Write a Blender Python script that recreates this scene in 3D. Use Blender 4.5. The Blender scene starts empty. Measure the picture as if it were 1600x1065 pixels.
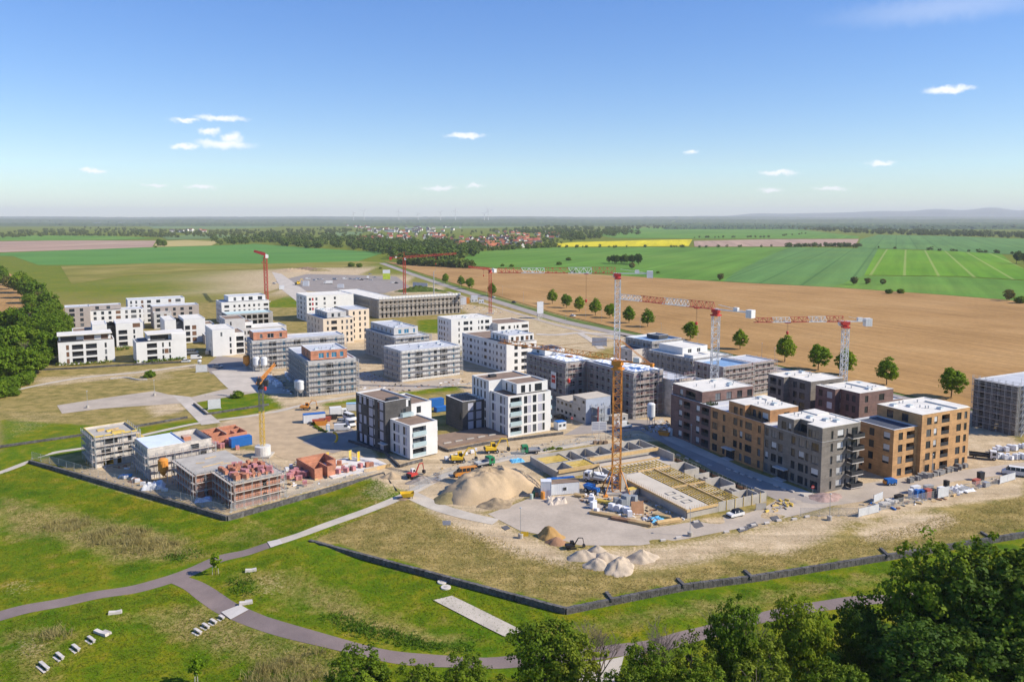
import bpy, bmesh, math, random
import numpy as np
from mathutils import Vector, Matrix
from mathutils.geometry import delaunay_2d_cdt

random.seed(7)
RNG = np.random.default_rng(7)
SC = bpy.context.scene
COL = SC.collection
R = math.radians

# ------------------------------------------------------------------ camera
CAM_H, F_PX, PP_Y, HOR = 68.0, 1240.0, 470.0, 340.0
PITCH = math.atan((PP_Y - HOR) / F_PX)
cam_data = bpy.data.cameras.new('camera')
cam = bpy.data.objects.new('camera', cam_data)
COL.objects.link(cam)
cam_data.sensor_width = 36.0
cam_data.lens = 36.0 * F_PX / 1600.0
cam_data.shift_y = -(532.5 - PP_Y) / 1600.0
cam_data.clip_start = 1.0
cam_data.clip_end = 90000.0
cam.location = (0, 0, CAM_H)
cam.rotation_euler = (math.pi / 2 - PITCH, 0, 0)
SC.camera = cam

# ------------------------------------------------------------------ light
SUN_EL, SUN_AZ = 37.0, 101.0          # azimuth clockwise from +Y
world = bpy.data.worlds.new('World')
SC.world = world
world.use_nodes = True
wt = world.node_tree
wt.nodes.clear()
w_out = wt.nodes.new('ShaderNodeOutputWorld')
w_bg = wt.nodes.new('ShaderNodeBackground')
w_sky = wt.nodes.new('ShaderNodeTexSky')
w_sky.sky_type = 'NISHITA'
w_sky.sun_disc = False
w_sky.sun_elevation = R(SUN_EL)
w_sky.sun_rotation = R(SUN_AZ)
w_sky.altitude = 100
w_sky.air_density = 1.0
w_sky.dust_density = 0.05
w_sky.ozone_density = 2.4
w_bg.inputs['Strength'].default_value = 0.135
SKY_SAT, SKY_HUE, CLOUD_COL = 1.5, .517, (5.1, 5.1, 5.25, 1)
HAZE = 4.8e-5
world.cycles.sampling_method = 'MANUAL'
world.cycles.sample_map_resolution = 256
wt.links.new(w_bg.outputs[0], w_out.inputs[0])

sun_data = bpy.data.lights.new('sun', 'SUN')
sun_data.energy = 3.8
sun_data.angle = R(0.53)
sun_data.color = (1.0, 0.92, 0.78)
sun = bpy.data.objects.new('sun', sun_data)
COL.objects.link(sun)
_sd = Vector((math.sin(R(SUN_AZ)) * math.cos(R(SUN_EL)), math.cos(R(SUN_AZ)) * math.cos(R(SUN_EL)), math.sin(R(SUN_EL))))
sun.rotation_euler = (-_sd).to_track_quat('-Z', 'Y').to_euler()

SC.view_settings.view_transform = 'Standard'
SC.view_settings.look = 'None'
SC.view_settings.exposure = 0.8
SC.view_settings.gamma = 1.0
SC.view_settings.use_curve_mapping = False
SC.render.engine = 'CYCLES'
cy = SC.cycles
cy.max_bounces = 5
cy.diffuse_bounces = 2
cy.glossy_bounces = 2
cy.transmission_bounces = 2
cy.transparent_max_bounces = 6
cy.volume_bounces = 0
cy.use_denoising = True
cy.caustics_reflective = False
cy.caustics_refractive = False
cy.sample_clamp_indirect = 4.0

# ------------------------------------------------------------------ helpers
_c, _s = math.cos(PITCH), math.sin(PITCH)
def W(u, v, z=0.0):
    """point of the site survey: photo reading -> ground coordinates in metres"""
    x = (u - 800.0) / F_PX; y = (PP_Y - v) / F_PX
    dz = -_s + y * _c
    t = (z - CAM_H) / dz
    return (x * t, (_c + y * _s) * t)

def smooth(x):
    x = np.clip(x, 0, 1); return x * x * (3 - 2 * x)

class MB:
    def __init__(self): self.v = []; self.f = []
    def quad(self, a, b, c, d):
        n = len(self.v); self.v += [a, b, c, d]; self.f.append((n, n+1, n+2, n+3)); return self
    def box(self, x0, x1, y0, y1, z0, z1):
        n = len(self.v)
        self.v += [(x0,y0,z0),(x1,y0,z0),(x1,y1,z0),(x0,y1,z0),(x0,y0,z1),(x1,y0,z1),(x1,y1,z1),(x0,y1,z1)]
        self.f += [(n,n+3,n+2,n+1),(n+4,n+5,n+6,n+7),(n,n+1,n+5,n+4),(n+1,n+2,n+6,n+5),(n+2,n+3,n+7,n+6),(n+3,n,n+4,n+7)]
        return self
    def prism(self, pts, z0, z1):
        n = len(self.v); k = len(pts)
        self.v += [(p[0],p[1],z0) for p in pts] + [(p[0],p[1],z1) for p in pts]
        self.f.append(tuple(range(n+k-1, n-1, -1))); self.f.append(tuple(range(n+k, n+2*k)))
        for i in range(k):
            j = (i+1) % k; self.f.append((n+i, n+j, n+k+j, n+k+i))
        return self
    def bar(self, p, q, r, r2=None, sides=4, caps=True):
        p = Vector(p); q = Vector(q); d = q - p
        if d.length < 1e-6: return self
        d.normalize()
        up = Vector((0,0,1)) if abs(d.z) < .9 else Vector((1,0,0))
        a = d.cross(up).normalized(); b = d.cross(a)
        r2 = r if r2 is None else r2
        n = len(self.v)
        for base, rr in ((p, r), (q, r2)):
            for i in range(sides):
                t = 2*math.pi*(i+.5)/sides
                self.v.append(tuple(base + a*(math.cos(t)*rr) + b*(math.sin(t)*rr)))
        for i in range(sides):
            j = (i+1) % sides; self.f.append((n+i, n+j, n+sides+j, n+sides+i))
        if caps:
            self.f.append(tuple(range(n+sides-1, n-1, -1))); self.f.append(tuple(range(n+sides, n+2*sides)))
        return self
    def lathe(self, prof, cx=0, cy=0, sides=12):
        n = len(self.v); m = len(prof)
        for r, z in prof:
            for i in range(sides):
                t = 2*math.pi*i/sides; self.v.append((cx+r*math.cos(t), cy+r*math.sin(t), z))
        for k in range(m-1):
            for i in range(sides):
                j = (i+1) % sides
                self.f.append((n+k*sides+i, n+k*sides+j, n+(k+1)*sides+j, n+(k+1)*sides+i))
        self.f.append(tuple(range(n+sides-1, n-1, -1))); self.f.append(tuple(range(n+(m-1)*sides, n+m*sides)))
        return self
    def profile(self, pts, y0, y1):
        """closed outline in x,z swept along y"""
        n = len(self.v); k = len(pts)
        self.v += [(p[0], y0, p[1]) for p in pts] + [(p[0], y1, p[1]) for p in pts]
        self.f.append(tuple(range(n, n+k))); self.f.append(tuple(range(n+2*k-1, n+k-1, -1)))
        for i in range(k):
            j = (i+1) % k; self.f.append((n+j, n+i, n+k+i, n+k+j))
        return self
    def mesh(self, name, mat=None, smooth_=False):
        me = bpy.data.meshes.new(name)
        me.from_pydata(self.v, [], self.f)
        if mat is not None: me.materials.append(mat)
        if smooth_: me.polygons.foreach_set('use_smooth', [True]*len(me.polygons))
        me.update()
        return me
    def build(self, name, mat, parent=None, loc=(0,0,0), rz=0.0, smooth_=False):
        return link(name, self.mesh(name, mat, smooth_), parent, loc, rz)

def link(name, data, parent=None, loc=(0,0,0), rz=0.0):
    o = bpy.data.objects.new(name, data)
    COL.objects.link(o)
    o.location = loc
    if rz: o.rotation_euler = (0, 0, rz)
    if parent is not None: o.parent = parent
    return o

def tag(o, label=None, cat=None, group=None, kind=None):
    if label: o['label'] = label
    if cat: o['category'] = cat
    if group: o['group'] = group
    if kind: o['kind'] = kind
    return o

def thing(name, label, cat, loc, rz=0.0, group=None):
    return tag(link(name, None, None, loc, rz), label, cat, group)

def copy_tree(o, parent=None):
    c = o.copy(); COL.objects.link(c); c.parent = parent
    for ch in list(o.children): copy_tree(ch, c)
    return c

# ------------------------------------------------------------------ materials
def new_mat(name):
    m = bpy.data.materials.new(name); m.use_nodes = True
    return m, m.node_tree, m.node_tree.nodes['Principled BSDF']

def nd(t, kind, **kw):
    n = t.nodes.new(kind)
    for k, v in kw.items():
        if k.startswith('i_'): n.inputs[k[2:].replace('_', ' ')].default_value = v
        else: setattr(n, k, v)
    return n

def srgb(r, g, b):
    f = lambda c: (c/255/12.92) if c/255 <= .04045 else ((c/255+.055)/1.055)**2.4
    return (f(r), f(g), f(b), 1)

def lin(c): return (c[0], c[1], c[2], 1.0)

def noise_node(t, scale, detail=4, vec=None, rough=.55):
    n = nd(t, 'ShaderNodeTexNoise'); n.inputs['Scale'].default_value = scale
    n.inputs['Detail'].default_value = detail; n.inputs['Roughness'].default_value = rough
    if vec is not None: t.links.new(vec, n.inputs['Vector'])
    return n

def ramp(t, src, stops):
    r = nd(t, 'ShaderNodeValToRGB')
    cr = r.color_ramp
    while len(cr.elements) < len(stops): cr.elements.new(.5)
    for e, (p, c) in zip(cr.elements, stops): e.position = p; e.color = c
    t.links.new(src, r.inputs[0])
    return r

def mixc(t, fac, a, b, mode='MIX'):
    m = nd(t, 'ShaderNodeMix', data_type='RGBA', blend_type=mode)
    for sock, v in ((m.inputs[0], fac), (m.inputs[6], a), (m.inputs[7], b)):
        if hasattr(v, 'is_output'): t.links.new(v, sock)
        else: sock.default_value = v
    return m.outputs[2]

_mats = {}
def M(name, col, rough=.8, var=.18, scale=.6, fine=6.0, metal=0.0, spec=.3, randv=0.0, bump=0.0):
    """plain surface: base colour with blotches, fine grain and a little difference from piece to piece"""
    if name in _mats: return _mats[name]
    m, t, b = new_mat(name)
    b.inputs['Roughness'].default_value = rough
    b.inputs['Metallic'].default_value = metal
    b.inputs['Specular IOR Level'].default_value = spec
    tc = nd(t, 'ShaderNodeTexCoord')
    geo = nd(t, 'ShaderNodeNewGeometry')
    n1 = noise_node(t, scale, 5, geo.outputs['Position'])
    n2 = noise_node(t, fine, 3, geo.outputs['Position'])
    dk = lin([c*(1-var) for c in col[:3]]); lt = lin([min(1, c*(1+var)) for c in col[:3]])
    r1 = ramp(t, n1.outputs[0], [(.3, dk), (.7, lt)])
    r2 = ramp(t, n2.outputs[0], [(.25, (1-var,)*3+(1,)), (.75, (1+var*.5,)*3+(1,))])
    out = mixc(t, .7, r1.outputs[0], r2.outputs[0], 'MULTIPLY')
    if randv:
        oi = nd(t, 'ShaderNodeObjectInfo')
        rr = ramp(t, oi.outputs['Random'], [(0, (1-randv,)*3+(1,)), (1, (1+randv,)*3+(1,))])
        out = mixc(t, 1.0, out, rr.outputs[0], 'MULTIPLY')
    t.links.new(out, b.inputs['Base Color'])
    if bump:
        bp = nd(t, 'ShaderNodeBump'); bp.inputs['Strength'].default_value = bump; bp.inputs['Distance'].default_value = .1
        t.links.new(n2.outputs[0], bp.inputs['Height']); t.links.new(bp.outputs[0], b.inputs['Normal'])
    _mats[name] = m
    return m

def brick_mat(name, c1, c2, mortar, wid=.5, hgt=.16):
    if name in _mats: return _mats[name]
    m, t, b = new_mat(name)
    b.inputs['Roughness'].default_value = .85
    tc = nd(t, 'ShaderNodeTexCoord'); geo = nd(t, 'ShaderNodeNewGeometry')
    sep = nd(t, 'ShaderNodeSeparateXYZ'); t.links.new(tc.outputs['Object'], sep.inputs[0])
    add = nd(t, 'ShaderNodeMath', operation='ADD'); t.links.new(sep.outputs[0], add.inputs[0]); t.links.new(sep.outputs[1], add.inputs[1])
    cmb = nd(t, 'ShaderNodeCombineXYZ'); t.links.new(add.outputs[0], cmb.inputs[0]); t.links.new(sep.outputs[2], cmb.inputs[1])
    br = nd(t, 'ShaderNodeTexBrick'); t.links.new(cmb.outputs[0], br.inputs['Vector'])
    br.inputs['Scale'].default_value = 1.0; br.inputs['Brick Width'].default_value = wid; br.inputs['Row Height'].default_value = hgt
    br.inputs['Mortar Size'].default_value = .012
    br.inputs['Color1'].default_value = c1; br.inputs['Color2'].default_value = c2; br.inputs['Mortar'].default_value = mortar
    n = noise_node(t, .5, 4, geo.outputs['Position'])
    st = nd(t, 'ShaderNodeMapping'); st.inputs['Scale'].default_value = (.15, .15, 2.2); t.links.new(tc.outputs['Object'], st.inputs[0])
    n2 = noise_node(t, 1.0, 3, st.outputs[0])
    r = ramp(t, n.outputs[0], [(.3, (.78,.78,.78,1)), (.7, (1.18,1.18,1.18,1))])
    r2 = ramp(t, n2.outputs[0], [(.35, (.86,.86,.86,1)), (.65, (1.1,1.1,1.1,1))])
    o = mixc(t, 1.0, mixc(t, 1.0, br.outputs[0], r.outputs[0], 'MULTIPLY'), r2.outputs[0], 'MULTIPLY')
    t.links.new(o, b.inputs['Base Color'])
    _mats[name] = m
    return m

def glass_mat(name, dark, curtain, share=.3):
    m, t, b = new_mat(name)
    b.inputs['Roughness'].default_value = .08
    b.inputs['Specular IOR Level'].default_value = .5
    oi = nd(t, 'ShaderNodeObjectInfo')
    r = ramp(t, oi.outputs['Random'], [(0, lin(dark)), (1-share, lin([c*1.6 for c in dark])), (1, lin(curtain))])
    t.links.new(r.outputs[0], b.inputs['Base Color'])
    _mats[name] = m
    return m

white_render = M('white_render', (.66,.65,.63), .85, .05, .35, 3.0)
cream_render = M('cream_render', (.66,.55,.42), .85, .06, .4, 3.0)
shell_grey = M('shell_grey', (.36,.34,.325), .9, .16, .5, 3.0)
offwhite_render = M('offwhite_render', (.47,.455,.44), .85, .07, .35, 3.0)
grey_render = M('grey_render', (.33,.30,.28), .85, .08, .4, 3.0)
warmgrey_render = M('warmgrey_render', (.36,.31,.28), .85, .08, .4, 3.0)
grey_brick = brick_mat('grey_brick', (.20,.175,.15,1), (.16,.14,.12,1), (.22,.20,.18,1))
orange_brick = brick_mat('orange_brick', (.46,.225,.085,1), (.39,.185,.068,1), (.40,.27,.17,1))
tan_brick = brick_mat('tan_brick', (.52,.285,.11,1), (.45,.235,.088,1), (.46,.32,.2,1))
red_brick = brick_mat('red_brick', (.20,.11,.09,1), (.15,.085,.075,1), (.2,.15,.13,1))
dark_brick = brick_mat('dark_brick', (.075,.07,.068,1), (.055,.052,.052,1), (.1,.1,.1,1))
block_brick = brick_mat('block_brick', (.52,.21,.115,1), (.43,.16,.085,1), (.48,.31,.23,1), .6, .25)
lime_block = brick_mat('lime_block', (.60,.545,.485,1), (.53,.48,.425,1), (.45,.42,.38,1), 1.0, .5)
concrete = M('concrete', (.42,.385,.335), .9, .14, .35, 3.0)
raw_concrete = M('raw_concrete', (.33,.31,.285), .9, .2, .5, 2.5)
white_roof = M('white_roof', (.70,.66,.585), .8, .10, .25, 1.5)
grey_roof = M('grey_roof', (.50,.51,.53), .75, .14, .25, 1.5)
brown_roof = M('brown_roof', (.235,.165,.12), .95, .14, .3, 4.0)
dark_roof = M('dark_roof', (.075,.085,.11), .7, .16, .3, 2.0)
metal_cap = M('metal_cap', (.62,.62,.62), .5, .05, .5)
dark_metal = M('dark_metal', (.035,.036,.04), .5, .1, 1.0)
frame_dark = M('frame_dark', (.05,.05,.052), .55, .1, 1.0)
frame_white = M('frame_white', (.7,.7,.69), .5, .04, 1.0)
panel_grey = M('panel_grey', (.40,.40,.46), .6, .05, .6, randv=.06)
panel_brown = M('panel_brown', (.16,.085,.05), .7, .12, .8, randv=.15)
panel_red = M('panel_red', (.35,.03,.04), .6, .08, .8)
blind_mat = M('blind', (.5,.5,.5), .7, .04, 1.0, randv=.25)
glass = glass_mat('window_glass', (.02,.024,.028), (.16,.17,.18))
glass_blue = glass_mat('blue_film_glass', (.03,.11,.18), (.05,.2,.3), .4)
rail_glass, _t, _b = new_mat('rail_glass')
_b.inputs['Base Color'].default_value = (.55,.68,.70,1); _b.inputs['Roughness'].default_value = .15; _b.inputs['Alpha'].default_value = .55
galv = M('galvanised', (.42,.43,.44), .5, .1, 1.5, metal=.3)
plank_mat = M('scaffold_deck', (.40,.35,.30), .85, .16, .8, 4.0, randv=.12)
toe_mat = M('toe_board', (.40,.36,.325), .8, .12, .9, 4.0)
rail_red = M('red_rail', (.48,.17,.13), .7, .1, 1.0)
wood_new = M('new_timber', (.55,.38,.18), .8, .14, 1.2, 5.0, randv=.1)
wood_yellow = M('yellow_formwork', (.66,.47,.10), .7, .14, 1.2, 5.0, randv=.1)
paint_white = M('paint_white', (.70,.69,.67), .4, .04, 1.0)
paint_red = M('paint_red', (.50,.05,.04), .5, .08, 1.0)
paint_orange = M('paint_orange', (.62,.25,.045), .5, .10, 1.0)
paint_yellow = M('paint_yellow', (.68,.44,.03), .45, .08, 1.0)
paint_blue = M('paint_blue', (.02,.13,.42), .45, .08, 1.0)
paint_green = M('paint_green', (.02,.20,.08), .45, .08, 1.0)
paint_black = M('paint_black', (.02,.02,.022), .5, .1, 1.0)
paint_silver = M('paint_silver', (.42,.43,.45), .35, .05, 1.0, metal=.4)
paint_brick_red = M('paint_brick_red', (.38,.10,.07), .6, .1, 1.0)
paint_bluewhite = M('paint_lightblue', (.28,.45,.60), .6, .1, 1.0)
rubber = M('rubber', (.02,.02,.02), .9, .1, 3.0)
car_glass = glass_mat('car_glass', (.015,.018,.02), (.03,.035,.04))
tarp_blue = M('tarp_blue', (.10,.38,.62), .6, .1, 2.0)
pallet_white = M('wrapped_white', (.70,.70,.72), .6, .08, 1.5, randv=.1)
sand_mat = M('sand', (.46,.34,.21), .95, .16, .25, 3.0, bump=.5)
gravel_mat = M('gravel', (.48,.39,.29), .95, .2, .8, 9.0, bump=.6)
ochre_mat = M('ochre_sand', (.42,.25,.09), .95, .16, .4, 5.0, bump=.4)
brown_soil = M('brown_soil', (.24,.17,.115), .95, .22, .4, 4.0, bump=.6)
rust_soil = M('rust_soil', (.33,.18,.10), .95, .2, .4, 4.0, bump=.5)
gabion_mat = M('gabion_stone', (.115,.108,.105), .9, .45, 1.2, 5.0, bump=.8, randv=.2)
# ------------------------------------------------------------------ sky with small fair-weather clouds
def build_clouds():
    t = wt
    tc = nd(t, 'ShaderNodeTexCoord')
    sep = nd(t, 'ShaderNodeSeparateXYZ'); t.links.new(tc.outputs['Generated'], sep.inputs[0])
    az = nd(t, 'ShaderNodeMath', operation='ARCTAN2'); t.links.new(sep.outputs[0], az.inputs[0]); t.links.new(sep.outputs[1], az.inputs[1])
    el = nd(t, 'ShaderNodeMath', operation='ARCSINE'); t.links.new(sep.outputs[2], el.inputs[0])
    cb = nd(t, 'ShaderNodeCombineXYZ'); t.links.new(az.outputs[0], cb.inputs[0]); t.links.new(el.outputs[0], cb.inputs[1])
    n1 = noise_node(t, 70, 5, cb.outputs[0], .62)
    n1.noise_dimensions = '2D'
    ds = nd(t, 'ShaderNodeVectorMath', operation='MULTIPLY_ADD')
    t.links.new(n1.outputs['Color'], ds.inputs[0]); ds.inputs[1].default_value = (.022, .011, 0); t.links.new(cb.outputs[0], ds.inputs[2])
    off = nd(t, 'ShaderNodeVectorMath', operation='SUBTRACT'); t.links.new(ds.outputs[0], off.inputs[0]); off.inputs[1].default_value = (.011, .0055, 0)
    total = None
    for u, v, w, h in ((345,184,42,5),(290,188,22,4),(326,206,17,6),(350,225,46,8),(364,216,20,9),(288,229,22,5),(727,212,36,5),(145,267,19,4),(245,290,20,3.5),(315,292,26,4),
                       (687,294,32,3.5),(742,290,18,4),(1483,140,34,6),(1215,270,30,4),(1378,254,20,4),(1295,295,26,4),(1205,296,22,4),(1080,237,13,4)):
        y = (PP_Y-v)/F_PX
        dx, dy, dz = (u-800)/F_PX, _c+y*_s, -_s+y*_c
        L = math.sqrt(dx*dx+dy*dy+dz*dz)
        sc = (F_PX/w, F_PX/h, 1)
        k = nd(t, 'ShaderNodeVectorMath', operation='MULTIPLY_ADD'); t.links.new(off.outputs[0], k.inputs[0])
        k.inputs[1].default_value = sc; k.inputs[2].default_value = (-math.atan2(dx, dy)*sc[0], -math.asin(dz/L)*sc[1], 0)
        ln = nd(t, 'ShaderNodeVectorMath', operation='LENGTH'); t.links.new(k.outputs[0], ln.inputs[0])
        if total is None: total = ln.outputs['Value']
        else:
            mn = nd(t, 'ShaderNodeMath', operation='MINIMUM'); t.links.new(total, mn.inputs[0]); t.links.new(ln.outputs['Value'], mn.inputs[1]); total = mn.outputs[0]
    mr = nd(t, 'ShaderNodeMapRange', interpolation_type='SMOOTHSTEP'); t.links.new(total, mr.inputs[0])
    mr.inputs[1].default_value = 1.15; mr.inputs[2].default_value = .2; mr.inputs[3].default_value = 0; mr.inputs[4].default_value = .85
    u, v, w, h = 1480, 12, 150, 20      # one thin high veil
    y = (PP_Y-v)/F_PX; dx, dy, dz = (u-800)/F_PX, _c+y*_s, -_s+y*_c; L = math.sqrt(dx*dx+dy*dy+dz*dz); sc = (F_PX/w, F_PX/h, 1)
    k = nd(t, 'ShaderNodeVectorMath', operation='MULTIPLY_ADD'); t.links.new(off.outputs[0], k.inputs[0]); k.inputs[1].default_value = sc; k.inputs[2].default_value = (-math.atan2(dx, dy)*sc[0], -math.asin(dz/L)*sc[1], 0)
    ln = nd(t, 'ShaderNodeVectorMath', operation='LENGTH'); t.links.new(k.outputs[0], ln.inputs[0])
    m2 = nd(t, 'ShaderNodeMapRange', interpolation_type='SMOOTHSTEP'); t.links.new(ln.outputs['Value'], m2.inputs[0]); m2.inputs[1].default_value = 1.3; m2.inputs[2].default_value = 0; m2.inputs[3].default_value = 0; m2.inputs[4].default_value = .2
    mxx = nd(t, 'ShaderNodeMath', operation='MAXIMUM'); t.links.new(mr.outputs[0], mxx.inputs[0]); t.links.new(m2.outputs[0], mxx.inputs[1])
    hs = nd(t, 'ShaderNodeHueSaturation'); hs.inputs['Saturation'].default_value = SKY_SAT; hs.inputs['Hue'].default_value = SKY_HUE
    gm = nd(t, 'ShaderNodeGamma'); gm.inputs[1].default_value = .74; t.links.new(w_sky.outputs[0], gm.inputs[0])
    t.links.new(gm.outputs[0], hs.inputs['Color'])
    t.links.new(mixc(t, mxx.outputs[0], mixc(t, 1.0, hs.outputs[0], (.86, .97, 1.08, 1), 'MULTIPLY'), CLOUD_COL), w_bg.inputs['Color'])
build_clouds()

# ------------------------------------------------------------------ ground
def pts_px(*uv): return np.array([W(u, v) for u, v in uv])
WALL1 = pts_px((46,719),(90,730.5),(355,806.5),(600,738))
OPEN = pts_px((600,738),(628,775),(483.6,843.4))
WALL2 = pts_px((483.6,843.4),(884,950),(954.8,935.8),(1067,913.7),(1172.5,900.6),(1386,867),(1468,853.7),(1600,832),(1700,818))

def seg_dist(P, poly, closed=False):
    d = np.full(len(P), 1e9)
    n = len(poly); m = n if closed else n-1
    for i in range(m):
        a = poly[i]; b = poly[(i+1) % n]; ab = b-a
        t = np.clip(((P-a)@ab)/max(ab@ab, 1e-9), 0, 1)
        d = np.minimum(d, np.hypot(*(P-(a+t[:,None]*ab)).T))
    return d
def inside(P, poly):
    x, y = P.T; r = np.zeros(len(P), bool); n = len(poly)
    for i in range(n):
        x1, y1 = poly[i]; x2, y2 = poly[(i+1) % n]
        c = (y1 > y) != (y2 > y)
        with np.errstate(divide='ignore', invalid='ignore'):
            xi = (x2-x1)*(y-y1)/(y2-y1+1e-12)+x1
        r ^= c & (x < xi)
    return r
def soft(P, poly, edge):
    """1 inside, fading to 0 over edge metres outside"""
    d = seg_dist(P, poly, True); s = np.where(inside(P, poly), -d, d)
    return smooth(.5 - s/edge)

PLATEAU = np.vstack([WALL1, OPEN[1:], WALL2[1:], [(330, 165), (330, 262), (-128, 262)], [W(46,719)]])[:-1]
def hz(P):
    P = np.asarray(P, float).reshape(-1, 2); X, Y = P.T
    z = -1.0 + .97*smooth((Y-206)/34)
    z = np.maximum(z, -1.0 + .98*smooth(1-(seg_dist(P, OPEN)-1)/15))
    amp = smooth((seg_dist(P, np.vstack([WALL1, OPEN[1:], WALL2[1:]]))-2)/8)*smooth((215-Y)/20)
    z = z + amp*(.28*np.sin(X*.13+1.3*np.sin(Y*.09))+.22*np.sin(Y*.19+X*.05)+.1*np.sin(X*.41+Y*.37))
    swale = soft(P, pts_px((0,800),(110,790),(280,835),(300,860),(150,880),(0,870)), 14)*.5
    swale += soft(P, pts_px((390,905),(520,900),(760,1000),(640,985),(430,945)), 8)*.6
    swale += soft(P, pts_px((190,960),(330,935),(520,1040),(330,1060),(200,1010)), 10)*.5
    return z - swale*smooth((215-Y)/10)
def hz1(x, y): return float(hz([(x, y)])[0])

SOIL = [  # bare sandy ground: outline, edge softness, strength
    (((636,768),(700,790),(770,806),(815,832),(880,858),(905,890),(800,865),(720,830),(670,800)), 7, .85),
    (((1050,850),(1150,832),(1300,795),(1335,812),(1290,845),(1230,868),(1150,862),(1090,880),(1010,890),(940,885),(900,860)), 8, .8),
    (((1330,830),(1400,800),(1480,800),(1500,815),(1440,838),(1360,848)), 6, .75),
    (((1290,770),(1600,715),(1600,775),(1480,790),(1330,815)), 4, .95),
    (((560,740),(640,690),(690,680),(900,675),(1000,670),(1010,690),(860,700),(770,722),(700,735),(640,770)), 5, .95),
    (((630,770),(700,725),(860,700),(840,770),(760,800),(690,790)), 4, 1.),
    (((340,660),(480,628),(560,655),(600,735),(560,745),(470,725),(420,700),(360,690)), 4, 1.),
    (((830,770),(930,740),(960,735),(1080,810),(1010,826),(920,800)), 3, 1.), (((1070,815),(1200,795),(1225,775),(1260,790),(1180,825)), 3, 1.),
    (((120,735),(200,720),(350,700),(600,715),(600,738),(355,806),(200,765),(100,735)), 4, .8),
    (((380,590),(450,640),(540,625),(740,598),(760,585),(740,560),(560,540),(440,560)), 5, .9),
    (((0,640),(90,640),(120,650),(40,680),(0,690)), 14, .3), (((220,628),(280,622),(300,640),(240,652)), 6, .75),
    (((45,590),(180,582),(300,568),(330,572),(200,590),(60,605)), 6, .6), (((180,595),(260,580),(280,590),(210,600)), 6, .4),
    (((860,560),(1260,560),(1290,680),(1000,690),(870,690),(840,640)), 6, .9),
    (((690,585),(740,560),(860,575),(870,690),(760,640)), 6, .8),
    (((330,540),(420,520),(700,520),(720,560),(560,570),(380,580)), 8, .8),
    (((420,425),(560,420),(680,445),(720,470),(560,470),(470,470),(430,450)), 14, .85),
    (((700,470),(800,485),(860,500),(1000,530),(900,560),(830,540),(760,510)), 10, .7),
    (((250,425),(420,420),(430,455),(260,450)), 20, .35), (((300,430),(312,430),(330,445),(318,446)), 4, .9), (((260,442),(330,436),(420,438),(420,442),(330,441),(262,448)), 6, .7), (((330,452),(420,446),(425,452),(335,460)), 6, .6), (((250,434),(300,432),(300,436),(255,438)), 6, .6), (((430,430),(470,428),(475,436),(440,440)), 8, .8), (((295,462),(430,448),(430,455),(300,470)), 8, .6),
    (((1180,600),(1290,640),(1400,640),(1560,650),(1600,700),(1600,760),(1480,780),(1290,790),(1240,740)), 6, .85),
    (((20,1000),(60,985),(70,1010),(30,1020)), 8, .45), (((370,895),(440,885),(470,905),(400,930)), 8, .3), (((0,900),(50,890),(70,915),(10,925)), 8, .35),
    (((560,760),(615,745),(625,770),(590,790)), 8, .5),
    (((490,820),(560,790),(700,830),(880,890),(1000,900),(880,935),(700,890)), 10, .18),
]
DRY = [(((0,775),(110,790),(285,830),(310,858),(200,868),(60,830),(0,820)), 12, .75), (((195,955),(320,930),(540,1030),(560,1060),(330,1000)), 12, .7),
       (((340,890),(470,885),(560,930),(700,985),(620,985),(450,930)), 14, .55), (((500,930),(620,960),(740,985),(700,1000),(560,970)), 8, .6),
       (((850,975),(1100,925),(1420,880),(1430,892),(1200,938),(900,985)), 7, .45), (((330,830),(420,800),(430,835),(350,855)), 14, .4), (((480,780),(590,760),(600,790),(500,815)), 12, .35),
       (((0,980),(80,970),(120,1000),(60,1065),(0,1065)), 14, .5)]

def ground_attrs(P):
    soil = np.zeros(len(P)); dry = np.zeros(len(P))
    for poly, e, s in SOIL:
        q = pts_px(*poly); lo = q.min(0)-e-2; hi = q.max(0)+e+2
        k = np.where((P > lo).all(1) & (P < hi).all(1))[0]
        if len(k): soil[k] = np.maximum(soil[k], soft(P[k], q, e)*s)
    for poly, e, s in DRY:
        q = pts_px(*poly); lo = q.min(0)-e-2; hi = q.max(0)+e+2
        k = np.where((P > lo).all(1) & (P < hi).all(1))[0]
        if len(k): dry[k] = np.maximum(dry[k], soft(P[k], q, e)*s)
    lush = np.zeros(len(P))
    lush = np.maximum(lush, smooth((236-P[:,1])/18)*(~inside(P, PLATEAU)))
    strip = pts_px((0,655),(210,668),(300,655),(330,655),(200,700),(100,710),(0,732))
    lush = np.maximum(lush, .75*soft(P, strip, 5))
    for poly in (((325,640),(420,628),(560,612),(740,592),(740,606),(560,628),(480,636),(340,655)), ((300,628),(420,605),(560,600),(560,612),(330,648)), ((652,500),(700,498),(695,530),(655,530)), ((830,496),(870,496),(915,515),(835,515)), ((420,470),(470,466),(470,480),(420,480)), ((652,790),(700,770),(760,765),(720,790),(690,800)), ((640,745),(720,715),(760,722),(700,745),(650,757))):
        lush = np.maximum(lush, .8*soft(P, pts_px(*poly), 6))
    lush = np.maximum(lush, .62*smooth((P[:,1]-640)/60)*(1-.6*soft(P, pts_px((240,426),(560,418),(700,445),(640,470),(430,470),(280,470)), 60)))
    lush = np.maximum(lush, .5*soft(P, pts_px((60,480),(420,470),(420,430),(90,420)), 60))
    return soil, lush, dry

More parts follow.
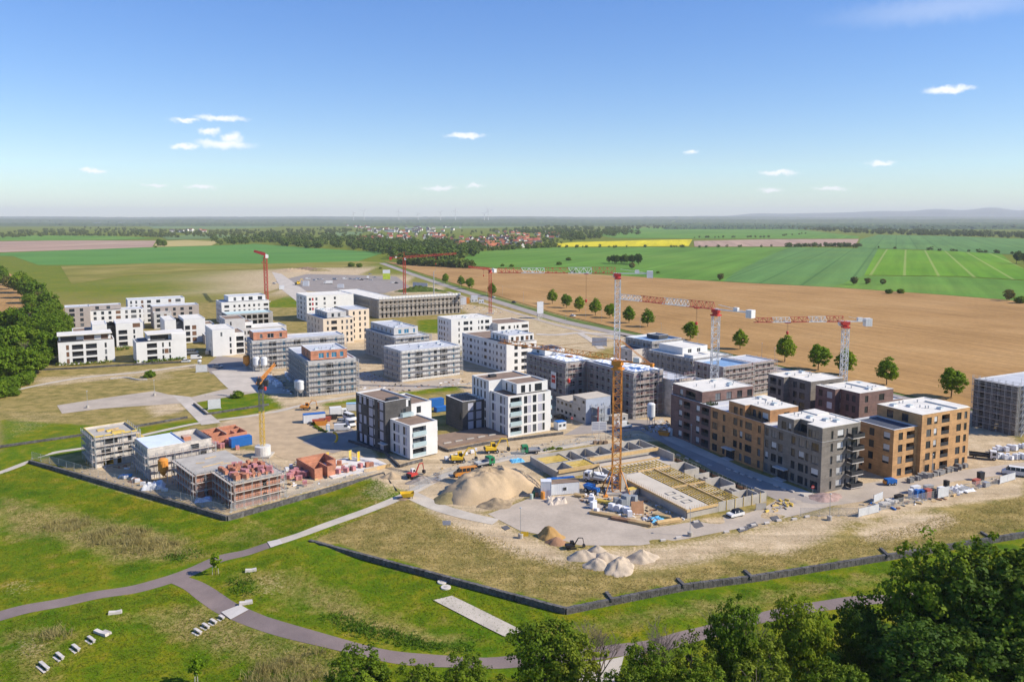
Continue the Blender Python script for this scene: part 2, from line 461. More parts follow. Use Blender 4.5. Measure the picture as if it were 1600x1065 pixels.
def earth_material():
    m, t, b = new_mat('grass_and_soil')
    b.inputs['Roughness'].default_value = .95; b.inputs['Specular IOR Level'].default_value = .1
    geo = nd(t, 'ShaderNodeNewGeometry'); pos = geo.outputs['Position']
    A = {k: nd(t, 'ShaderNodeAttribute', attribute_name=k).outputs['Fac'] for k in ('soil', 'lush', 'dry')}
    nb = noise_node(t, .045, 5, pos); nm = noise_node(t, .22, 6, pos, .65); nf = noise_node(t, 1.6, 5, pos, .7); ng = noise_node(t, 6.0, 3, pos, .7)
    mp = nd(t, 'ShaderNodeMapping'); mp.inputs['Scale'].default_value = (.03, .35, 1); mp.inputs['Rotation'].default_value = (0, 0, -.45); t.links.new(pos, mp.inputs[0])
    ns = noise_node(t, 1.0, 5, mp.outputs[0], .6)
    # lush meadow
    g1 = ramp(t, nm.outputs[0], [(.28, (.052,.108,.002,1)), (.46, (.105,.165,.003,1)), (.60, (.18,.19,.006,1)), (.76, (.27,.215,.028,1))])
    g2 = ramp(t, nb.outputs[0], [(.35, (.80,.95,.8,1)), (.65, (1.25,1.05,1.1,1))])
    lush = mixc(t, 1, g1.outputs[0], g2.outputs[0], 'MULTIPLY')
    straw = ramp(t, nf.outputs[0], [(.25, (.16,.13,.03,1)), (.5, (.27,.215,.07,1)), (.75, (.42,.33,.14,1))])
    def ma(op, a, b_=None, cl=False):
        n = nd(t, 'ShaderNodeMath', operation=op, use_clamp=cl)
        for s, v in zip(n.inputs, (a, b_)):
            if v is None: continue
            if hasattr(v, 'is_output'): t.links.new(v, s)
            else: s.default_value = v
        return n.outputs[0]
    def thr(attr, noise, gain=3.0, bias=.5):
        return ma('MULTIPLY_ADD', ma('ADD', attr, ma('SUBTRACT', noise, .5)), gain) if False else ma('ADD', ma('MULTIPLY', ma('SUBTRACT', ma('ADD', attr, ma('MULTIPLY', ma('SUBTRACT', noise, .5), 1.5)), bias), gain), .5, True)
    dfac = thr(A['dry'], nm.outputs[0], 2.0, .42)
    lush = mixc(t, dfac, lush, straw.outputs[0])
    # dry site grass
    d1 = ramp(t, nm.outputs[0], [(.28, (.15,.145,.032,1)), (.45, (.255,.205,.065,1)), (.6, (.36,.27,.10,1)), (.78, (.46,.345,.16,1))])
    d2 = ramp(t, ns.outputs[0], [(.35, (.82,.84,.8,1)), (.65, (1.16,1.12,1.1,1))])
    dryg = mixc(t, 1, d1.outputs[0], d2.outputs[0], 'MULTIPLY')
    lf = thr(A['lush'], nm.outputs[0], 2.2, .42)
    base = mixc(t, lf, dryg, lush)
    s1 = ramp(t, nm.outputs[0], [(.25, (.40,.29,.17,1)), (.5, (.54,.41,.26,1)), (.75, (.66,.52,.35,1))])
    s2 = ramp(t, ns.outputs[0], [(.35, (.80,.80,.80,1)), (.65, (1.12,1.12,1.12,1))])
    soil = mixc(t, 1, s1.outputs[0], s2.outputs[0], 'MULTIPLY')
    sf = thr(A['soil'], nf.outputs[0], 2.2, .5)
    base = mixc(t, sf, base, soil)
    gr = ramp(t, ng.outputs[0], [(.25, (.72,.72,.72,1)), (.75, (1.22,1.22,1.22,1))])
    gf = ramp(t, nf.outputs[0], [(.3, (.80,.82,.80,1)), (.7, (1.15,1.14,1.12,1))])
    base = mixc(t, 1, mixc(t, 1, base, gr.outputs[0], 'MULTIPLY'), gf.outputs[0], 'MULTIPLY')
    t.links.new(base, b.inputs['Base Color'])
    bp = nd(t, 'ShaderNodeBump'); bp.inputs['Strength'].default_value = .55; bp.inputs['Distance'].default_value = .35
    t.links.new(nf.outputs[0], bp.inputs['Height']); t.links.new(bp.outputs[0], b.inputs['Normal'])
    return m
earth = earth_material()

def put_attrs(me, P):
    for k, arr in zip(('soil', 'lush', 'dry'), ground_attrs(P)):
        a = me.attributes.new(k, 'FLOAT', 'POINT'); a.data.foreach_set('value', arr.astype(np.float32))

def geom(a, b, n): return a*(b/a)**np.linspace(0, 1, n)
def build_ground():
    ys = np.concatenate([[-400, -100, 20, 70], np.arange(95, 262, 1.5), np.arange(262, 640, 6), geom(640, 30000, 26)])
    xs = np.concatenate([-geom(260, 24000, 14)[::-1], np.arange(-255, 190, 2.2), geom(195, 24000, 14)])
    X, Y = np.meshgrid(xs, ys)
    P = np.stack([X.ravel(), Y.ravel()], 1)
    z = hz(P)
    ins = inside(P, PLATEAU)
    d = seg_dist(P, PLATEAU, True)
    z = np.where(ins & (d > .5), np.minimum(z, -.6), z)
    z = np.where(ins & (d > .5) & (P[:,1] > 240), -.06, z)
    nx, ny = len(xs), len(ys)
    idx = np.arange(nx*ny).reshape(ny, nx)
    f = np.stack([idx[:-1,:-1], idx[:-1,1:], idx[1:,1:], idx[1:,:-1]], -1).reshape(-1, 4)
    me = bpy.data.meshes.new('ground')
    me.from_pydata(np.column_stack([P, z]).tolist(), [], f.tolist())
    put_attrs(me, P)
    me.materials.append(earth)
    me.polygons.foreach_set('use_smooth', [True]*len(me.polygons))
    o = link('ground', me); o['kind'] = 'structure'
build_ground()

def cdt_mesh(name, poly, spacing, zfun, mat, attrs=False, jit=.25):
    poly = np.asarray(poly, float)
    # densify edge
    B = []
    for i in range(len(poly)):
        a, b = poly[i], poly[(i+1) % len(poly)]
        k = max(1, int(np.hypot(*(b-a))/spacing))
        for j in range(k): B.append(a+(b-a)*j/k)
    B = np.array(B)
    lo, hi = B.min(0), B.max(0)
    gx, gy = np.meshgrid(np.arange(lo[0], hi[0], spacing), np.arange(lo[1], hi[1], spacing))
    G = np.stack([gx.ravel(), gy.ravel()], 1)+RNG.uniform(-jit, jit, (gx.size, 2))*spacing
    G = G[inside(G, B)]
    G = G[seg_dist(G, B, True) > spacing*.4] if len(G) else G
    P = np.vstack([B, G]) if len(G) else B
    n = len(B)
    r = delaunay_2d_cdt([Vector(p) for p in P], [], [list(range(n))], 1, 1e-4)
    vs = np.array([tuple(v) for v in r[0]]); fs = [tuple(f) for f in r[2]]
    z = zfun(vs)
    me = bpy.data.meshes.new(name)
    me.from_pydata(np.column_stack([vs, z]).tolist(), [], fs)
    if attrs: put_attrs(me, vs)
    me.materials.append(mat)
    me.polygons.foreach_set('use_smooth', [True]*len(me.polygons))
    return me

def plateau_z(P):
    d = seg_dist(P, PLATEAU, True)
    n = .05*np.sin(P[:,0]*.35+P[:,1]*.1)+.05*np.sin(P[:,1]*.4)
    return n*smooth((d-3)/6)*smooth((190-P[:,1])/15)
tag(link('terrace', cdt_mesh('terrace', PLATEAU, 2.4, plateau_z, earth, True)), kind='structure')

def top_z(P):
    P = np.asarray(P, float).reshape(-1, 2)
    return np.where(inside(P, PLATEAU), plateau_z(P), hz(P))

LAYER = [0]
def sheet(name, mat, *uv, spacing=None, off=None, world=None):
    """paved or worn area lying on the ground"""
    LAYER[0] += 1
    off = .012+.004*LAYER[0] if off is None else off
    poly = pts_px(*uv) if world is None else np.array(world)
    if spacing is None:
        spacing = max(2.0, np.hypot(*(poly.max(0)-poly.min(0)))/30)
    me = cdt_mesh(name, poly, spacing, lambda P: top_z(P)+off, mat)
    o = link(name, me); o['kind'] = 'structure'
    return o

RIB = []
def ribbon(name, mat, width, *uv, smooth_n=6, off=None, zf=None):
    LAYER[0] += 1
    off = .03+.004*LAYER[0] if off is None else off
    C = pts_px(*uv)
    # catmull-rom
    pts = []
    Q = np.vstack([2*C[0]-C[1], C, 2*C[-1]-C[-2]])
    for i in range(1, len(Q)-2):
        for k in range(smooth_n):
            t = k/smooth_n
            pts.append(.5*((2*Q[i])+(-Q[i-1]+Q[i+1])*t+(2*Q[i-1]-5*Q[i]+4*Q[i+1]-Q[i+2])*t*t+(-Q[i-1]+3*Q[i]-3*Q[i+1]+Q[i+2])*t**3))
    pts.append(C[-1]); pts = np.array(pts)
    d = np.gradient(pts, axis=0); d /= np.hypot(*d.T)[:,None]; nrm = np.stack([-d[:,1], d[:,0]], 1)
    w = np.interp(np.linspace(0, 1, len(pts)), np.linspace(0, 1, len(width)), width) if hasattr(width, '__len__') else np.full(len(pts), width)
    K = 5
    RIB.append((pts, float(np.max(w))/2))
    rows = [pts+nrm*(w*(k/(K-1)-.5))[:,None] for k in range(K)]
    P = np.stack(rows, 1).reshape(-1, 2)
    z = (top_z(P) if zf is None else zf(P))+off
    idx = np.arange(len(P)).reshape(-1, K)
    f = np.stack([idx[:-1,:-1], idx[:-1,1:], idx[1:,1:], idx[1:,:-1]], -1).reshape(-1, 4)[:, ::-1]
    me = bpy.data.meshes.new(name); me.from_pydata(np.column_stack([P, z]).tolist(), [], f.tolist()); me.materials.append(mat)
    o = link(name, me); o['kind'] = 'structure'
    return o

asphalt_mauve = M('asphalt_path', (.215,.165,.15), .9, .12, .25, 4.0, bump=.2)
asphalt_grey = M('asphalt', (.28,.24,.21), .9, .16, .15, 3.0, bump=.2)
road_grey = M('road', (.33,.285,.25), .9, .14, .12, 2.0)
paving = M('dusty_paving', (.43,.36,.285), .9, .15, .12, 1.2, bump=.2)
paving2 = M('pale_paving', (.50,.44,.37), .9, .15, .15, 1.5, bump=.2)
pale_path = M('pale_gravel', (.50,.44,.36), .95, .14, .25, 5.0, bump=.3)
slab_mat = M('pale_slab', (.56,.51,.46), .85, .08, .4, 3.0)
dark_patch = M('asphalt_patch', (.12,.115,.12), .9, .15, .6, 3.0)

# foreground paths
ribbon('path', asphalt_mauve, (4.2,3.9,3.7,3.6,3.4), (-90,976),(0,955),(80,938),(150,922),(220,906),(270,893),(340,868),(385,858),(424,849))
ribbon('path', asphalt_mauve, (3.0,4.2,3.7,3.5,3.5,3.5,3.5,3.5,3.5), (262,890),(300,903),(330,922),(367,943),(450,976),(560,1008),(650,1021),(760,1022),(870,1015),(1000,1003),(1080,986),(1180,957),(1300,936),(1420,924),(1560,912))
ribbon('path', pale_path, (3.0,3.0,3.0,3.4), (424,849),(470,834),(520,816),(580,795),(640,770),(690,745),(740,730),(800,714),(870,700),(940,688))
ribbon('path', pale_path, (4.5,4.0,3.5), (640,772),(685,792),(730,806),(775,815))
ribbon('path', pale_path, 2.3, (-40,747),(0,733),(50,716),(90,706),(130,700),(180,690),(230,678),(315,660),(420,645),(480,631),(560,617),(640,607),(740,599))
ribbon('path', pale_path, 2.6, (-20,622),(34,607),(126,590),(220,581),(310,569))
sheet('pavement', paving, (762,803),(830,777),(925,772),(950,790),(985,815),(1010,826),(1080,815),(1150,806),(1190,795),(1215,780),(1290,772),(1330,758),(1420,745),(1600,722),(1700,712),(1700,724),(1600,738),(1490,752),(1400,775),(1300,790),(1240,806),(1150,826),(1070,842),(1000,852),(905,852),(860,838),(812,828))
sheet('road', road_grey, (985,664),(1030,655),(1052,680),(1160,732),(1285,776),(1300,786),(1235,790),(1180,766),(1110,733))
sheet('road', road_grey, (880,680),(930,652),(1000,655),(1030,657),(1000,672),(940,676))
sheet('pavement', paving2, (1035,652),(1052,680),(1160,730),(1275,772),(1270,779),(1150,735),(1040,687),(1015,662))
sheet('pavement', asphalt_grey, (464,696),(500,674),(545,664),(570,690),(560,697),(520,708))  # cast shadow of the black block laid as a grey sheet in its outline
sheet('yard', sand_mat, (345,662),(420,645),(480,640),(545,656),(520,672),(470,690),(520,708),(480,722),(440,716),(390,690))
sheet('pavement', paving, (89,633),(160,622),(241,610.5),(262,616),(300,620),(345,609),(400,600),(410,612),(345,622),(310,628),(160,638),(97,646))
sheet('pavement', paving2, (270,617),(296,620),(345,660),(315,664))
sheet('pavement', asphalt_grey, (318,574),(340,556),(385,560),(395,580),(350,586),(330,584))
sheet('pavement', paving2, (330,580),(400,570),(430,590),(455,615),(405,614),(360,610),(345,596))
sheet('pavement', paving, (555,585),(570,580),(600,592),(640,600),(700,590),(720,592),(715,603),(640,610),(560,612))
sheet('pavement', asphalt_grey, (430,440),(480,428),(560,430),(620,432),(640,448),(600,458),(500,456),(450,452))
sheet('pavement', paving2, (425,425),(440,428),(500,470),(470,476),(440,452))
ribbon('path', paving2, 5.0, (838,522),(870,523),(905,520),(950,522),(985,526))
ribbon('path', paving2, 4.0, (905,520),(925,532),(940,545))
for poly in (((1078,815),(1092,812),(1100,822),(1086,826)), ((1151,826),(1166,821),(1170,827),(1156,832)), ((1166,819),(1180,815),(1185,821),(1170,826)), ((1203,808),(1214,806),(1219,812),(1208,814)), ((783,823),(792,820),(798,825),(790,828))):
    sheet('patch', dark_patch, *poly)
sheet('gravel_strip', pale_path, (677,929),(706,922.5),(819,974),(788,982))
sheet('gravel_patch', pale_path, (900,1030),(975,1017),(962,1065),(905,1065))
for q in (((417.5,845),(436.5,841.5),(442,849),(423,855)), ((345,942.5),(375,933),(388,941),(360,954))):
    sheet('slab', slab_mat, *q, off=.16)
# country road behind the site with verge
ROAD = ((596,411),(640,427),(690,444),(760,466),(862,497),(930,513),(1010,530),(1060,541),(1130,556),(1230,580),(1330,604),(1440,630),(1560,655),(1640,672),(1760,700))
VERGE = M('verge_grass', (.105,.145,.02), .95, .3, .12, 1.2)
ribbon('verge', VERGE, (8,8,9,10,11), *[(u+3, v-7*(v-380)/200) for u, v in ROAD], off=.05)
ribbon('road', road_grey, 9.0, *ROAD, off=.11)
white_line = M('road_line', (.7,.7,.68), .7, .1, .5)
ribbon('lay_by', paving, 4.0, (700,456),(770,478),(850,502),(920,520),(1000,538),(1060,552), off=.09)

# ------------------------------------------------------------------ fields
def field_mat(name, c1, c2, c3, ang, stripe=.05, line=None, line_gap=24.0, big=.004):
    m, t, b = new_mat(name)
    b.inputs['Roughness'].default_value = .95; b.inputs['Specular IOR Level'].default_value = .1
    geo = nd(t, 'ShaderNodeNewGeometry'); pos = geo.outputs['Position']
    mp = nd(t, 'ShaderNodeMapping'); mp.inputs['Rotation'].default_value = (0, 0, ang); t.links.new(pos, mp.inputs[0])
    st = nd(t, 'ShaderNodeMapping'); st.inputs['Scale'].default_value = (1, .03, 1); t.links.new(mp.outputs[0], st.inputs[0])
    n1 = noise_node(t, big, 6, pos, .6); n2 = noise_node(t, stripe, 5, st.outputs[0], .65); n3 = noise_node(t, .35, 4, pos, .7)
    r1 = ramp(t, n1.outputs[0], [(.3, c1), (.5, c2), (.72, c3)])
    r2 = ramp(t, n2.outputs[0], [(.3, (.78,.78,.78,1)), (.7, (1.17,1.17,1.17,1))])
    r3 = ramp(t, n3.outputs[0], [(.25, (.82,.82,.82,1)), (.75, (1.15,1.15,1.15,1))])
    o = mixc(t, 1, mixc(t, 1, r1.outputs[0], r2.outputs[0], 'MULTIPLY'), r3.outputs[0], 'MULTIPLY')
    if line is not None:
        sp = nd(t, 'ShaderNodeSeparateXYZ'); t.links.new(mp.outputs[0], sp.inputs[0])
        dv = nd(t, 'ShaderNodeMath', operation='PINGPONG'); dv.inputs[1].default_value = line_gap/2; t.links.new(sp.outputs[0], dv.inputs[0])
        k = nd(t, 'ShaderNodeMapRange'); t.links.new(dv.outputs[0], k.inputs[0]); k.inputs[1].default_value = 2.0; k.inputs[2].default_value = 1.2
        fm = nd(t, 'ShaderNodeMath', operation='MULTIPLY'); t.links.new(k.outputs[0], fm.inputs[0]); fm.inputs[1].default_value = .6
        o = mixc(t, fm.outputs[0], o, line)
    t.links.new(o, b.inputs['Base Color'])
    return m
FZ = [0.05]
def field(name, mat, *uv):
    FZ[0] += .03
    q = pts_px(*uv)
    me = cdt_mesh(name, q, max(20., np.hypot(*(q.max(0)-q.min(0)))/12), lambda P: np.full(len(P), FZ[0]), mat)
    tag(link(name, me), kind='structure')
ra = math.atan2(*(pts_px((1400,620))[0]-pts_px((900,506))[0])[::-1])
f_till = field_mat('tilled_soil', (.31,.175,.062,1), (.39,.225,.085,1), (.45,.275,.115,1), -ra+math.pi/2, .22, big=.012)
f_green = field_mat('young_crop', (.088,.195,.02,1), (.115,.235,.03,1), (.16,.265,.038,1), .45, .05)
f_blue = field_mat('blue_green_crop', (.085,.18,.045,1), (.105,.215,.055,1), (.14,.245,.05,1), .45, .05, (.05,.12,.03,1), 42)
f_bright = field_mat('bright_crop', (.095,.225,.009,1), (.125,.265,.012,1), (.16,.275,.016,1), .46, .05, (.30,.33,.10,1), 36)
f_left = field_mat('left_crop', (.08,.20,.035,1), (.10,.235,.045,1), (.125,.255,.045,1), 1.2, .03)
f_pink = field_mat('bare_field', (.34,.23,.17,1), (.40,.27,.20,1), (.43,.31,.22,1), .2, .05)
f_rape = field_mat('rapeseed', (.55,.46,.005,1), (.62,.52,.01,1), (.66,.56,.02,1), .2, .05)
f_straw = field_mat('straw_field', (.38,.30,.11,1), (.45,.36,.14,1), (.42,.36,.16,1), .2, .05)
f_olive = field_mat('rough_meadow', (.17,.165,.025,1), (.225,.20,.04,1), (.31,.25,.075,1), .9, .03, big=.02)
f_pale = field_mat('far_pasture', (.12,.19,.06,1), (.15,.22,.075,1), (.20,.24,.09,1), .3, .02)
field('field', f_left, (-60,399),(20,394.5),(130,390),(245,386),(330,384),(400,381),(480,387),(560,392),(605,393),(560,408),(420,412),(250,411),(130,414),(60,414),(20,400))
field('field', f_olive, (95,416),(250,411),(420,412),(560,408),(600,410),(560,417),(440,419),(330,423),(200,430),(112,444))
field('field', f_pink, (-80,379),(0,377),(120,375.5),(244,376),(238,386),(130,390),(20,393.5),(-80,398))
field('field', f_straw, (246,377),(290,375),(345,377),(330,383.5),(240,386))
field('field', f_till, (-80,428),(-20,424),(10,424),(35,440),(46,470),(20,500),(-30,520),(-120,500))
field('field', f_till, (600,408),(640,413),(730,417),(800,421),(900,427),(1020,434),(1140,441),(1300,449),(1460,460),(1600,471),(1760,484),(1760,690),(1600,656),(1450,625),(1330,597),(1230,574),(1130,550),(1040,530),(960,512),(870,490),(780,463),(700,440),(640,421))
field('field', f_green, (735,394),(800,389),(865,386.5),(1000,386),(1100,386.5),(1200,386.5),(1235,386),(1200,400),(1150,425),(1130,440),(1020,434),(900,427),(800,421),(745,417),(725,405))
field('field', f_blue, (1236,386),(1300,387),(1372,389),(1360,412),(1350,434),(1300,449),(1130,440),(1150,425),(1200,400))
field('field', f_bright, (1372,389),(1440,391),(1560,393),(1580,410),(1640,440),(1500,432),(1350,430))
field('field', f_green, (1350,431),(1500,433),(1640,441),(1760,460),(1760,484),(1600,471),(1460,460),(1300,449))
field('field', f_rape, (862,381),(900,378.5),(1000,375.5),(1082,374),(1076,384.5),(960,385.3),(875,385.8))
field('field', f_pink, (1084,376.5),(1200,374),(1342,373.5),(1336,384.8),(1220,385.3),(1085,385.5))
field('field', f_blue, (1345,373.5),(1372,367),(1480,369),(1620,374),(1760,380),(1760,402),(1600,399),(1440,390),(1340,388))
field('field', f_green, (920,362),(1000,356),(1080,353.5),(1180,353),(1260,360),(1345,369.5),(1340,372.5),(1200,373),(1085,373),(960,372),(940,369))
field('field', f_pale, (610,355),(700,352.5),(800,352),(830,354),(760,356.5),(640,358))
field('field', f_pale, (230,353),(330,351),(420,352),(440,355),(340,358),(240,357)); field('field', f_pale, (500,364),(530,361.5),(570,363),(560,368),(510,369))
field('field', f_green, (-60,372),(60,368),(180,369),(250,372),(180,375.3),(-60,377)); field('field', f_pale, (250,369),(330,366),(400,369),(330,373),(262,375))
# ------------------------------------------------------------------ buildings
_wc = {}
def win_meshes(w, h, kind, fm):
    key = (round(w, 2), round(h, 2), kind, fm.name)
    if key in _wc: return _wc[key]
    out = []
    if kind in 'wgbBl':
        d = .16
        m = MB(); e = .07
        m.box(-w/2, -w/2+e, d-.06, d+.02, 0, h); m.box(w/2-e, w/2, d-.06, d+.02, 0, h)
        m.box(-w/2+e, w/2-e, d-.06, d+.02, 0, e); m.box(-w/2+e, w/2-e, d-.06, d+.02, h-e, h)
        k = max(1, int(round(w/1.15)))
        for i in range(1, k):
            x = -w/2+w*i/k; m.box(x-.04, x+.04, d-.05, d+.01, e, h-e)
        out.append(('window', m.mesh('window', fm)))
        gl = glass_blue if kind == 'B' else glass
        out.append(('pane', MB().box(-w/2+.03, w/2-.03, d-.02, d, .03, h-.03).mesh('pane', gl)))
        if kind == 'b': out.append(('blind', MB().box(-w/2+.08, w/2-.08, d-.055, d-.025, h*.28, h-.08).mesh('blind', blind_mat)))
        if kind == 'g':
            r = MB()
            for i in range(int(w/.14)+1): r.bar((-w/2+i*.14, .03, 0), (-w/2+i*.14, .03, .98), .012, caps=False)
            r.box(-w/2, w/2, .01, .05, .98, 1.03)
            out.append(('railing', r.mesh('railing', dark_metal)))
    else:
        mt = {'p': panel_grey, 'n': panel_brown, 'r': panel_red, 's': blind_mat}[kind]
        m = MB(); m.box(-w/2+.02, w/2-.02, .05, .12, .02, h-.02)
        out.append(('panel', m.mesh('panel', mt)))
    _wc[key] = out
    return out

class Bld:
    def __init__(s, name, label, o, th, cat='building', group=None, frame=None):
        s.th = R(th); s.fm = frame or frame_dark
        s.root = thing(name, label, cat, (o[0], o[1], 0), s.th, group)
    def fill(s, p0, dirn, ang, u, z, w, h, kind, depth=0.0):
        loc = (p0[0]+dirn[0]*u, p0[1]+dirn[1]*u, z)
        ms = win_meshes(w, h, kind, s.fm)
        n = (dirn[1], -dirn[0])
        loc = (loc[0]-n[0]*depth, loc[1]-n[1]*depth, z)
        o = link(ms[0][0], ms[0][1], s.root, loc, ang)
        for nm, me in ms[1:]: link(nm, me, o)
        return o
    def face(s, m, p0, p1, z0, z1, ops, rail=None):
        L = math.hypot(p1[0]-p0[0], p1[1]-p0[1])
        d = ((p1[0]-p0[0])/L, (p1[1]-p0[1])/L); n = (d[1], -d[0]); ang = math.atan2(d[1], d[0])
        ops = [o for o in ops if o[0]-o[1]/2 > .05 and o[0]+o[1]/2 < L-.05 and o[2] >= z0 and o[2]+o[3] < z1]
        us = sorted({0.0, round(L, 3)} | {round(o[0]-o[1]/2, 3) for o in ops} | {round(o[0]+o[1]/2, 3) for o in ops})
        zs = sorted({round(z0, 3), round(z1, 3)} | {round(o[2], 3) for o in ops} | {round(o[2]+o[3], 3) for o in ops})
        P = lambda u, z, dp=0.0: (p0[0]+d[0]*u-n[0]*dp, p0[1]+d[1]*u-n[1]*dp, z)
        for j in range(len(zs)-1):
            run = None
            for i in range(len(us)-1):
                uc, zc = (us[i]+us[i+1])/2, (zs[j]+zs[j+1])/2
                hole = any(abs(uc-o[0]) < o[1]/2 and o[2] < zc < o[2]+o[3] for o in ops)
                if not hole:
                    if run is None: run = us[i]
                if (hole or i == len(us)-2) and run is not None:
                    e = us[i] if hole else us[i+1]
                    m.quad(P(run, zs[j]), P(e, zs[j]), P(e, zs[j+1]), P(run, zs[j+1])); run = None
        for o in ops:
            u, w, z, h, k = o[:5]
            dp = 1.4 if k in 'lL' else (.35 if k == 'o' else (.2 if k in 'wgbB' else .14))
            a, b = u-w/2, u+w/2
            m.quad(P(a, z), P(b, z), P(b, z, dp), P(a, z, dp)); m.quad(P(a, z+h, dp), P(b, z+h, dp), P(b, z+h), P(a, z+h))
            m.quad(P(a, z, dp), P(a, z+h, dp), P(a, z+h), P(a, z)); m.quad(P(b, z), P(b, z+h), P(b, z+h, dp), P(b, z, dp))
            if k == 'o':
                continue
            if k in 'lL':
                s.fill(p0, d, ang, u, z, w, h, 'l', dp-.16)
                q = MB().box(-w/2, w/2, .02, .10, .02, 1.0)
                link('balustrade', s.cache(('bal', round(w, 2), k), q, 'balustrade', dark_metal if k == 'l' else rail_glass), s.root, P(u, z), ang)
            else:
                s.fill(p0, d, ang, u, z, w, h, k)
    _mc = {}
    def cache(s, key, mb, name, mat):
        if key not in Bld._mc: Bld._mc[key] = mb.mesh(name, mat)
        return Bld._mc[key]
    def block(s, a0, a1, b0, b1, z0, z1, mat, ops=None, roof=None, cap=metal_cap, par=.35, skip='', label=None):
        ops = ops or {}
        m = MB()
        C = {'R': ((a0,b0),(a1,b0)), 'E': ((a1,b0),(a1,b1)), 'N': ((a1,b1),(a0,b1)), 'L': ((a0,b1),(a0,b0))}
        for k, (p0, p1) in C.items():
            if k in skip: continue
            s.face(m, p0, p1, z0, z1, ops.get(k, []))
        o = m.build('wall', mat, s.root)
        if label: o['label'] = label
        if roof is not None:
            w = .3; zr = z1-par
            MB().box(a0+w+.003, a1-w-.003, b0+w+.003, b1-w-.003, zr-.2, zr).build('roof', roof, s.root)
            q = MB()
            if par > .05:
                q.box(a0+.002, a1-.002, b0+.002, b0+w, zr-.2, z1-.002); q.box(a0+.002, a1-.002, b1-w, b1-.002, zr-.2, z1-.002)
                q.box(a0+.002, a0+w, b0+w, b1-w, zr-.2, z1-.002); q.box(a1-w, a1-.002, b0+w, b1-w, zr-.2, z1-.002)
            e = .05; t0, t1 = z1, z1+.05
            q.box(a0-e, a1+e, b0-e, b0+w+.02, t0, t1); q.box(a0-e, a1+e, b1-w-.02, b1+e, t0, t1)
            q.box(a0-e, a0+w+.02, b0+w+.02, b1-w-.02, t0, t1); q.box(a1-w-.02, a1+e, b0+w+.02, b1-w-.02, t0, t1)
            q.build('parapet', cap, s.root)
        return o
    def roof_bits(s, a0, a1, b0, b1, z, n, seed=0):
        rr = random.Random(seed+int(a0*7+b1*3))
        for i in range(n):
            x, y = rr.uniform(a0+1, a1-1), rr.uniform(b0+1, b1-1)
            if i % 4 == 0:
                o = MB().box(-.7, .7, -.7, .7, 0, .45).build('skylight', metal_cap, s.root, (x, y, z))
                MB().box(-.6, .6, -.6, .6, .45, .6).build('dome', rail_glass, o)
            else:
                MB().lathe([(.14, 0), (.14, .5), (.22, .55), (.22, .7)], sides=8).build('roof_vent', galv, s.root, (x, y, z))
    def balcony(s, face_p0, face_dir, u, z, w, d=1.5, slab=None, rail=None, post=True):
        n = (face_dir[1], -face_dir[0]); ang = math.atan2(face_dir[1], face_dir[0])
        loc = (face_p0[0]+face_dir[0]*u, face_p0[1]+face_dir[1]*u, z)
        b = link('balcony', s.cache(('bs', round(w, 2), d, (slab or slab_mat).name), MB().box(-w/2, w/2, -d, -.005, -.18, 0), 'balcony', slab or slab_mat), s.root, loc, ang)
        r = MB(); 
        r.box(-w/2+.02, w/2-.02, -d+.02, -d+.06, .05, 1.0); r.box(-w/2+.02, -w/2+.06, -d+.06, -.02, .05, 1.0); r.box(w/2-.06, w/2-.02, -d+.06, -.02, .05, 1.0)
        link('railing', s.cache(('br', round(w, 2), d, (rail or dark_metal).name), r, 'railing', rail or dark_metal), b)
        return b
    def pt(s, a, b, z=0): 
        C, S = math.cos(s.th), math.sin(s.th); x, y, _ = s.root.location
        return (x+a*C-b*S, y+a*S+b*C, z)

def grid(cols, zs, h, kinds=None, rnd=None, mixk=''):
    out = []
    for u, w, k in cols:
        for z in zs:
            kk = k
            if mixk and k == 'w' and rnd is not None and rnd.random() < .3: kk = rnd.choice(mixk)
            out.append((u, w, z, h, kk))
    return out
rnd = random.Random(3)
def at(o, th, a, b):
    t = R(th); return (o[0]+a*math.cos(t)-b*math.sin(t), o[1]+a*math.sin(t)+b*math.cos(t))

# ---- brick ensemble on the right
RO, RT = (76.4, 190.8), 26.5
ST = [3.2*i+.55 for i in range(5)]
def entrance(bl, u_l, w, L):
    # glazed ground-floor door with canopy on the street face (a = 0)
    dr = MB(); dr.box(-.12, -.03, -w/2, w/2, .1, 2.75)
    o = dr.build('door', glass, bl.root, (0, L-u_l, 0))
    f = MB()
    for y in (-w/2, -w/6, w/6, w/2): f.box(-.16, -.12, y-.05, y+.05, .1, 2.85)
    f.box(-.16, -.12, -w/2, w/2, 2.75, 2.9); f.build('door_frame', frame_dark, o)
    MB().box(-1.9, -.17, -w/2-.4, w/2+.3, 2.95, 3.2).build('canopy', slab_mat, bl.root, (0, L-u_l, 0))
    MB().box(-2.2, -.2, -w/2, w/2, .03, .16).build('doorstep', slab_mat, bl.root, (0, L-u_l, 0))

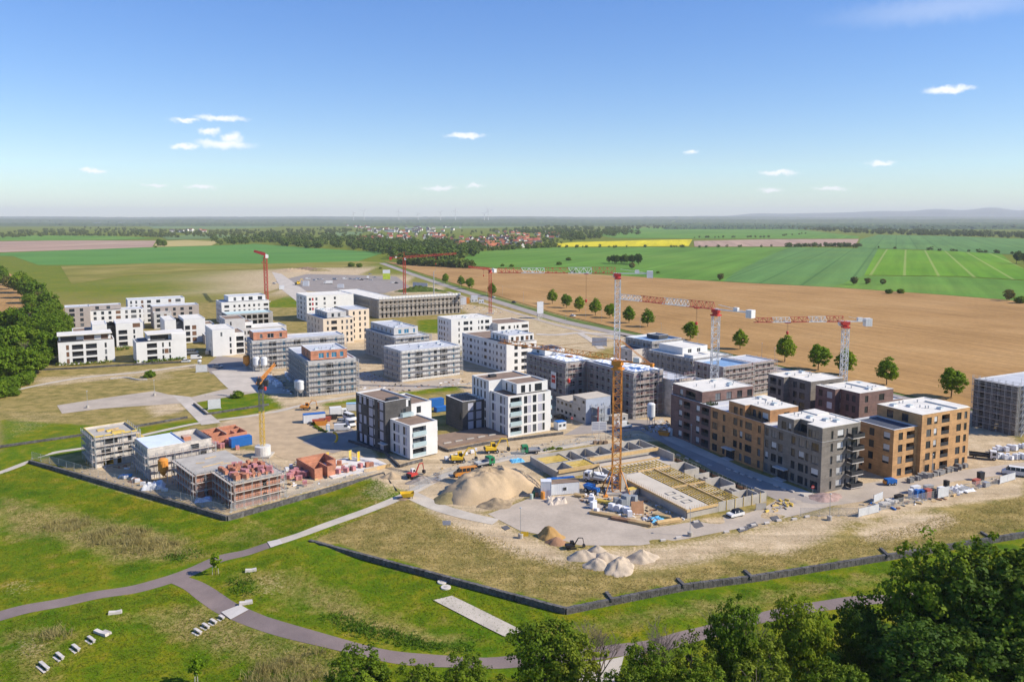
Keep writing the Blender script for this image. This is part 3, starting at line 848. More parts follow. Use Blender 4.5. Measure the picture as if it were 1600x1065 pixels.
b = Bld('apartment_building', 'grey-brown brick five-storey block at street corner with stacked black-railed balconies', RO, RT)
L3 = 19.4
c3 = [(.95,1.1,'w'),(3.5,1.8,'w'),(5.9,1.5,'w'),(10.2,1.3,'w'),(12.9,1.8,'w'),(14.8,.9,'w'),(17.3,2.3,'w')]
lo = grid(c3, ST[1:4], 2.05, rnd=rnd, mixk='bw')+[q for q in grid(c3, [.55], 2.0) if not 4.8 < q[0] < 9]
rr = [(3.4,.8,'w'),(6.4,2.2,'b'),(8.6,.6,'w'),(11.3,2.2,'w')]
b.block(0, 13.3, 0, L3, 0, 13.0, grey_brick, {'L': lo, 'R': grid(rr, ST[:4], 2.1), 'N': grid([(3,1.6,'w'),(8,1.6,'w')], ST[:4], 2), 'E': grid([(3,2,'w'),(8,2,'w'),(14,2,'w')], ST[:4], 2)}, roof=grey_roof, par=.25)
b.block(0, 13.3, 0, 4.9, 13.06, 16.5, grey_brick, {'L': [(2.6,2.3,13.35,2.0,'w'),(.9,.8,13.35,2.0,'w')], 'R': grid(rr, [13.35], 2.1)}, skip='N')
b.block(2.2, 13.3, 4.9, 9.2, 13.06, 16.5, grey_brick, {'L': [(1.6,2.6,13.2,2.2,'w')]}, skip='RN')
b.block(0, 13.3, 9.2, 14.8, 13.06, 16.5, grey_brick, {'L': [(2.2,1.6,13.35,2.0,'w'),(4.2,1.0,13.35,2.0,'b')], 'N': grid([(4,1.8,'w'),(9,1.8,'w')], [13.35], 2)})
# one white roof over the three upper pieces
rf = MB(); rf.prism([(.02,.02),(13.28,.02),(13.28,14.78),(.02,14.78),(.02,9.18),(2.22,9.18),(2.22,4.92),(.02,4.92)], 16.5, 16.62); rf.build('roof', white_roof, b.root)
rf = MB(); rf.box(8.6, 13.0, 9.5, 14.5, 16.62, 16.9); rf.box(12.9, 13.32, -.04, 9.5, 16.62, 16.85); rf.build('roof_upstand', white_roof, b.root)
MB().box(.1, 2.1, 4.95, 9.15, 13.0, 13.08).build('terrace', dark_roof, b.root); MB().box(.05, .1, 5.0, 9.1, 13.08, 14.1).build('railing', dark_metal, b.root)
b.roof_bits(1, 12, 1, 14, 16.62, 9, 1)
for i in range(5): b.balcony((0, 0), (1, 0), 11.0, 3.2*i+.45, 4.2, 1.7)
entrance(b, 7.0, 3.3, L3)

b = Bld('apartment_building', 'orange brick middle block of the street row with white canopy entrance', at(RO, RT, 0, 19.45), RT)
L2 = 21.4
c2 = [(2,2.2,'w'),(5.8,1.1,'w'),(10.4,1.6,'w'),(12.7,1.1,'w'),(15.6,2.6,'w'),(19.7,1.1,'w')]
lo = grid(c2, ST[1:4], 2.0, rnd=rnd, mixk='bw')+[q for q in grid(c2, [.55], 2.0) if not 6.5 < q[0] < 11]
b.block(-.12, 13, 0, L2, 0, 13.2, orange_brick, {'L': lo, 'E': grid([(3,2,'w'),(9,2,'w'),(15,2,'w')], ST[:4], 2)}, roof=grey_roof, par=.3)
b.block(-.12, 13, 7.4, 13.8, 13.26, 16.5, orange_brick, {'L': [(2.8,1.6,13.4,2.0,'w'),(5,1.1,13.4,2.0,'w')], 'N': grid([(4,2.2,'w'),(9,2,'w')], [13.4], 2)}, skip='')
b.block(1.9, 12.2, .02, 7.38, 13.26, 16.5, orange_brick, {'L': [(1.5,1.2,13.3,2.2,'w'),(3.6,1.2,13.3,2.2,'w'),(5.6,2.2,13.3,2.2,'b')], 'R': [(6,2,13.4,2,'w')]}, skip='N')
MB().prism([(-.1,13.78),(-.1,7.42),(1.92,7.42),(1.92,.04),(12.18,.04),(12.18,7.42),(12.98,7.42),(12.98,13.78)], 16.5, 16.62).build('roof', white_roof, b.root)
MB().box(9.5, 12.9, 9, 13.7, 16.62, 16.9).build('roof_upstand', white_roof, b.root)
MB().box(-.05, 0, .3, 7.3, 13.25, 14.2).build('railing', dark_metal, b.root)
b.roof_bits(2.5, 11, 1, 13, 16.62, 8, 2)
entrance(b, 8.7, 3.3, L2)
hg = MB()
for i in range(26): hg.bar((rnd.uniform(.4, 3), rnd.uniform(14.5, 16.5), 13.2), (rnd.uniform(.2, 3.2), rnd.uniform(14.2, 17), 13.6+rnd.random()*.8), .18, .03, 5)

b = Bld('apartment_building', 'dark red-brown brick block at the far end of the street row with dark loggias', at(RO, RT, 0, 40.95), RT)
L1 = 18.6
c1 = [(4.7,1.6,'b'),(7.8,3.0,'l'),(12.9,1.6,'b'),(16.2,3.2,'l')]
b.block(0, 20.5, 0, L1, 0, 13.2, red_brick, {'L': grid(c1, ST[:4], 2.1), 'N': grid([(5,2,'w'),(10,2,'w'),(15,2,'w')], ST[:4], 2)}, roof=grey_roof, par=.25)
b.block(.6, 20.5, 4.6, L1, 13.26, 16.5, red_brick, {'L': [(4.3,1.5,13.35,2.1,'b'),(8.6,4.6,13.3,2.3,'l')], 'R': grid([(6,2,'w'),(10.3,2,'w'),(14.5,2,'w'),(18.5,2,'w')], [13.35], 2.2)}, roof=white_roof, par=.1, cap=white_roof)
b.roof_bits(2, 19, 6, 17, 16.4, 10, 3)
hb = MB()
for i in range(60):
    x, y = rnd.uniform(.6, 3.5), rnd.uniform(.5, 3); hb.bar((x, y, 13), (x+rnd.uniform(-.4,.4), y+rnd.uniform(-.4,.4), 13.5+rnd.random()*.8), .16, .02, 5)
hb.build('roof_shrub', M('shrub_green', (.05,.075,.02), .9, .3, 2.0), b.root)

b = Bld('apartment_building', 'tan-orange brick block standing alone with square windows and recessed loggia column', (99.2, 201.4), RT)
SR = [3.2*i+.6 for i in range(5)]
b.block(0, 9.3, 0, 12.6, 0, 13.2, tan_brick, {'R': grid([(2.7,1.7,'w'),(6.6,3.2,'l')], SR[:4], 2.0), 'L': [(1.2,1.6,9.9,2,'b')]+grid([(5.9,1.6,'w'),(10.5,2,'b')], SR[2:4], 2)+[(5.8,1.6,3.8,2,'w'),(10.4,2,3.8,2,'b'),(3,.7,1.2,1.2,'w'),(5.8,1,.9,1.6,'w')]}, roof=dark_roof, par=.3, skip='E')
hi_R = []
for z in SR: hi_R += [(2.9,1.9,z,2.0,'w'),(5.6,1.3,z,2.0,'b' if rnd.random() < .4 else 'w'),(15.2,1.9,z,2.0,'w'),(18.0,1.2,z,2.0,'w'),(9.6,3.3,z-.1,2.2,'l')]
b.block(9.3, 29.0, -1.1, 12.8, 0, 16.4, tan_brick, {'R': hi_R, 'L': [(4.2,2,13.5,2.2,'w'),(8.8,2,13.5,2.2,'w')], 'E': grid([(4,2,'w'),(9,2,'w')], SR, 2)}, roof=white_roof, par=.1, cap=white_roof)
MB().box(24, 28.6, -.8, 9, 16.3, 16.7).build('roof_upstand', white_roof, b.root)
b.roof_bits(10.5, 24, 0, 12, 16.3, 10, 4)

b = Bld('apartment_building', 'dark red-brown brick block behind the tan one with shuttered windows', (102.8, 230.4), RT)
b.block(0, 14.6, 0, 13.5, 0, 16.4, red_brick, {'L': grid([(1.8,1.5,'w'),(5.4,2.4,'s'),(9.2,1.1,'w'),(11.5,1.2,'w')], ST, 2.0), 'R': grid([(9.5,2.4,'w'),(3,1.4,'w')], ST, 2.0)}, roof=white_roof, par=.1, cap=white_roof)
b.block(-2.2, -.01, 7, 14.5, 0, 16.4, red_brick, {'L': grid([(2,1.5,'w'),(5.4,2.0,'s')], ST, 2.0)}, roof=white_roof, par=.1, cap=white_roof, skip='E')
b.roof_bits(1, 13, 1, 12, 16.3, 7, 5)
MB().box(8, 14, 2, 12, 16.3, 16.7).build('roof_upstand', white_roof, b.root)
b.block(14.61, 19, 0, 12, 0, 13.0, red_brick, {'R': grid([(2.2,2.4,'w')], ST[:4], 2.0)}, roof=grey_roof, skip='L')

b = Bld('apartment_building', 'grey-brown brick block behind the street row with shaded corner loggias', (94.6, 247.0), RT)
b.block(0, 14.5, 0, 9, 0, 16.4, grey_brick, {'L': grid([(2.5,1.6,'w'),(5.5,2.2,'w')], ST, 2.0), 'R': grid([(4,2,'w'),(9,2,'w')], ST, 2.0)}, roof=white_roof, par=.1, cap=white_roof)
b.block(-2.4, 12, 9.01, 16, 0, 16.4, grey_brick, {'L': grid([(2.3,2.8,'l'),(5.2,1.2,'w')], ST, 2.1)}, roof=white_roof, par=.1, cap=white_roof, skip='')
b.roof_bits(1, 13, 1, 14, 16.3, 7, 6)

# ---- white and dark pair in the middle
b = Bld('apartment_building', 'five-storey black brick block with a lower white wing at the sandy yard', (-28.7, 217.9), 40.5)
SA = [3.05*i+.45 for i in range(5)]
b.block(0, 9.4, 0, 10.4, .3, 9.9, white_render, {'L': grid([(2.2,1.1,'w'),(3.6,1.4,'p'),(4.65,.5,'w'),(7.4,1.1,'w'),(8.5,.9,'p')], [.7,3.75,6.8], 2.35), 'R': grid([(3.2,4.6,'L')], [.6,3.7,6.8], 2.4), 'E': grid([(3,1.8,'w'),(7,1.8,'w')], [.7,3.75,6.8], 2.2)}, roof=brown_roof, par=.35, cap=white_render)
dk = []
for i, z in enumerate([.5+2.95*i for i in range(5)]):
    dk += [(.9 if i % 2 else 1.3,.8,z,2.5,'w'),(2.2 if i % 2 else 2.6,1.5,z,2.5,'p'),(8.7,2.3,z,2.5,'p'),(7.0,.8,z,2.5,'w'),(10.4,.7,z,2.5,'b'),(13.0,.9,z,2.5,'w'),(14.7,2.0,z,2.5,'p')]
    if i in (0, 2, 4): dk += [(5.2,1.6,z,2.5,'p')]
    if i in (0, 4): dk += [(3.9,.7,z,2.5,'w')]
b.block(-1.6, 7.4, 10.42, 27.2, 0, 15.1, dark_brick, {'L': dk, 'R': [(6.6,.9,9.9,2.3,'w'),(7.6,.8,12.6,2.2,'s'),(5.6,.5,10.4,1.5,'w'),(8.3,.6,12.6,2.2,'w')], 'E': grid([(4,1.6,'w'),(9,1.6,'w')], SA, 2.2)}, roof=brown_roof, par=.4, cap=metal_cap, label='black brick wall with tall grey panels')
MB().box(0, 3.6, -.9, .9, 0, .75).build('roof_box', dark_metal, b.root, (.4, 12.6, 14.72))
b.block(7.42, 15, 11, 25, 0, 12.9, white_render, {'R': [(3,1.6,9.9,2,'w')]}, roof=brown_roof, par=.35, cap=white_render, skip='L')
for z in (3.55, 6.65): b.balcony((9.4, 0), (0, 1), 3.2, z, 3.4, 1.2, slab_mat, rail_glass)
for z in (3.6, 6.7): MB().box(1.0, 5.5, -.35, -.02, z-.1, z+1.0).build('balustrade', rail_glass, b.root)
MB().box(-3.2, -1.62, 9.2, 12.2, 2.75, 2.95).build('canopy', slab_mat, b.root)
MB().box(3.5, 7.3, 9.0, 10.4, 9.96, 11.0).build('railing', rail_glass, b.root)

b = Bld('apartment_building', 'white five-storey block with glass balconies and brown roof above the stone court', (-1.2, 241.2), 32.5)
SB = [3.15*i+.5 for i in range(5)]
b.block(0, 16.2, 0, 10.6, 0, 12.9, white_render, {'R': grid([(2.9,4.2,'L'),(6.5,1.3,'w'),(7.95,1.3,'p'),(9.9,1.4,'w'),(12.0,1.6,'p'),(13.4,.9,'w')], SB[:4], 2.4), 'L': grid([(1.5,1.1,'w'),(2.6,1.0,'p'),(6.3,1.0,'w'),(7.5,1.0,'p'),(8.5,.5,'w')], SB[:4], 2.4), 'E': grid([(3,1.6,'w'),(7,1.6,'w')], SB[:4], 2.3)}, roof=brown_roof, par=.3, cap=white_render, skip='')
b.block(-.6, 15.6, 10.62, 21.5, 0, 16.1, white_render, {'L': grid([(1.6,.9,'w'),(3.8,.9,'w'),(6,.9,'w'),(8.4,1,'w')], SB, 2.4), 'E': grid([(3,1.6,'w'),(7,1.6,'w')], SB, 2.3)}, roof=brown_roof, par=.35, cap=white_render)
b.block(4.2, 16.0, 1.6, 10.6, 12.95, 16.1, white_render, {'R': grid([(2.4,1.6,'w'),(5,.8,'w'),(8.2,2.8,'w')], [13.1], 2.4), 'L': grid([(3,1.0,'w'),(6.4,1.0,'w')], [13.1], 2.4)}, roof=brown_roof, par=.35, cap=white_render, skip='N')
b.block(-8.6, -.62, 13.6, 25, 0, 9.7, dark_brick, {'R': grid([(3.0,2,'p'),(6.0,2,'p'),(4.5,.7,'w')], [.5,3.5,6.5], 2.5), 'L': [(10,1.2,3.5,2.3,'w')]}, roof=brown_roof, par=.35, skip='')
MB().box(-1.2, 1.2, -.8, .8, 0, .9).build('roof_box', dark_metal, b.root, (4.5, 17, 15.75))
tr = MB()
for i in range(7): tr.bar((-7+i, 16, 9.35), (-7+i, 16, 10.4), .04)
tr.box(-7.1, -.8, 15.95, 16.05, 10.35, 10.45); tr.box(-7.1, -.8, 22, 22.1, 10.35, 10.45)
for i in range(7): tr.bar((-7+i, 22, 9.35), (-7+i, 22, 10.4), .04)
tr.build('roof_railing', dark_metal, b.root)
for z in SB[1:4]:
    MB().box(.8, 5.0, -.4, -.02, z-.2, z+.85).build('balustrade', rail_glass, b.root)
    b.balcony((16.2, 0), (0, 1), 3.2, z-.1, 3.6, 1.5, slab_mat, rail_glass)

# ---- far white blocks right of centre
WS = [3.1*i+.8 for i in range(5)]
b = Bld('apartment_building', 'long white five-storey block with brown flat roof and set-back penthouse', (-2.4, 343.6), 33, frame=frame_dark)
b.block(0, 16, 0, 39.5, 0, 13.2, white_render, {'L': grid([(1.5,1,'w'),(5,.7,'w'),(8.3,2.2,'w'),(12,.9,'w'),(15,1.2,'w'),(18.6,.6,'w'),(21.5,2.4,'w'),(25.5,1.2,'w'),(28.5,.6,'w'),(31.5,1.2,'w'),(35,1.2,'w'),(37.8,.5,'w')], WS[:4], 1.5), 'R': grid([(5,1.8,'w'),(9.5,3.4,'l'),(14,1.6,'w')], WS[:4], 1.8)}, roof=brown_roof, par=.3, cap=white_render)
b.block(2.3, 15.8, 2, 17, 13.26, 16.3, white_render, {'R': grid([(2,1.3,'w'),(4.7,1.6,'n'),(7.3,1.6,'w'),(9.9,1.6,'n'),(12.2,1.4,'w')], [13.5], 2.0), 'L': grid([(2.5,1.2,'w'),(5.5,1.2,'w'),(8.5,.7,'w'),(11.5,.7,'w')], [13.5], 1.9)}, roof=grey_roof, par=.2, cap=metal_cap)
b.roof_bits(3, 15, 3, 16, 16.2, 10, 8)
b = Bld('apartment_building', 'white five-storey block with a lower brown-roofed wing by the green plot', (-31, 401), 31, frame=frame_dark)
b.block(0, 24, 0, 16, 0, 16.4, white_render, {'L': grid([(2.5,1.2,'w'),(5,1.4,'w'),(8,1.4,'w'),(12,.7,'w')], WS, 1.7), 'R': grid([(4.5,.8,'w'),(8.5,2.8,'w'),(11.5,1.4,'w'),(16,.7,'w'),(18,1.4,'w'),(21,2.4,'w')], WS, 1.7)}, roof=white_roof, par=.2)
b.block(24.01, 43, -6, 12, 0, 13.2, white_render, {'R': grid([(3,2.2,'w'),(7,1.4,'w'),(10,.7,'w'),(12,1.3,'w'),(16.5,4,'l')], WS[:4], 1.7)}, roof=brown_roof, par=.3, cap=white_render)
b.roof_bits(1, 23, 1, 15, 16.2, 10, 9)

# ---- beige, white and grey blocks further back
b = Bld('apartment_building', 'beige rendered block with set-back grey penthouse in the middle distance', (-101, 421), 31)
b.block(0, 17, 0, 30, 0, 14.2, cream_render, {'R': grid([(2.5,1,'w'),(6,3.2,'l'),(10.5,.9,'w'),(13.2,1.1,'w'),(15.6,1.1,'w')], [1,4.4,7.7,11], 1.9), 'L': grid([(4,1.2,'w'),(10,1.2,'w'),(16,1.2,'w'),(22,1.2,'w')], [1,4.4,7.7,11], 1.9)}, roof=grey_roof)
b.block(3, 13.5, 2, 24, 14.26, 17.3, offwhite_render, {'R': [(3,1.4,14.6,2,'w'),(6.5,1.4,14.6,2,'w')], 'L': grid([(4+3*i,1.2,'w') for i in range(6)], [14.6], 1.9)}, roof=white_roof, par=.2)
b.block(17.01, 29, 8, 30, 0, 17.2, cream_render, {'R': grid([(3,1.1,'w'),(6.5,1.1,'w'),(9.5,1,'w')], [1,4.4,7.7,11,14.2], 1.9), 'L': [(3,1.2,14.4,1.9,'w')]}, roof=grey_roof)
b.roof_bits(3, 13, 3, 23, 17.1, 12, 12)
b = Bld('apartment_building', 'white block with red panels in its window recesses', (-134.5, 517), 31)
b.block(0, 32, 0, 24, 0, 17, white_render, {'R': grid([(2.2,1.4,'w'),(4.0,1.2,'r'),(6.5,1.4,'w'),(12,1.4,'w'),(19,1.4,'w')], [1,4.2,7.4,10.6,13.8], 1.8), 'L': grid([(4,1.4,'w'),(11,3,'l'),(19,1.4,'w')], [1,4.2,7.4,10.6,13.8], 1.8)}, roof=white_roof)
b = Bld('apartment_building', 'white five-storey block with set-back top floor and small square windows below red crane', (-186, 505), 31)
b.block(0, 30, 0, 18, 0, 14, white_render, {'R': grid([(3.2,3,'w')]+[(8+3.1*i,1.3,'w') for i in range(6)]+[(28,3,'l')], [1,4.1,7.2,10.4], 1.6), 'L': grid([(3+4*i,1.3,'w') for i in range(4)], [1,4.1,7.2,10.4], 1.6)}, roof=grey_roof)
b.block(5, 28.5, 3, 17, 14.06, 17.4, white_render, {'R': grid([(4,1.6,'w'),(9,1.4,'w'),(14,2.6,'w'),(20,2.8,'w')], [14.4], 2.2)}, roof=grey_roof)
b = Bld('low_building', 'low pale building with green-edged flat roof between white blocks', (-152, 425), 31)
b.block(0, 30, 0, 16, 0, 8.0, offwhite_render, {'R': grid([(3+3.5*i,2.6,'w') for i in range(8)], [1,4.6], 1.9)}, roof=white_roof)
b = Bld('low_building', 'scaffold-grey shell with pale turquoise roof edge in front of the red-panelled block', (-170, 470), 31)
b.block(0, 27, 0, 16, 0, 10.5, raw_concrete, {'R': grid([(2.5+3.4*i,2.6,'o') for i in range(7)], [.6,3.9,7.2], 2.3)}, roof=M('turquoise_roof', (.45,.58,.55), .7, .08, .4))

# ---- white housing group on the left
b = Bld('apartment_building', 'white three-storey block with roof-terrace floor, leftmost beside the wood', (-209.5, 362), 30)
b.block(0, 23.3, 0, 14, 0, 10.6, white_render, {'R': grid([(3.8,1.2,'n'),(7.9,4.6,'l'),(13.6,4.6,'l'),(19.6,.9,'w')], [.5,3.7,6.9], 2.3), 'L': grid([(4,1,'w'),(9,1,'w')], [.5,3.7,6.9], 2.2)}, roof=brown_roof, par=.3, cap=white_render)
b.block(.4, 22, 2.5, 13.6, 10.66, 13.4, white_render, {'R': grid([(4,6.5,'w'),(12.5,4.4,'n'),(19,3,'n')], [10.8], 2.2)}, skip='')
MB().box(-.2, 22.6, .6, 14.2, 13.4, 13.75).build('roof', white_roof, b.root)
MB().box(.05, 10.5, .02, .06, 10.66, 11.5).build('railing', dark_metal, b.root)
b = Bld('apartment_building', 'white block with dark roof terrace and blank end wall, nearest to the road', (-176.3, 368), 31)
b.block(0, 22, 0, 15, 0, 9.8, white_render, {'R': grid([(6.8,4.4,'l'),(11.6,.8,'w'),(14.6,.8,'w')], [.5,3.6,6.7], 2.2)+[(13.1,1.8,3.6,2.2,'n')], 'L': grid([(4,1,'w'),(9,1,'w')], [.5,3.6,6.7], 2.1)}, roof=dark_roof, par=.3, cap=white_render)
b.block(5.5, 21.9, 3.2, 15, 9.86, 12.6, white_render, {'R': grid([(5,8,'w')], [9.95], 2.2)})
MB().box(5, 22.3, 1.6, 15.3, 12.6, 12.95).build('roof', white_roof, b.root)
MB().box(15.6, 22.05, -.05, 3.2, 9.8, 12.6).build('wall', white_render, b.root)
b = Bld('apartment_building', 'white block with tall blue-glass stairwell behind the leftmost two', (-208.5, 414), 30)
b.block(0, 13, 0, 18, 0, 12.6, white_render, {'R': grid([(3.2,4.2,'l'),(8.6,.9,'w')], [.5,3.6,6.7], 2.2)+[(9.8,3.6,10,2.2,'n')]}, roof=white_roof, par=.15)
b.block(-4.2, -.02, 3, 18, 0, 11.5, glass, {}, skip='')
b.block(-11, -4.22, .5, 18, 0, 12.6, white_render, {}, roof=white_roof, par=.15)
b.block(-20, -11.02, 2, 16, 0, 9.6, white_render, {'R': grid([(2.4,4,'w'),(6.4,.9,'w')], [.6,3.7,6.8], 2.1)}, roof=brown_roof)
b = Bld('apartment_building', 'white block with blue-glass stairwell and low garage behind the parked cars', (-178.5, 428), 30)
b.block(0, 11, 0, 22, 0, 13, white_render, {'R': grid([(5.2,2.2,'n'),(1.8,2.6,'l')], [.6,3.9,7.2], 2.3)}, roof=white_roof, par=.15)
b.block(-3.8, -.02, 3, 22, 0, 11.5, glass, {})
b.block(-9.5, -3.82, 1, 22, 0, 13, white_render, {}, roof=white_roof, par=.15)
b.block(9, 18, -10, -1.5, 0, 5, grey_render, {'R': [(4.5,6.4,.2,2.8,'s')]}, roof=white_roof)
b.block(11.02, 16, 2, 16, 0, 9.5, white_render, {'R': grid([(1.6,.8,'w'),(3.4,.8,'w')], [3.7,6.6], 2)}, roof=brown_roof)
b = Bld('apartment_building', 'white block with white roof and corner loggias facing the asphalt yard', (-147, 385.5), 30)
b.block(0, 10.6, 0, 21, 0, 13.2, white_render, {'R': [(4.2,.9,9.8,2,'w')]+grid([(8.4,.9,'w')], [.8,3.9,7], 2.2), 'L': grid([(4,.7,'w'),(9,.7,'w'),(14,.7,'w'),(18,.7,'w')], [1,4,7,10], 1.8)}, roof=white_roof, par=.15)
b.block(10.62, 15.5, 1.5, 18, 0, 11, white_render, {'R': grid([(2.6,3.6,'l')], [.5,3.6,6.7], 2.3)}, roof=brown_roof, par=.2)
b = Bld('apartment_building', 'pale block with brown flat roof behind the corner-loggia block', (-155, 425), 30)
b.block(0, 10.5, 0, 17, 0, 13.4, offwhite_render, {'R': [(3,.8,9.9,2,'w')], 'L': grid([(4,1,'w'),(10,1,'w')], [1,4,7,10], 1.8)}, roof=brown_roof, par=.2)
b.block(10.52, 15, 2, 15, 0, 11, white_render, {'R': grid([(2.2,3,'l')], [.5,3.6,6.7], 2.3)}, roof=brown_roof, par=.2)
GW = [.8,3.9,7.0,10.1]
b = Bld('apartment_building', 'long white terrace block with taupe-grey corner at the wood edge', (-262, 462), 30)
b.block(0, 13, 0, 14, 0, 15.6, warmgrey_render, {'R': grid([(3.5,2.8,'w'),(8.5,1.8,'w')], GW+[12.8], 1.9)}, roof=grey_roof)
b.block(13.02, 42, 2, 15, 0, 12.6, white_render, {'R': grid([(2.5,1.6,'w'),(6.6,1.6,'w'),(10.5,1.6,'w'),(15,2.6,'n'),(19.5,1.4,'w'),(23.5,3,'w'),(27,1,'w')], GW, 1.9)}, roof=grey_roof)
b.block(8, 30, 6, 15, 12.66, 15.4, warmgrey_render, {'R': grid([(4,1.6,'w'),(9,2,'w'),(15,2,'w')], [13], 1.8)}, roof=grey_roof)
b = Bld('apartment_building', 'white terrace block with ochre shutters at the rear of the housing group', (-246, 505), 30)
b.block(0, 34, 0, 14, 0, 15.6, white_render, {'R': grid([(2,1.1,'w'),(5,1.1,'w'),(8.5,1.4,'n'),(12.5,2.4,'w'),(18,2.4,'w'),(25,1.8,'n'),(30,3.2,'w')], GW+[13], 1.9)}, roof=grey_roof)
b = Bld('apartment_building', 'taupe-grey terrace block in front of the rear white one', (-222.5, 488), 30)
b.block(0, 27, 0, 13, 0, 13.2, warmgrey_render, {'R': grid([(3,2.8,'w'),(8,1.6,'w'),(12.5,1.6,'w'),(17,2,'w'),(22,2,'w')], GW, 1.9)}, roof=grey_roof)
b.block(0, 10, -6, -.02, 0, 10, offwhite_render, {'R': grid([(2.6,2.2,'w'),(6.5,1.6,'n')], [.8,3.9,7], 1.9)}, roof=brown_roof)
# ------------------------------------------------------------------ scaffolding
def scaffold(label, bl, faces, H, lift=2.0, first=2.0, deck=plank_mat, toe=toe_mat, rail=galv, bay=2.1, net=None):
    root = thing('scaffold', label, 'scaffold', tuple(bl.root.location), bl.th)
    st = MB()
    for fi, (p0, p1) in enumerate(faces):
        L = math.hypot(p1[0]-p0[0], p1[1]-p0[1]); d = ((p1[0]-p0[0])/L, (p1[1]-p0[1])/L); n = (d[1], -d[0])
        P = lambda u, o, z: (p0[0]+d[0]*u+n[0]*o, p0[1]+d[1]*u+n[1]*o, z)
        ang = math.atan2(d[1], d[0]); Lx = L+.95
        nb = max(1, int(round(Lx/bay))); zs = []
        z = first
        while z < H+.3: zs.append(z); z += lift
        top = zs[-1]+1.1
        for i in range(nb+1):
            u = Lx*i/nb
            st.bar(P(u, .28, 0), P(u, .28, top), .05, caps=False); st.bar(P(u, .95, 0), P(u, .95, top), .065, caps=False)
            if i % 3 == 0 and i < nb:
                for k, zz in enumerate([0]+zs[:-1]):
                    u2 = Lx*(i+1)/nb
                    a, b_ = (u, u2) if k % 2 == 0 else (u2, u)
                    st.bar(P(a, .97, zz), P(b_, .97, zz+lift), .025, caps=False)
        for z in zs:
            dk = MB().box(0, Lx, -.93, -.27, -.05, 0).build('deck', deck, root, P(0, 0, z), ang)
            t = MB(); t.box(0, Lx, -.97, -.935, -.02, .17); t.box(0, .04, -.93, -.27, .0, .17)
            t.build('toe_board', toe, dk)
            g = MB()
            for hh in (.55, 1.05): g.bar((0, -.97, hh), (Lx, -.97, hh), .03, caps=False)
            g.build('guard_rail', rail, dk)
    st.build('standards', galv, root)['kind'] = 'stuff'
    return root

BW = lambda cols, zs, h=1.7: grid(cols, zs, h)
ZS4 = [.9, 4.0, 7.1, 10.2]
b = Bld('apartment_building', 'white shell with grey flat roof inside pale scaffolding, centre of the site', (-45.9, 325.2), 34, frame=frame_white)
b.block(0, 28, 0, 17, 0, 13, white_render, {'R': BW([(3.5,1.1,'B'),(8,3.6,'l'),(13,1.1,'B'),(16,1.6,'w'),(20,3.6,'l'),(25,1.1,'B')], ZS4, 2.0), 'L': BW([(3,1.2,'B'),(8,1.2,'w'),(13,1.2,'B')], ZS4, 1.8)}, roof=grey_roof)
b.roof_bits(1, 27, 1, 16, 12.7, 10, 20)
scaffold('pale scaffolding around the long white shell at centre', b, [((0,17),(0,0)), ((0,0),(28,0)), ((28,0),(28,17))], 12.5)
b = Bld('apartment_building', 'grey-roofed shell with stepped-back upper floor inside scaffolding by the grass plot', (-57, 374), 33, frame=frame_white)
b.block(-2.5, 15, -9, 26, 0, 12.6, offwhite_render, {'R': BW([(3,1.4,'w'),(8,3.4,'l'),(14,1.4,'B')], ZS4[:4], 1.8), 'L': BW([(4+5*i,1.4,'w') for i in range(6)], ZS4[:4], 1.8)}, roof=grey_roof)
b.block(0, 12.5, -2, 26, 12.66, 16, offwhite_render, {'R': BW([(3,1.6,'B'),(6.5,2.4,'B'),(10.5,1,'B')], [13.1], 2), 'L': BW([(4+5*i,1.4,'w') for i in range(5)], [13.1], 1.8)}, roof=grey_roof)
b.roof_bits(0, 12, 0, 24, 15.7, 8, 21)
scaffold('dark-shaded scaffolding on the stepped shell by the grass plot', b, [((-2.5,26),(-2.5,-9)), ((-2.5,-9),(15,-9)), ((15,-9),(15,10))], 13.5)
b = Bld('apartment_building', 'scaffolded shell with brick penthouse and blue-filmed windows facing the tracks', (-77.6, 298), 27, frame=frame_white)
b.block(0, 18.5, 0, 37, 0, 13.6, offwhite_render, {'R': BW([(4,1.2,'B'),(8,3.2,'l'),(12,1,'B'),(14,.8,'B'),(17,1.2,'B')], [.9,4.1,7.3,10.5], 1.9), 'L': BW([(4+5*i,1.4,'w') for i in range(7)], [.9,4.1,7.3,10.5], 1.8)}, roof=grey_roof)
b.block(1.4, 15.5, 1.6, 18, 13.66, 17.2, block_brick, {'R': BW([(4,2,'B'),(6.5,1,'B'),(9,2,'B'),(12,1.4,'B')], [14.2], 2), 'L': BW([(5,1.4,'w'),(11,1.4,'w')], [14.2], 2)}, roof=grey_roof)
b.roof_bits(2, 15, 3, 17, 16.9, 6, 22)
scaffold('scaffolding on the brick-penthouse shell nearest the white silos', b, [((0,37),(0,0)), ((0,0),(18.5,0)), ((18.5,0),(18.5,24))], 13.4)
b = Bld('apartment_building', 'long scaffolded shell with brick corner penthouse behind the silo pair', (-116, 350), 28, frame=frame_white)
b.block(0, 42, 0, 13, 0, 13.4, offwhite_render, {'R': BW([(4,1.2,'B'),(9,3.2,'l'),(14,1.2,'B'),(20,3,'l'),(26,1.2,'B'),(32,3,'l'),(38,1.2,'B')], [.9,4.1,7.3,10.5], 1.9)}, roof=grey_roof)
b.block(1, 16, 1.6, 11.5, 13.46, 16.9, block_brick, {'R': BW([(3.4,1.2,'w'),(7.5,2.8,'w'),(12,1.2,'w')], [14], 2)}, roof=grey_roof)
scaffold('scaffolding along the long shell behind the silo pair', b, [((0,13),(0,0)), ((0,0),(42,0))], 13)

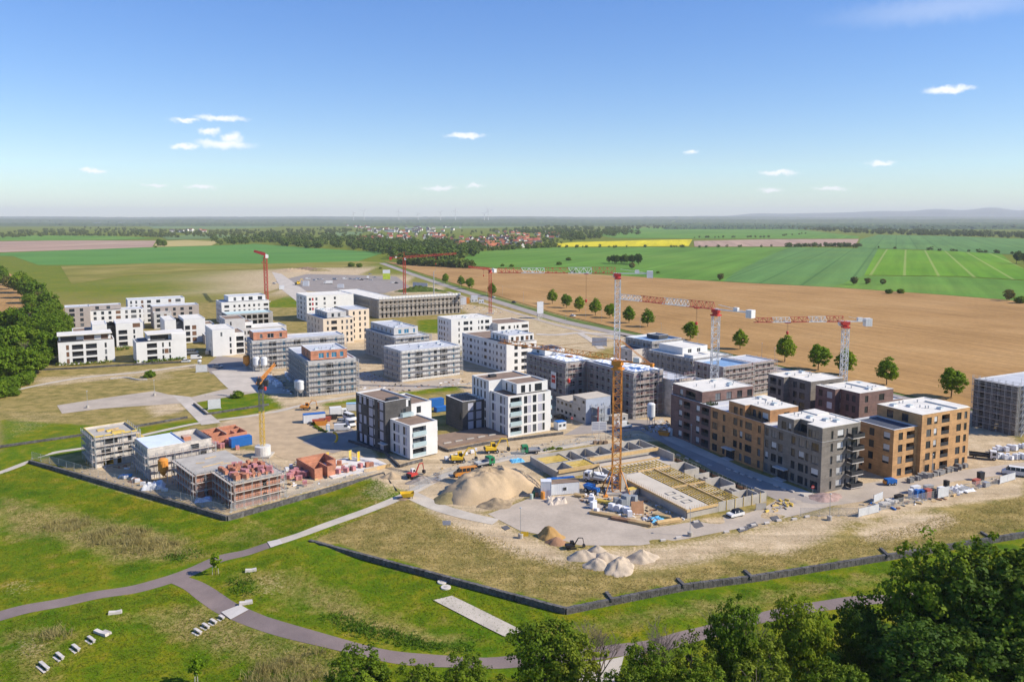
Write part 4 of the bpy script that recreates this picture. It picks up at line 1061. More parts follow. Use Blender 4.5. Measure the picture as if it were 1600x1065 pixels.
# long grey shell far back
b = Bld('apartment_building', 'long grey L-shaped concrete shell with narrow openings and pale parapet, far back', (-90, 533), 31)
b.block(0, 62, 0, 16, 0, 13, M('brown_concrete', (.33,.285,.24), .9, .2, .5, 2.5), {'R': grid([(2.4+3.05*i,1.3,'o') for i in range(20)], [.5,5.0], 3.6)+grid([(2.4+3.05*i,1.3,'o') for i in range(20)], [9.8], 2.0)}, roof=white_roof, par=.2)
b.block(0, 16, 16.02, 84, 0, 13, raw_concrete, {'L': grid([(2+3*i,1.4,'o') for i in range(22)], [.6,4.0,7.4], 2.6)}, roof=white_roof, par=.2)
pp = MB()
for i in range(26): pp.box(.2+i*2.4, 2.0+i*2.4, -.3, .25, 13.1, 14.6)
pp.build('parapet_shield', white_render, b.root)
scaffold('fine grey scaffolding along the far concrete shell', b, [((0,0),(62,0)), ((0,84),(0,0))], 12, 4.0, 3.6, bay=3.5)

# scaffolded pair behind the office containers
b = Bld('apartment_building', 'grey-brown L-shaped shell under scaffolding with snow-white foil on its roof', (41.2, 264), 31, frame=frame_white)
ZD = [.8, 3.9, 7.0, 10.1, 13.0]
shell_block = brick_mat('shell_block', (.38,.34,.31,1), (.33,.29,.265,1), (.4,.37,.34,1), 1.0, .5)
b.block(0, 13, 0, 27, 0, 15.8, shell_block, {'L': grid([(3+3.4*i,1.7,'w') for i in range(7)], ZD, 1.8), 'R': grid([(3,2,'w'),(6.5,1.6,'w'),(10,1.6,'w')], ZD, 1.9)}, roof=grey_roof, par=.15)
b.block(-9, 4, 27.02, 54, 0, 15.8, shell_block, {'L': grid([(3+3.4*i,1.7,'w') for i in range(7)], ZD, 1.8), 'R': grid([(3,2,'w'),(6.5,1.6,'w')], ZD, 1.9)}, roof=grey_roof, par=.15)
b.block(-7, 2, 44, 53, 15.84, 18, white_render, {'L': [(4,2,16.1,1.4,'w')]}, roof=dark_roof, par=.5)
b.block(13.02, 22, -4.5, 12, 0, 12.8, lime_block, {'R': grid([(3,2,'n'),(6.8,1.8,'n')], ZD[:4], 1.9)}, roof=grey_roof, par=.15)
foil = M('white_foil', (.82,.84,.88), .5, .1, .5)
for (x0, x1, y0, y1) in ((1,12,.8,13), (2,12,14,26), (-8,3,28,42)):
    m = MB(); nx, ny = 10, 12; k = random.Random(int(x0*3+y0))
    vs = [[(x0+(x1-x0)*i/nx, y0+(y1-y0)*j/ny, 15.75+.25+k.uniform(0,.55)*(0 < i < nx and 0 < j < ny)) for i in range(nx+1)] for j in range(ny+1)]
    for j in range(ny):
        for i in range(nx): m.quad(vs[j][i], vs[j][i+1], vs[j+1][i+1], vs[j+1][i])
    m.build('roof_foil', foil, b.root)
scaffold('scaffolding with red rails on the foil-roofed shell behind the office containers', b, [((0,27),(0,0)), ((0,0),(13,0)), ((-9,54),(-9,27)), ((-9,27),(-1.2,27)), ((14,-4.5),(22,-4.5))], 15.5, rail=rail_red)
MB_banner = MB().box(-1.7, 1.7, -.06, .0, 0, 6.2)
sg = thing('site_banner', 'white banner with red square hung on the shaded scaffolding', 'banner', b.pt(-10.1, 33.5, 5.5), b.th-math.pi/2)
MB_banner.build('banner_sheet', paint_white, sg)
MB().box(-1.25, 1.25, -.09, -.065, 2.1, 5.0).build('red_square', paint_red, sg)
MB().box(-.9, .9, -.11, -.095, 3.5, 3.9).build('white_bar', paint_white, sg)

EB = []
for i, (o, a, bb, h, lab) in enumerate((((62.5,350),18.5,17.5,13.2,'pale grey shell with blue-sheeted flat roof beside the country road'), ((71,307),20,26,13.0,'white-topped shell with two roof boxes in the middle of the roadside row'),
        ((78.4,290),15,15,13.0,'shell with blue roof sheeting in front of the roadside row'), ((92.5,300.5),12,14,12.6,'pale grey shell at the right end of the roadside row'), ((66.5,272.5),9,13,9.6,'low open-topped shell with dark roof basin behind the red-brown brick'))):
    b = Bld('apartment_building', lab, o, 32 if i else 34, frame=frame_white)
    b.block(0, a, 0, bb, 0, h, shell_grey if i != 4 else lime_block, {'L': grid([(2.5+3.2*k,1.5,'w') for k in range(int((bb-3)/3.2)+1)], [z for z in ZD if z+2 < h], 1.8), 'R': grid([(2.5+3.3*k,1.6,'w') for k in range(int((a-3)/3.3)+1)], [z for z in ZD if z+2 < h], 1.8)}, roof=[M('blue_sheet_roof', (.22,.36,.55), .5, .2, .3), white_roof, M('blue_sheet_roof', (.22,.36,.55)), grey_roof, dark_roof][i], par=[.9,.2,.8,.3,1.2][i], cap=metal_cap)
    if i == 0:
        b.block(-10, -.02, 2, 14, 0, 10, lime_block, {'L': grid([(3,1.6,'w'),(8,1.6,'w')], ZD[:3], 1.8)}, roof=dark_roof, par=.6)
        b.block(10, 16, 6, 14, 12.5, 14.2, dark_brick, {}, roof=dark_roof)
    if i == 1:
        b.block(4, 18, 10, 24, 12.9, 15.6, white_render, {'R': [(4,2,13.2,1.6,'w'),(9,2,13.2,1.6,'w')]}, roof=white_roof)
        b.block(1, 9, 1, 6, 12.9, 14, white_render, {}, roof=white_roof)
    scaffold(['scaffolding around the blue-sheeted shell by the road', 'scaffolding around the white-topped shell in the roadside row', 'scaffolding below the blue roof sheeting at crane foot', 'scaffolding at the right end of the roadside row', 'scaffolding around the low open-topped shell'][i], b, [((0,bb),(0,0)), ((0,0),(a,0)), ((a,0),(a,bb*.6))], h-.4, rail=rail_red if i > 1 else galv)
    EB.append(b)

b = Bld('apartment_building', 'shaded grey shell with zigzag stair tower at the right edge', (157.5, 243.0), RT)
b.block(0, 30, 0, 14, 0, 15.6, M('shaded_raw_concrete', (.15,.14,.135), .9, .25, .5, 2.5), {'R': grid([(5,3.4,'o'),(10.5,2,'w'),(14,3.4,'o'),(19,3.4,'o'),(25,3,'o')], [.6,3.7,6.8,9.9,12.9], 2.2), 'L': grid([(3,1.6,'o'),(8,1.6,'o')], [.6,3.7,6.8,9.9,12.9], 2.0)}, roof=grey_roof, par=.2)  # shade of the scaffolded front is put into a darker wall colour
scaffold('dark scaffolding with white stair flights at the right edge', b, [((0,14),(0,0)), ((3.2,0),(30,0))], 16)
stt = thing('stair_tower', 'steep white zigzag stair flights climbing the shaded shell', 'stairs', b.pt(0, -.3), b.th)
for k in range(8):
    z = 2.1*k
    f = MB(); f.bar((.3, -1.4, z), (2.6, -1.4, z+2.1), .07); f.bar((.3, -.7, z), (2.6, -.7, z+2.1), .07)
    for q in range(8): f.box(.3+2.3*q/8, .3+2.3*(q+.9)/8, -1.38, -.72, z+2.1*(q+.5)/8-.02, z+2.1*(q+.5)/8+.02)
    f.build('stair_flight', paint_white, stt)
pz = MB()
for x in (.2, 2.8):
    for y in (-1.5, -.6): pz.bar((x, y, 0), (x, y, 18.5), .05)
pz.build('frame', galv, stt)

# ------------------------------------------------------------------ raw shells on the left site
pale_deck = M('pale_scaffold_deck', (.56,.48,.42), .85, .14, .8, 4.0)
s1 = Bld('house_shell', 'small pale block shell with yellow formwork round its open roof', (-113.6, 210.8), 40, frame=frame_dark)
s1.block(0, 10.6, 0, 11.5, 0, 8.9, lime_block, {'R': [(3.2,2.6,.3,2.0,'o'),(6,1.1,.2,2.1,'o'),(2.8,2.3,3.2,1.7,'o'),(6.2,1.1,3.2,1.7,'o'),(4,3.6,6.1,1.5,'o'),(9,1.2,6.2,1.4,'o'),(9,1.2,3.2,1.5,'o')], 'L': grid([(2,1,'o'),(5.5,1,'o'),(9,1,'o')], [.8,3.6,6.4], 1.3)})
MB().box(.35, 10.25, .35, 11.15, 8.0, 8.3).build('floor_slab', concrete, s1.root)
for i, (x0, x1, y0, y1) in enumerate(((-.25,10.8,-.25,-.05), (-.25,-.05,0,11.6), (-.25,10.8,11.6,11.8), (10.65,10.85,0,11.5))): MB().box(x0, x1, y0, y1, 8.6, 8.95).build('formwork_board', wood_yellow, s1.root)
for i in range(7):
    MB().box(0, rnd.uniform(1.5,3.5), 0, rnd.uniform(.3,1), 0, rnd.uniform(.15,.5)).build('formwork_panel', wood_yellow if i % 2 else wood_new, s1.root, (rnd.uniform(1,6), rnd.uniform(2,9), 8.31), rnd.uniform(-.3,.3))
MB().box(10.62, 13.4, -1, 9, 5.7, 5.95).build('platform', wood_yellow, s1.root)
scaffold('scaffolding round the small pale shell with yellow roof edge', s1, [((0,11.5),(0,0)), ((0,0),(10.6,0)), ((10.6,0),(10.6,11.5))], 8.3, deck=pale_deck, toe=pale_deck)
s2 = Bld('house_shell', 'pale block shell with white-blue foil roof behind the orange silo', W(*(232.5, 748.7)), 39.5, frame=frame_dark)
s2.block(0, 16.5, 0, 12.5, 0, 8.2, lime_block, {'R': [(6.5,1,.4,1.8,'o'),(6.5,1,3.3,1.8,'o'),(12,2.2,5.7,1.6,'w'),(10,2,.4,2,'o'),(14,2,3,2,'o')], 'L': grid([(2,.9,'o'),(4.6,.9,'o'),(7.2,.9,'o'),(10,.9,'o')], [.7,3.4,6.0], 1.4)})
MB().box(.3, 9.2, .3, 12.2, 7.9, 8.28).build('roof_foil', M('pale_blue_foil', (.68,.74,.86), .4, .08, .3), s2.root)
MB().box(9.3, 9.55, .3, 12.2, 7.9, 8.5).build('roof_edge', M('blue_edge', (.2,.3,.5), .5), s2.root)
MB().box(9.6, 16.2, .3, 12.2, 6.6, 6.9).build('floor_slab', concrete, s2.root)
MB().box(11, 13, 6, 8.5, 6.9, 8).build('brick_stack', block_brick, s2.root)
scaffold('scaffolding round the foil-roofed shell beside the orange silo', s2, [((0,12.5),(0,0)), ((0,0),(16.5,0)), ((16.5,0),(16.5,9))], 7.6, deck=pale_deck, toe=pale_deck)
s3 = Bld('house_shell', 'two-storey brick shell at the wall corner with brick pallets on its slab', (-65.2, 180.6), 40, frame=frame_dark)
opn = [(7.4,1.0,.3,2.0,'o'),(7.4,1.0,3.2,2.0,'o')]
s3.block(0, 11.2, 0, 12.6, 0, 5.9, block_brick, {'R': opn, 'L': grid([(2.5,1,'o'),(5.5,1,'o'),(9,1,'o')], [.8,3.7], 1.3)})
s3.block(-4.6, 8, 12.62, 27.5, 0, 5.9, block_brick, {'L': grid([(2.5,1,'o'),(5.5,1,'o'),(9,1,'o'),(12,1,'o')], [.8,3.7], 1.3), 'R': [(2.4,1,.4,2,'o'),(2.4,1,3.3,2,'o')]})
MB().prism([(-.25,-.25),(11.45,-.25),(11.45,12.85),(8.25,12.85),(8.25,27.75),(-4.85,27.75),(-4.85,12.4),(-.25,12.4)], 5.92, 6.2).build('roof_slab', concrete, s3.root)
for i in range(5): MB().box(0, rnd.uniform(2,4), 0, .25, 0, .12).build('board', wood_new, s3.root, (rnd.uniform(-3,3), rnd.uniform(15,24), 6.21), rnd.uniform(-.4,.4))
for y in (16, 20, 24): MB().box(-4.7, 8.1, y-.03, y+.03, 6.2, 6.22).build('slab_joint', raw_concrete, s3.root)
scaffold('scaffolding round the brick shell at the wall corner', s3, [((-4.8,27.5),(-4.8,12.4)), ((-4.8,12.4),(-1.3,12.4)), ((-.2,11.2),(-.2,-.2)), ((-.2,-.2),(11.4,-.2)), ((11.4,-.2),(11.4,12))], 6.1, deck=pale_deck, toe=pale_deck)

def brick_pallet_proto():
    t = link('brick_pallet', None)
    m = MB()
    for y in (-.5, -.05, .4): m.box(-.6, .6, y, y+.12, 0, .1)
    for i in range(5): m.box(-.6+i*.25, -.42+i*.25, -.55, .55, .1, .14)
    m.build('pallet', wood_new, t)
    k = random.Random(2); s = MB()
    for z in range(4):
        for x in range(3):
            for y in range(2):
                j = lambda: k.uniform(-.015, .015)
                s.box(-.56+x*.38+j(), -.2+x*.38+j(), -.5+y*.51+j(), -.01+y*.51+j(), .15+z*.25, .385+z*.25)
    s.build('brick_block', block_brick, t)
    return t
BP = brick_pallet_proto(); bp_used = [False]
pallet_n = [0]
def brick_pallet(x, y, z, rz, label, group, scale=1.0, pink=False):
    o = BP if not bp_used[0] else copy_tree(BP)
    bp_used[0] = True
    o.location = (x, y, z); o.rotation_euler = (0, 0, rz); o.scale = (scale,)*3
    tag(o, label, 'brick pallet', group)
    if pink:
        for ch in o.children:
            if ch.name.startswith('brick_block'):
                ch.data = pink_block
    return o
pink_block = bpy.data.meshes['brick_block'].copy(); pink_block.materials.clear(); pink_block.materials.append(M('pink_wrapped_brick', (.50,.22,.22), .5, .15, .8))
kk = random.Random(5)
for i in range(48):
    a, bb = 1.2+(i % 6)*1.75+kk.uniform(-.35,.35), 1.3+(i//6)*1.5+kk.uniform(-.3,.3)
    p = s3.pt(a, bb, 6.21)
    brick_pallet(p[0], p[1], p[2], kk.uniform(0, 3), 'pallet of orange bricks standing on the slab of the corner brick shell', 'brick pallets on the corner slab', kk.uniform(.55, 1.2), kk.random() < .45)
for i in range(16):
    x, y = W(*[(440+kk.uniform(0, 38), 744+kk.uniform(-8, 15))][0])
    brick_pallet(x, y, 0, kk.uniform(0, 3), 'pink-wrapped brick pallet between the corner shell and the roofless brick walls', 'pink brick pallets by the roofless walls', kk.uniform(1.0, 1.4), True)
for i in range(22):
    x, y = W(*[(322+kk.uniform(0, 50), 684+kk.uniform(-6, 18))][0])
    brick_pallet(x, y, 0, kk.uniform(0, 3), 'pink-wrapped brick pallet beside the blue container', 'pink brick pallets by the blue container', kk.uniform(1.0, 1.5), True)

# roofless brick rooms
def rooms(label, o, th, walls, h, mat=block_brick, name='brick_walls', z0=0.0):
    t = thing(name, label, 'walls', (o[0], o[1], z0), R(th))
    for w in walls:
        x0, y0, x1, y1 = w[:4]; hh = w[4] if len(w) > 4 else h
        if abs(x1-x0) >= abs(y1-y0): MB().box(x0, x1, y0-.17, y0+.17, 0, hh).build('wall', mat, t)
        else: MB().box(x0-.17, x0+.17, min(y0, y1)+.175, max(y0, y1)-.175, 0, hh).build('wall', mat, t)
    return t
t = rooms('roofless orange brick rooms on the left site beside the white slab', (-51.4, 201.3), 38, [(0,0,0,11.5,2.9),(-.17,0,2.0,0,2.9),(3.4,0,5.6,0,2.9),(5.4,0,5.4,4.5,2.9),(0,5,3.6,5,2.9),(-.17,11.5,8,11.5,2.9),(8,5,8,11.5,2.9),(3.4,0,3.4,5,2.9),(5.5,4.6,8,4.6,2.9)], 2.9)
t = rooms('low unfinished brick walls behind the foil-roofed shell', (-92.5, 230), 40, [(0,0,14,0,2.6),(0,0,0,9,2.8),(4,0,4,9,2.4),(8,0,8,9,3.0),(14,0,14,9,2.6),(0,9,14,9,3.0),(4,4.5,8,4.5,2.7),(10.5,0,10.5,4,2.8),(8,5.5,14,5.5,2.6)], 2.7)
sl = thing('foundation_slab', 'pale concrete floor slab with coloured stacks beside the roofless brick rooms', 'slab', (*W(520, 748), 0), R(38))
MB().prism([(0,0),(17,0),(17,9),(12,14),(0,14)], 0, .3).build('slab', M('pale_screed', (.66,.62,.58), .8, .08, .5), sl)
MB().box(9, 17.2, -.25, -.02, 0, .9).build('formwork_board', wood_new, sl)
for i in range(9):
    x, y = sl.location[0], sl.location[1]
    a, bb = kk.uniform(2, 15), kk.uniform(1, 11); C, S = math.cos(R(38)), math.sin(R(38))
    brick_pallet(x+a*C-bb*S, y+a*S+bb*C, .3, kk.uniform(0, 3), 'wrapped red brick pallet on the pale floor slab', 'brick pallets on the pale slab', kk.uniform(.9, 1.2), i % 3 != 0)
for i, (u, v) in enumerate(((512,722),(547,719),(560,721),(547,736))):
    fp = thing('formwork_panel', ['yellow-brown formwork panel upright at the back of the pale slab', 'tall yellow formwork panel in the middle of the pale slab', 'bright yellow formwork panel at the right of the pale slab', 'grey-green formwork panels leaning at the front of the pale slab'][i], 'panel', (*W(u, v), .3), R(38+10*i))
    MB().box(-.6, .6, -.08, .08, 0, 2.6 if i < 3 else 1.4).build('board', [wood_yellow, wood_yellow, paint_yellow, M('greygreen_board', (.35,.36,.28), .8)][i], fp)
    fr = MB(); fr.box(-.62, -.5, -.14, -.081, 0, 2.6 if i < 3 else 1.4); fr.box(.5, .62, -.14, -.081, 0, 2.6 if i < 3 else 1.4); fr.box(-.5, .5, -.14, -.081, .6, .7); fr.build('stiffener', galv, fp)

# ------------------------------------------------------------------ basement under construction
pit = thing('basement_shell', 'concrete basement with yellow formwork girders beside the street', 'foundation', (39.8, 174.4, 0), R(26.8))
PC = concrete
def pw(x0, y0, x1, y1, z1, t=.3, mat=PC, z0=0, name='wall'):
    if abs(x1-x0) >= abs(y1-y0): return MB().box(x0, x1, y0-t/2, y0+t/2, z0, z1).build(name, mat, pit)
    return MB().box(x0-t/2, x0+t/2, y0+t/2+.003, y1-t/2-.003, z0, z1).build(name, mat, pit)
MB().box(-.05, 24, -.05, 51.5, 0, .12).build('floor', paving2, pit); MB().box(-12.7, -.06, 37, 51.5, 0, .12).build('floor', paving2, pit)
# finished deck strip
MB().box(.15, 6.4, .15, 27, 1.7, 2.0).build('deck_slab', M('fresh_deck', (.55,.49,.40), .85, .08, .3), pit)
pw(0, 0, 0, 35, 1.95); pw(0, 0, 9, 0, 1.7)
for y in (3.5, 6.5, 9.5): 
    q = MB(); q.box(2.2, 4.6, y, y+.08, 2.0, 2.16); q.box(2.2, 4.6, y+1.5, y+1.58, 2.0, 2.16); q.box(2.2, 2.28, y+.08, y+1.5, 2.0, 2.16); q.box(4.52, 4.6, y+.08, y+1.5, 2.0, 2.16); q.build('shaft_upstand', raw_concrete, pit)
eb = MB(); eb.box(-.42, -.2, .0, 27, 1.75, 2.25); eb.build('edge_board', wood_new, pit)
for i in range(38): MB().bar((-.3, .4+i*.72, 2.2), (-.3, .4+i*.72, 2.95), .035).build('edge_post', rust_soil, pit)
MB().box(-.4, 8.8, -.42, -.2, 1.6, 2.2).build('edge_board', wood_new, pit)
for i in range(12): MB().bar((.4+i*.72, -.3, 2.2), (.4+i*.72, -.3, 2.95), .035).build('edge_post', wood_new, pit)
# girder fields
for (a0, a1, y0, y1, n) in ((6.6,11.3,.5,13.5,7), (6.6,11.3,14.2,27.5,7), (12.0,16.5,.5,13.5,6), (12,16.5,14.2,27.5,6), (1,11,28.5,34.5,9), (12,17,28.5,34.5,5)):
    for i in range(n):
        x = a0+(a1-a0)*i/(n-1)
        q = MB(); q.box(x-.05, x+.05, y0, y1, 1.62, 1.66); q.box(x-.02, x+.02, y0, y1, 1.66, 1.8); q.box(x-.05, x+.05, y0, y1, 1.8, 1.84); q.build('girder', wood_yellow, pit)
    for j in range(4):
        y = y0+(y1-y0)*(j+.5)/4; MB().box(a0-.2, a1+.2, y-.05, y+.05, 1.42, 1.6).build('girder', wood_yellow, pit)
pr = MB(); k = random.Random(9)
for i in range(150):
    x, y = k.uniform(6.6, 16.5), k.uniform(.5, 34.5); pr.bar((x, y, .12), (x, y, 1.45), .035, caps=False)
o = pr.build('props', wood_yellow, pit); o['kind'] = 'stuff'
for (x0, x1, y0, y1) in ((11.45,11.8,.2,27.6), (6.5,11.4,13.7,14.05), (11.85,16.8,13.7,14.05), (6.5,17,27.8,28.15), (-.1,19,35,35.4)): MB().box(x0, x1, y0, y1, 1.7, 2.05).build('timber_beam', wood_new, pit)
# cell walls towards the street
for y in (0.2, 4.2, 8.3, 13.9, 18, 22, 27.9): pw(17, y, 21.8, y, 2.1+.3*(y > 13))
for y0, y1 in ((.4,4), (8.4,13.8), (22.2,27.8)): pw(21.8, y0, 21.8, y1, 2.3)
for x in (18.6, 20.2): pw(x, 4.3, x, 8.2, 1.6); pw(x, 14, x, 18, 1.5)
pw(9.1, 0, 24, 0, 2.3, .22, galv if False else concrete); pw(24, .2, 24, 4, 2.4)
for i in range(5): MB().bar((11.5+i*2.6, -.2, 0), (11.5+i*2.6, -.2, 2.7), .06).build('strut', wood_yellow, pit)
# rear cells and left wing
for (x0, y0, x1, y1, h) in ((-12.7,37.2,-12.7,51.5,2.1), (-12.85,37,0,37,2.0), (-12.85,51.5,24,51.5,2.3), (-7,37.2,-7,44,1.9), (-12.5,44,0,44,1.9), (-4,44.2,-4,51.3,2.0), (0,37.2,0,51.3,2.1), (5,44.2,5,51.3,2.2), (10,44.2,10,51.3,2.2), (15,44.2,15,51.3,2.2), (20,44.2,20,51.3,2.2), (.2,44,24,44,2.1), (24,35,24,51.3,2.3)): pw(x0, y0, x1, y1, h)
for (x0, x1, y0, y1) in ((0.3,23.5,41.6,41.95), (-12.5,.1,36.4,36.8)): MB().box(x0, x1, y0, y1, 1.6, 2.5).build('timber_beam', wood_new, pit)
for i in range(6):
    MB().box(-6.6, -.4, 38+i*.95, 38.15+i*.95, 1.7, 1.9).build('girder', wood_yellow, pit); MB().box(-11.8, -4.6, 45+i*.9, 45.15+i*.9, 1.75, 1.95).build('girder', wood_yellow, pit)
for i in range(9): MB().bar((.6+i*.25, 43.4, .2), (.9+i*.28, 43.8, 2.2), .05).build('leaning_board', wood_new, pit)
# soldier-pile wall along the street
pl = thing('pile_wall', 'timber-planked pile wall with dark posts along the street edge of the pit', 'retaining wall', (39.8, 174.4, 0), R(26.8))
for i in range(22):
    y = 1.5+i*2.4
    MB().box(24.9, 25.15, y-.12, y+.12, 0, 1.15).build('pile', dark_metal, pl)
    if i < 21: MB().box(24.97, 25.07, y+.125, y+2.27, .0, .72).build('plank_panel', rust_soil, pl)
m = MB()
for i in range(30): m.bar((25.3, 1+i*1.75, 0), (25.3, 1+i*1.75, 1.5), .03)
m.bar((25.3, .8, 1.45), (25.3, 52, 1.45), .025); m.bar((25.3, .8, .8), (25.3, 52, .8), .025)
m.build('guard_rail', galv, pl)
m = thing('concrete_pillar', 'pale concrete pillar standing beside the orange crane', 'pillar', (*at((39.8,174.4), 26.8, -2.2, 22.5), 0), R(26.8))
MB().box(-.8, .8, -.8, .8, 0, 4.2).build('shaft', concrete, m); MB().box(-.5, .5, -.5, .5, 4.2, 4.3).build('recess', raw_concrete, m)
m = thing('concrete_block_stack', 'yellow-topped concrete block stack at the foot of the pillar', 'block', (*at((39.8,174.4), 26.8, -1.9, 18.6), 0), R(26.8))
MB().box(-1.4, 1.4, -.9, .9, 0, 1.5).build('block', concrete, m); MB().box(-1.35, 1.35, -.85, .85, 1.5, 1.62).build('board', wood_yellow, m)

# ------------------------------------------------------------------ tower cranes
def lattice(m, p, q, w, seg, r, kind='square', up=Vector((0,0,1))):
    """lattice boom between two points: square mast or triangular jib"""
    p = Vector(p); q = Vector(q); d = (q-p); L = d.length; d.normalize()
    side = d.cross(up).normalized() if abs(d.dot(up)) < .9 else Vector((1,0,0))
    hi = side.cross(d).normalized() if abs(d.dot(up)) < .9 else Vector((0,1,0))
    if kind == 'square': offs = [side*(sx*w/2)+hi*(sy*w/2) for sx, sy in ((-1,-1),(1,-1),(1,1),(-1,1))]
    else: offs = [side*(-w/2), side*(w/2), hi*(w*1.15)]
    n = max(1, int(round(L/seg)))
    for o in offs: m.bar(p+o, q+o, r, caps=False)
    for i in range(n):
        a = p+d*(L*i/n); b_ = p+d*(L*(i+1)/n)
        for k in range(len(offs)):
            o1, o2 = offs[k], offs[(k+1) % len(offs)]
            if (i+k) % 2: o1, o2 = o2, o1
            m.bar(a+o1, b_+o2, r*.62, caps=False)
            m.bar(a+o1, a+o2, r*.62, caps=False)
def crane(label, base, H, jib_v, cj_len, mast_mat, jib_mats, top_mat, mast_w=1.9, jw=1.3, style='flat', jib_dz=0.0, cw_mat=None, hook=None, split_z=None, mast_mat2=None, seg_len=10.0, mr=.11, cws=1.0, jr=.085):
    root = thing('tower_crane', label, 'crane', (base[0], base[1], 0))
    n = max(2, int(H/5.6))
    for i in range(n):
        z0, z1 = .5+(H-.5)*i/n, .5+(H-.5)*(i+1)/n
        m = MB(); lattice(m, (0,0,z0), (0,0,z1-.02), mast_w, mast_w*.9, mr)
        m.build('mast_section', mast_mat2 if (mast_mat2 is not None and split_z is not None and z0 >= split_z) else mast_mat, root)
    MB().box(-2.6, 2.6, -2.6, 2.6, 0, .5).build('base_block', concrete, root)
    jd = Vector((jib_v[0], jib_v[1], 0)); L = jd.length; jd.normalize(); ang = math.atan2(jd.y, jd.x)
    t = MB(); t.box(-mast_w*.62, mast_w*.62, -mast_w*.62, mast_w*.62, H, H+.5); t.lathe([(mast_w*.55, H+.5), (mast_w*.55, H+1.1)], sides=12); t.box(-1.2, 1.4, -.75, .75, H+1.1, H+2.2); t.build('slewing_unit', top_mat, root, (0,0,0), ang)
    cab_m = top_mat if mast_w < 1.3 else paint_white
    cb = MB().profile([(.2,H+.6),(1.7,H+.6),(1.9,H+1.3),(1.6,H+2.3),(.2,H+2.3)], -1.9, -.8).build('cab', cab_m, root, (0,0,0), ang)
    MB().box(1.0, 1.86, -1.93, -1.9, H+1.2, H+2.1).build('cab_window', car_glass, cb)
    zj = H+2.2
    ns = max(2, int(round(L/seg_len)))
    for i in range(ns):
        p = Vector((1.0+(L-1)*i/ns, 0, zj+jib_dz*i/ns)); q = Vector((1.0+(L-1)*(i+1)/ns-.05, 0, zj+jib_dz*(i+1)/ns))
        m = MB(); lattice(m, p, q, jw*(1-.25*i/ns), 1.6, jr, 'tri'); m.build('jib_section', jib_mats[i % len(jib_mats)], root, (0,0,0), ang)
    cj = MB(); cj.box(-cj_len, 0, -.65, -.5, zj-.1, zj+.15); cj.box(-cj_len, 0, .5, .65, zj-.1, zj+.15)
    for i in range(7): cj.box(-cj_len+.2+i*cj_len/7, -cj_len+.35+i*cj_len/7, -.5, .5, zj-.05, zj+.05)
    cj.bar((-cj_len*.9, .55, zj+.1), (-1, .2, zj+1.6 if style == 'flat' else zj+5), .06); cj.bar((-cj_len*.9, -.55, zj+.1), (-1, -.2, zj+1.6 if style == 'flat' else zj+5), .06)
    cj.build('counter_jib', jib_mats[-1] if style == 'flat' else top_mat, root, (0,0,0), ang)
    cw = MB()
    for i in range(3): cw.box(-cj_len+i*.75*cws, -cj_len+(.68+i*.75)*cws, -1.1*cws, 1.1*cws, zj-1.6*cws, zj+1.0*cws)
    cw.build('counterweight', cw_mat or cab_m, root, (0,0,0), ang)
    MB().box(-cj_len*.55-.8, -cj_len*.55+.8, -.55, .55, zj+.16, zj+1.3).build('winch_house', cab_m, root, (0,0,0), ang)
    if style == 'peak':
        m = MB(); lattice(m, (0,0,H+2.2), (0,0,H+7.5), .9, 1.2, .07); m.build('tower_head', top_mat, root, (0,0,0), ang)
        m = MB(); m.bar((0,0,H+7.4), (L*.62,0,zj+1.2), .05); m.bar((0,0,H+7.4), (-cj_len*.92,0,zj+.2), .05); m.build('tie_bar', top_mat, root, (0,0,0), ang)
    hk = hook or (L*.55, 9)
    tr = MB().box(hk[0]-.8, hk[0]+.8, -.6, .6, zj-.45, zj-.15).build('trolley', top_mat, root, (0,0,0), ang)
    h_ = MB(); h_.bar((hk[0]-.15,0,zj-.45), (hk[0]-.15,0,zj-hk[1]), .03); h_.bar((hk[0]+.15,0,zj-.45), (hk[0]+.15,0,zj-hk[1]), .03); h_.build('hoist_rope', dark_metal, root, (0,0,0), ang)
    MB().lathe([(.1,zj-hk[1]-1.3),(.4,zj-hk[1]-1.0),(.45,zj-hk[1]-.3),(.15,zj-hk[1])], hk[0], 0, 8).build('hook_block', paint_red, root, (0,0,0), ang)
    return root
pale_red = M('faded_red', (.50,.11,.07), .55, .1, 1.0)
o = crane('orange tower crane with lattice cross base beside the basement pit', (25.9, 191.6), 31.0, (-29.5, 21), 9.5, paint_orange, [paint_orange], paint_orange, 2.0, 1.1, 'peak', 1.2, cw_mat=paint_orange, hook=(14, 6), mr=.13, cws=.35)
bm = MB(); 
for s_ in (-1, 1):
    bm.bar((-3.2*s_, -3.2, .3), (3.2*s_, 3.2, .3), .22)
for sx, sy in ((-1,-1),(1,-1),(1,1),(-1,1)): bm.bar((sx*3, sy*3, .5), (sx*.85, sy*.85, 6.5), .13); bm.box(sx*3-.6, sx*3+.6, sy*3-.6, sy*3+.6, 0, .25)
bm.build('cross_base', paint_orange, o)
crane('tallest white-masted crane with red and white jib pointing left over the field', (40.5, 303), 44.6, (-46, 4), 13.2, paint_white, [pale_red, paint_white], paint_red, 1.95, 2.0, hook=(12, 10), mr=.15, jr=.12)
crane('white-masted crane with red and white jib behind the red-brown brick block', (68.6, 265), 35.2, (-28, 34.5), 14.5, paint_white, [pale_red, paint_white], paint_red, 2.2, 2.0, hook=(8, 5), mr=.15, jr=.12)
crane('white-masted crane with short red and white jib behind the dark brick blocks', (112, 264), 31.2, (-31.5, -2), 8.6, paint_white, [pale_red, paint_white], paint_red, 1.8, 1.6, hook=(20, 3), seg_len=6.5, mr=.14, jr=.11)
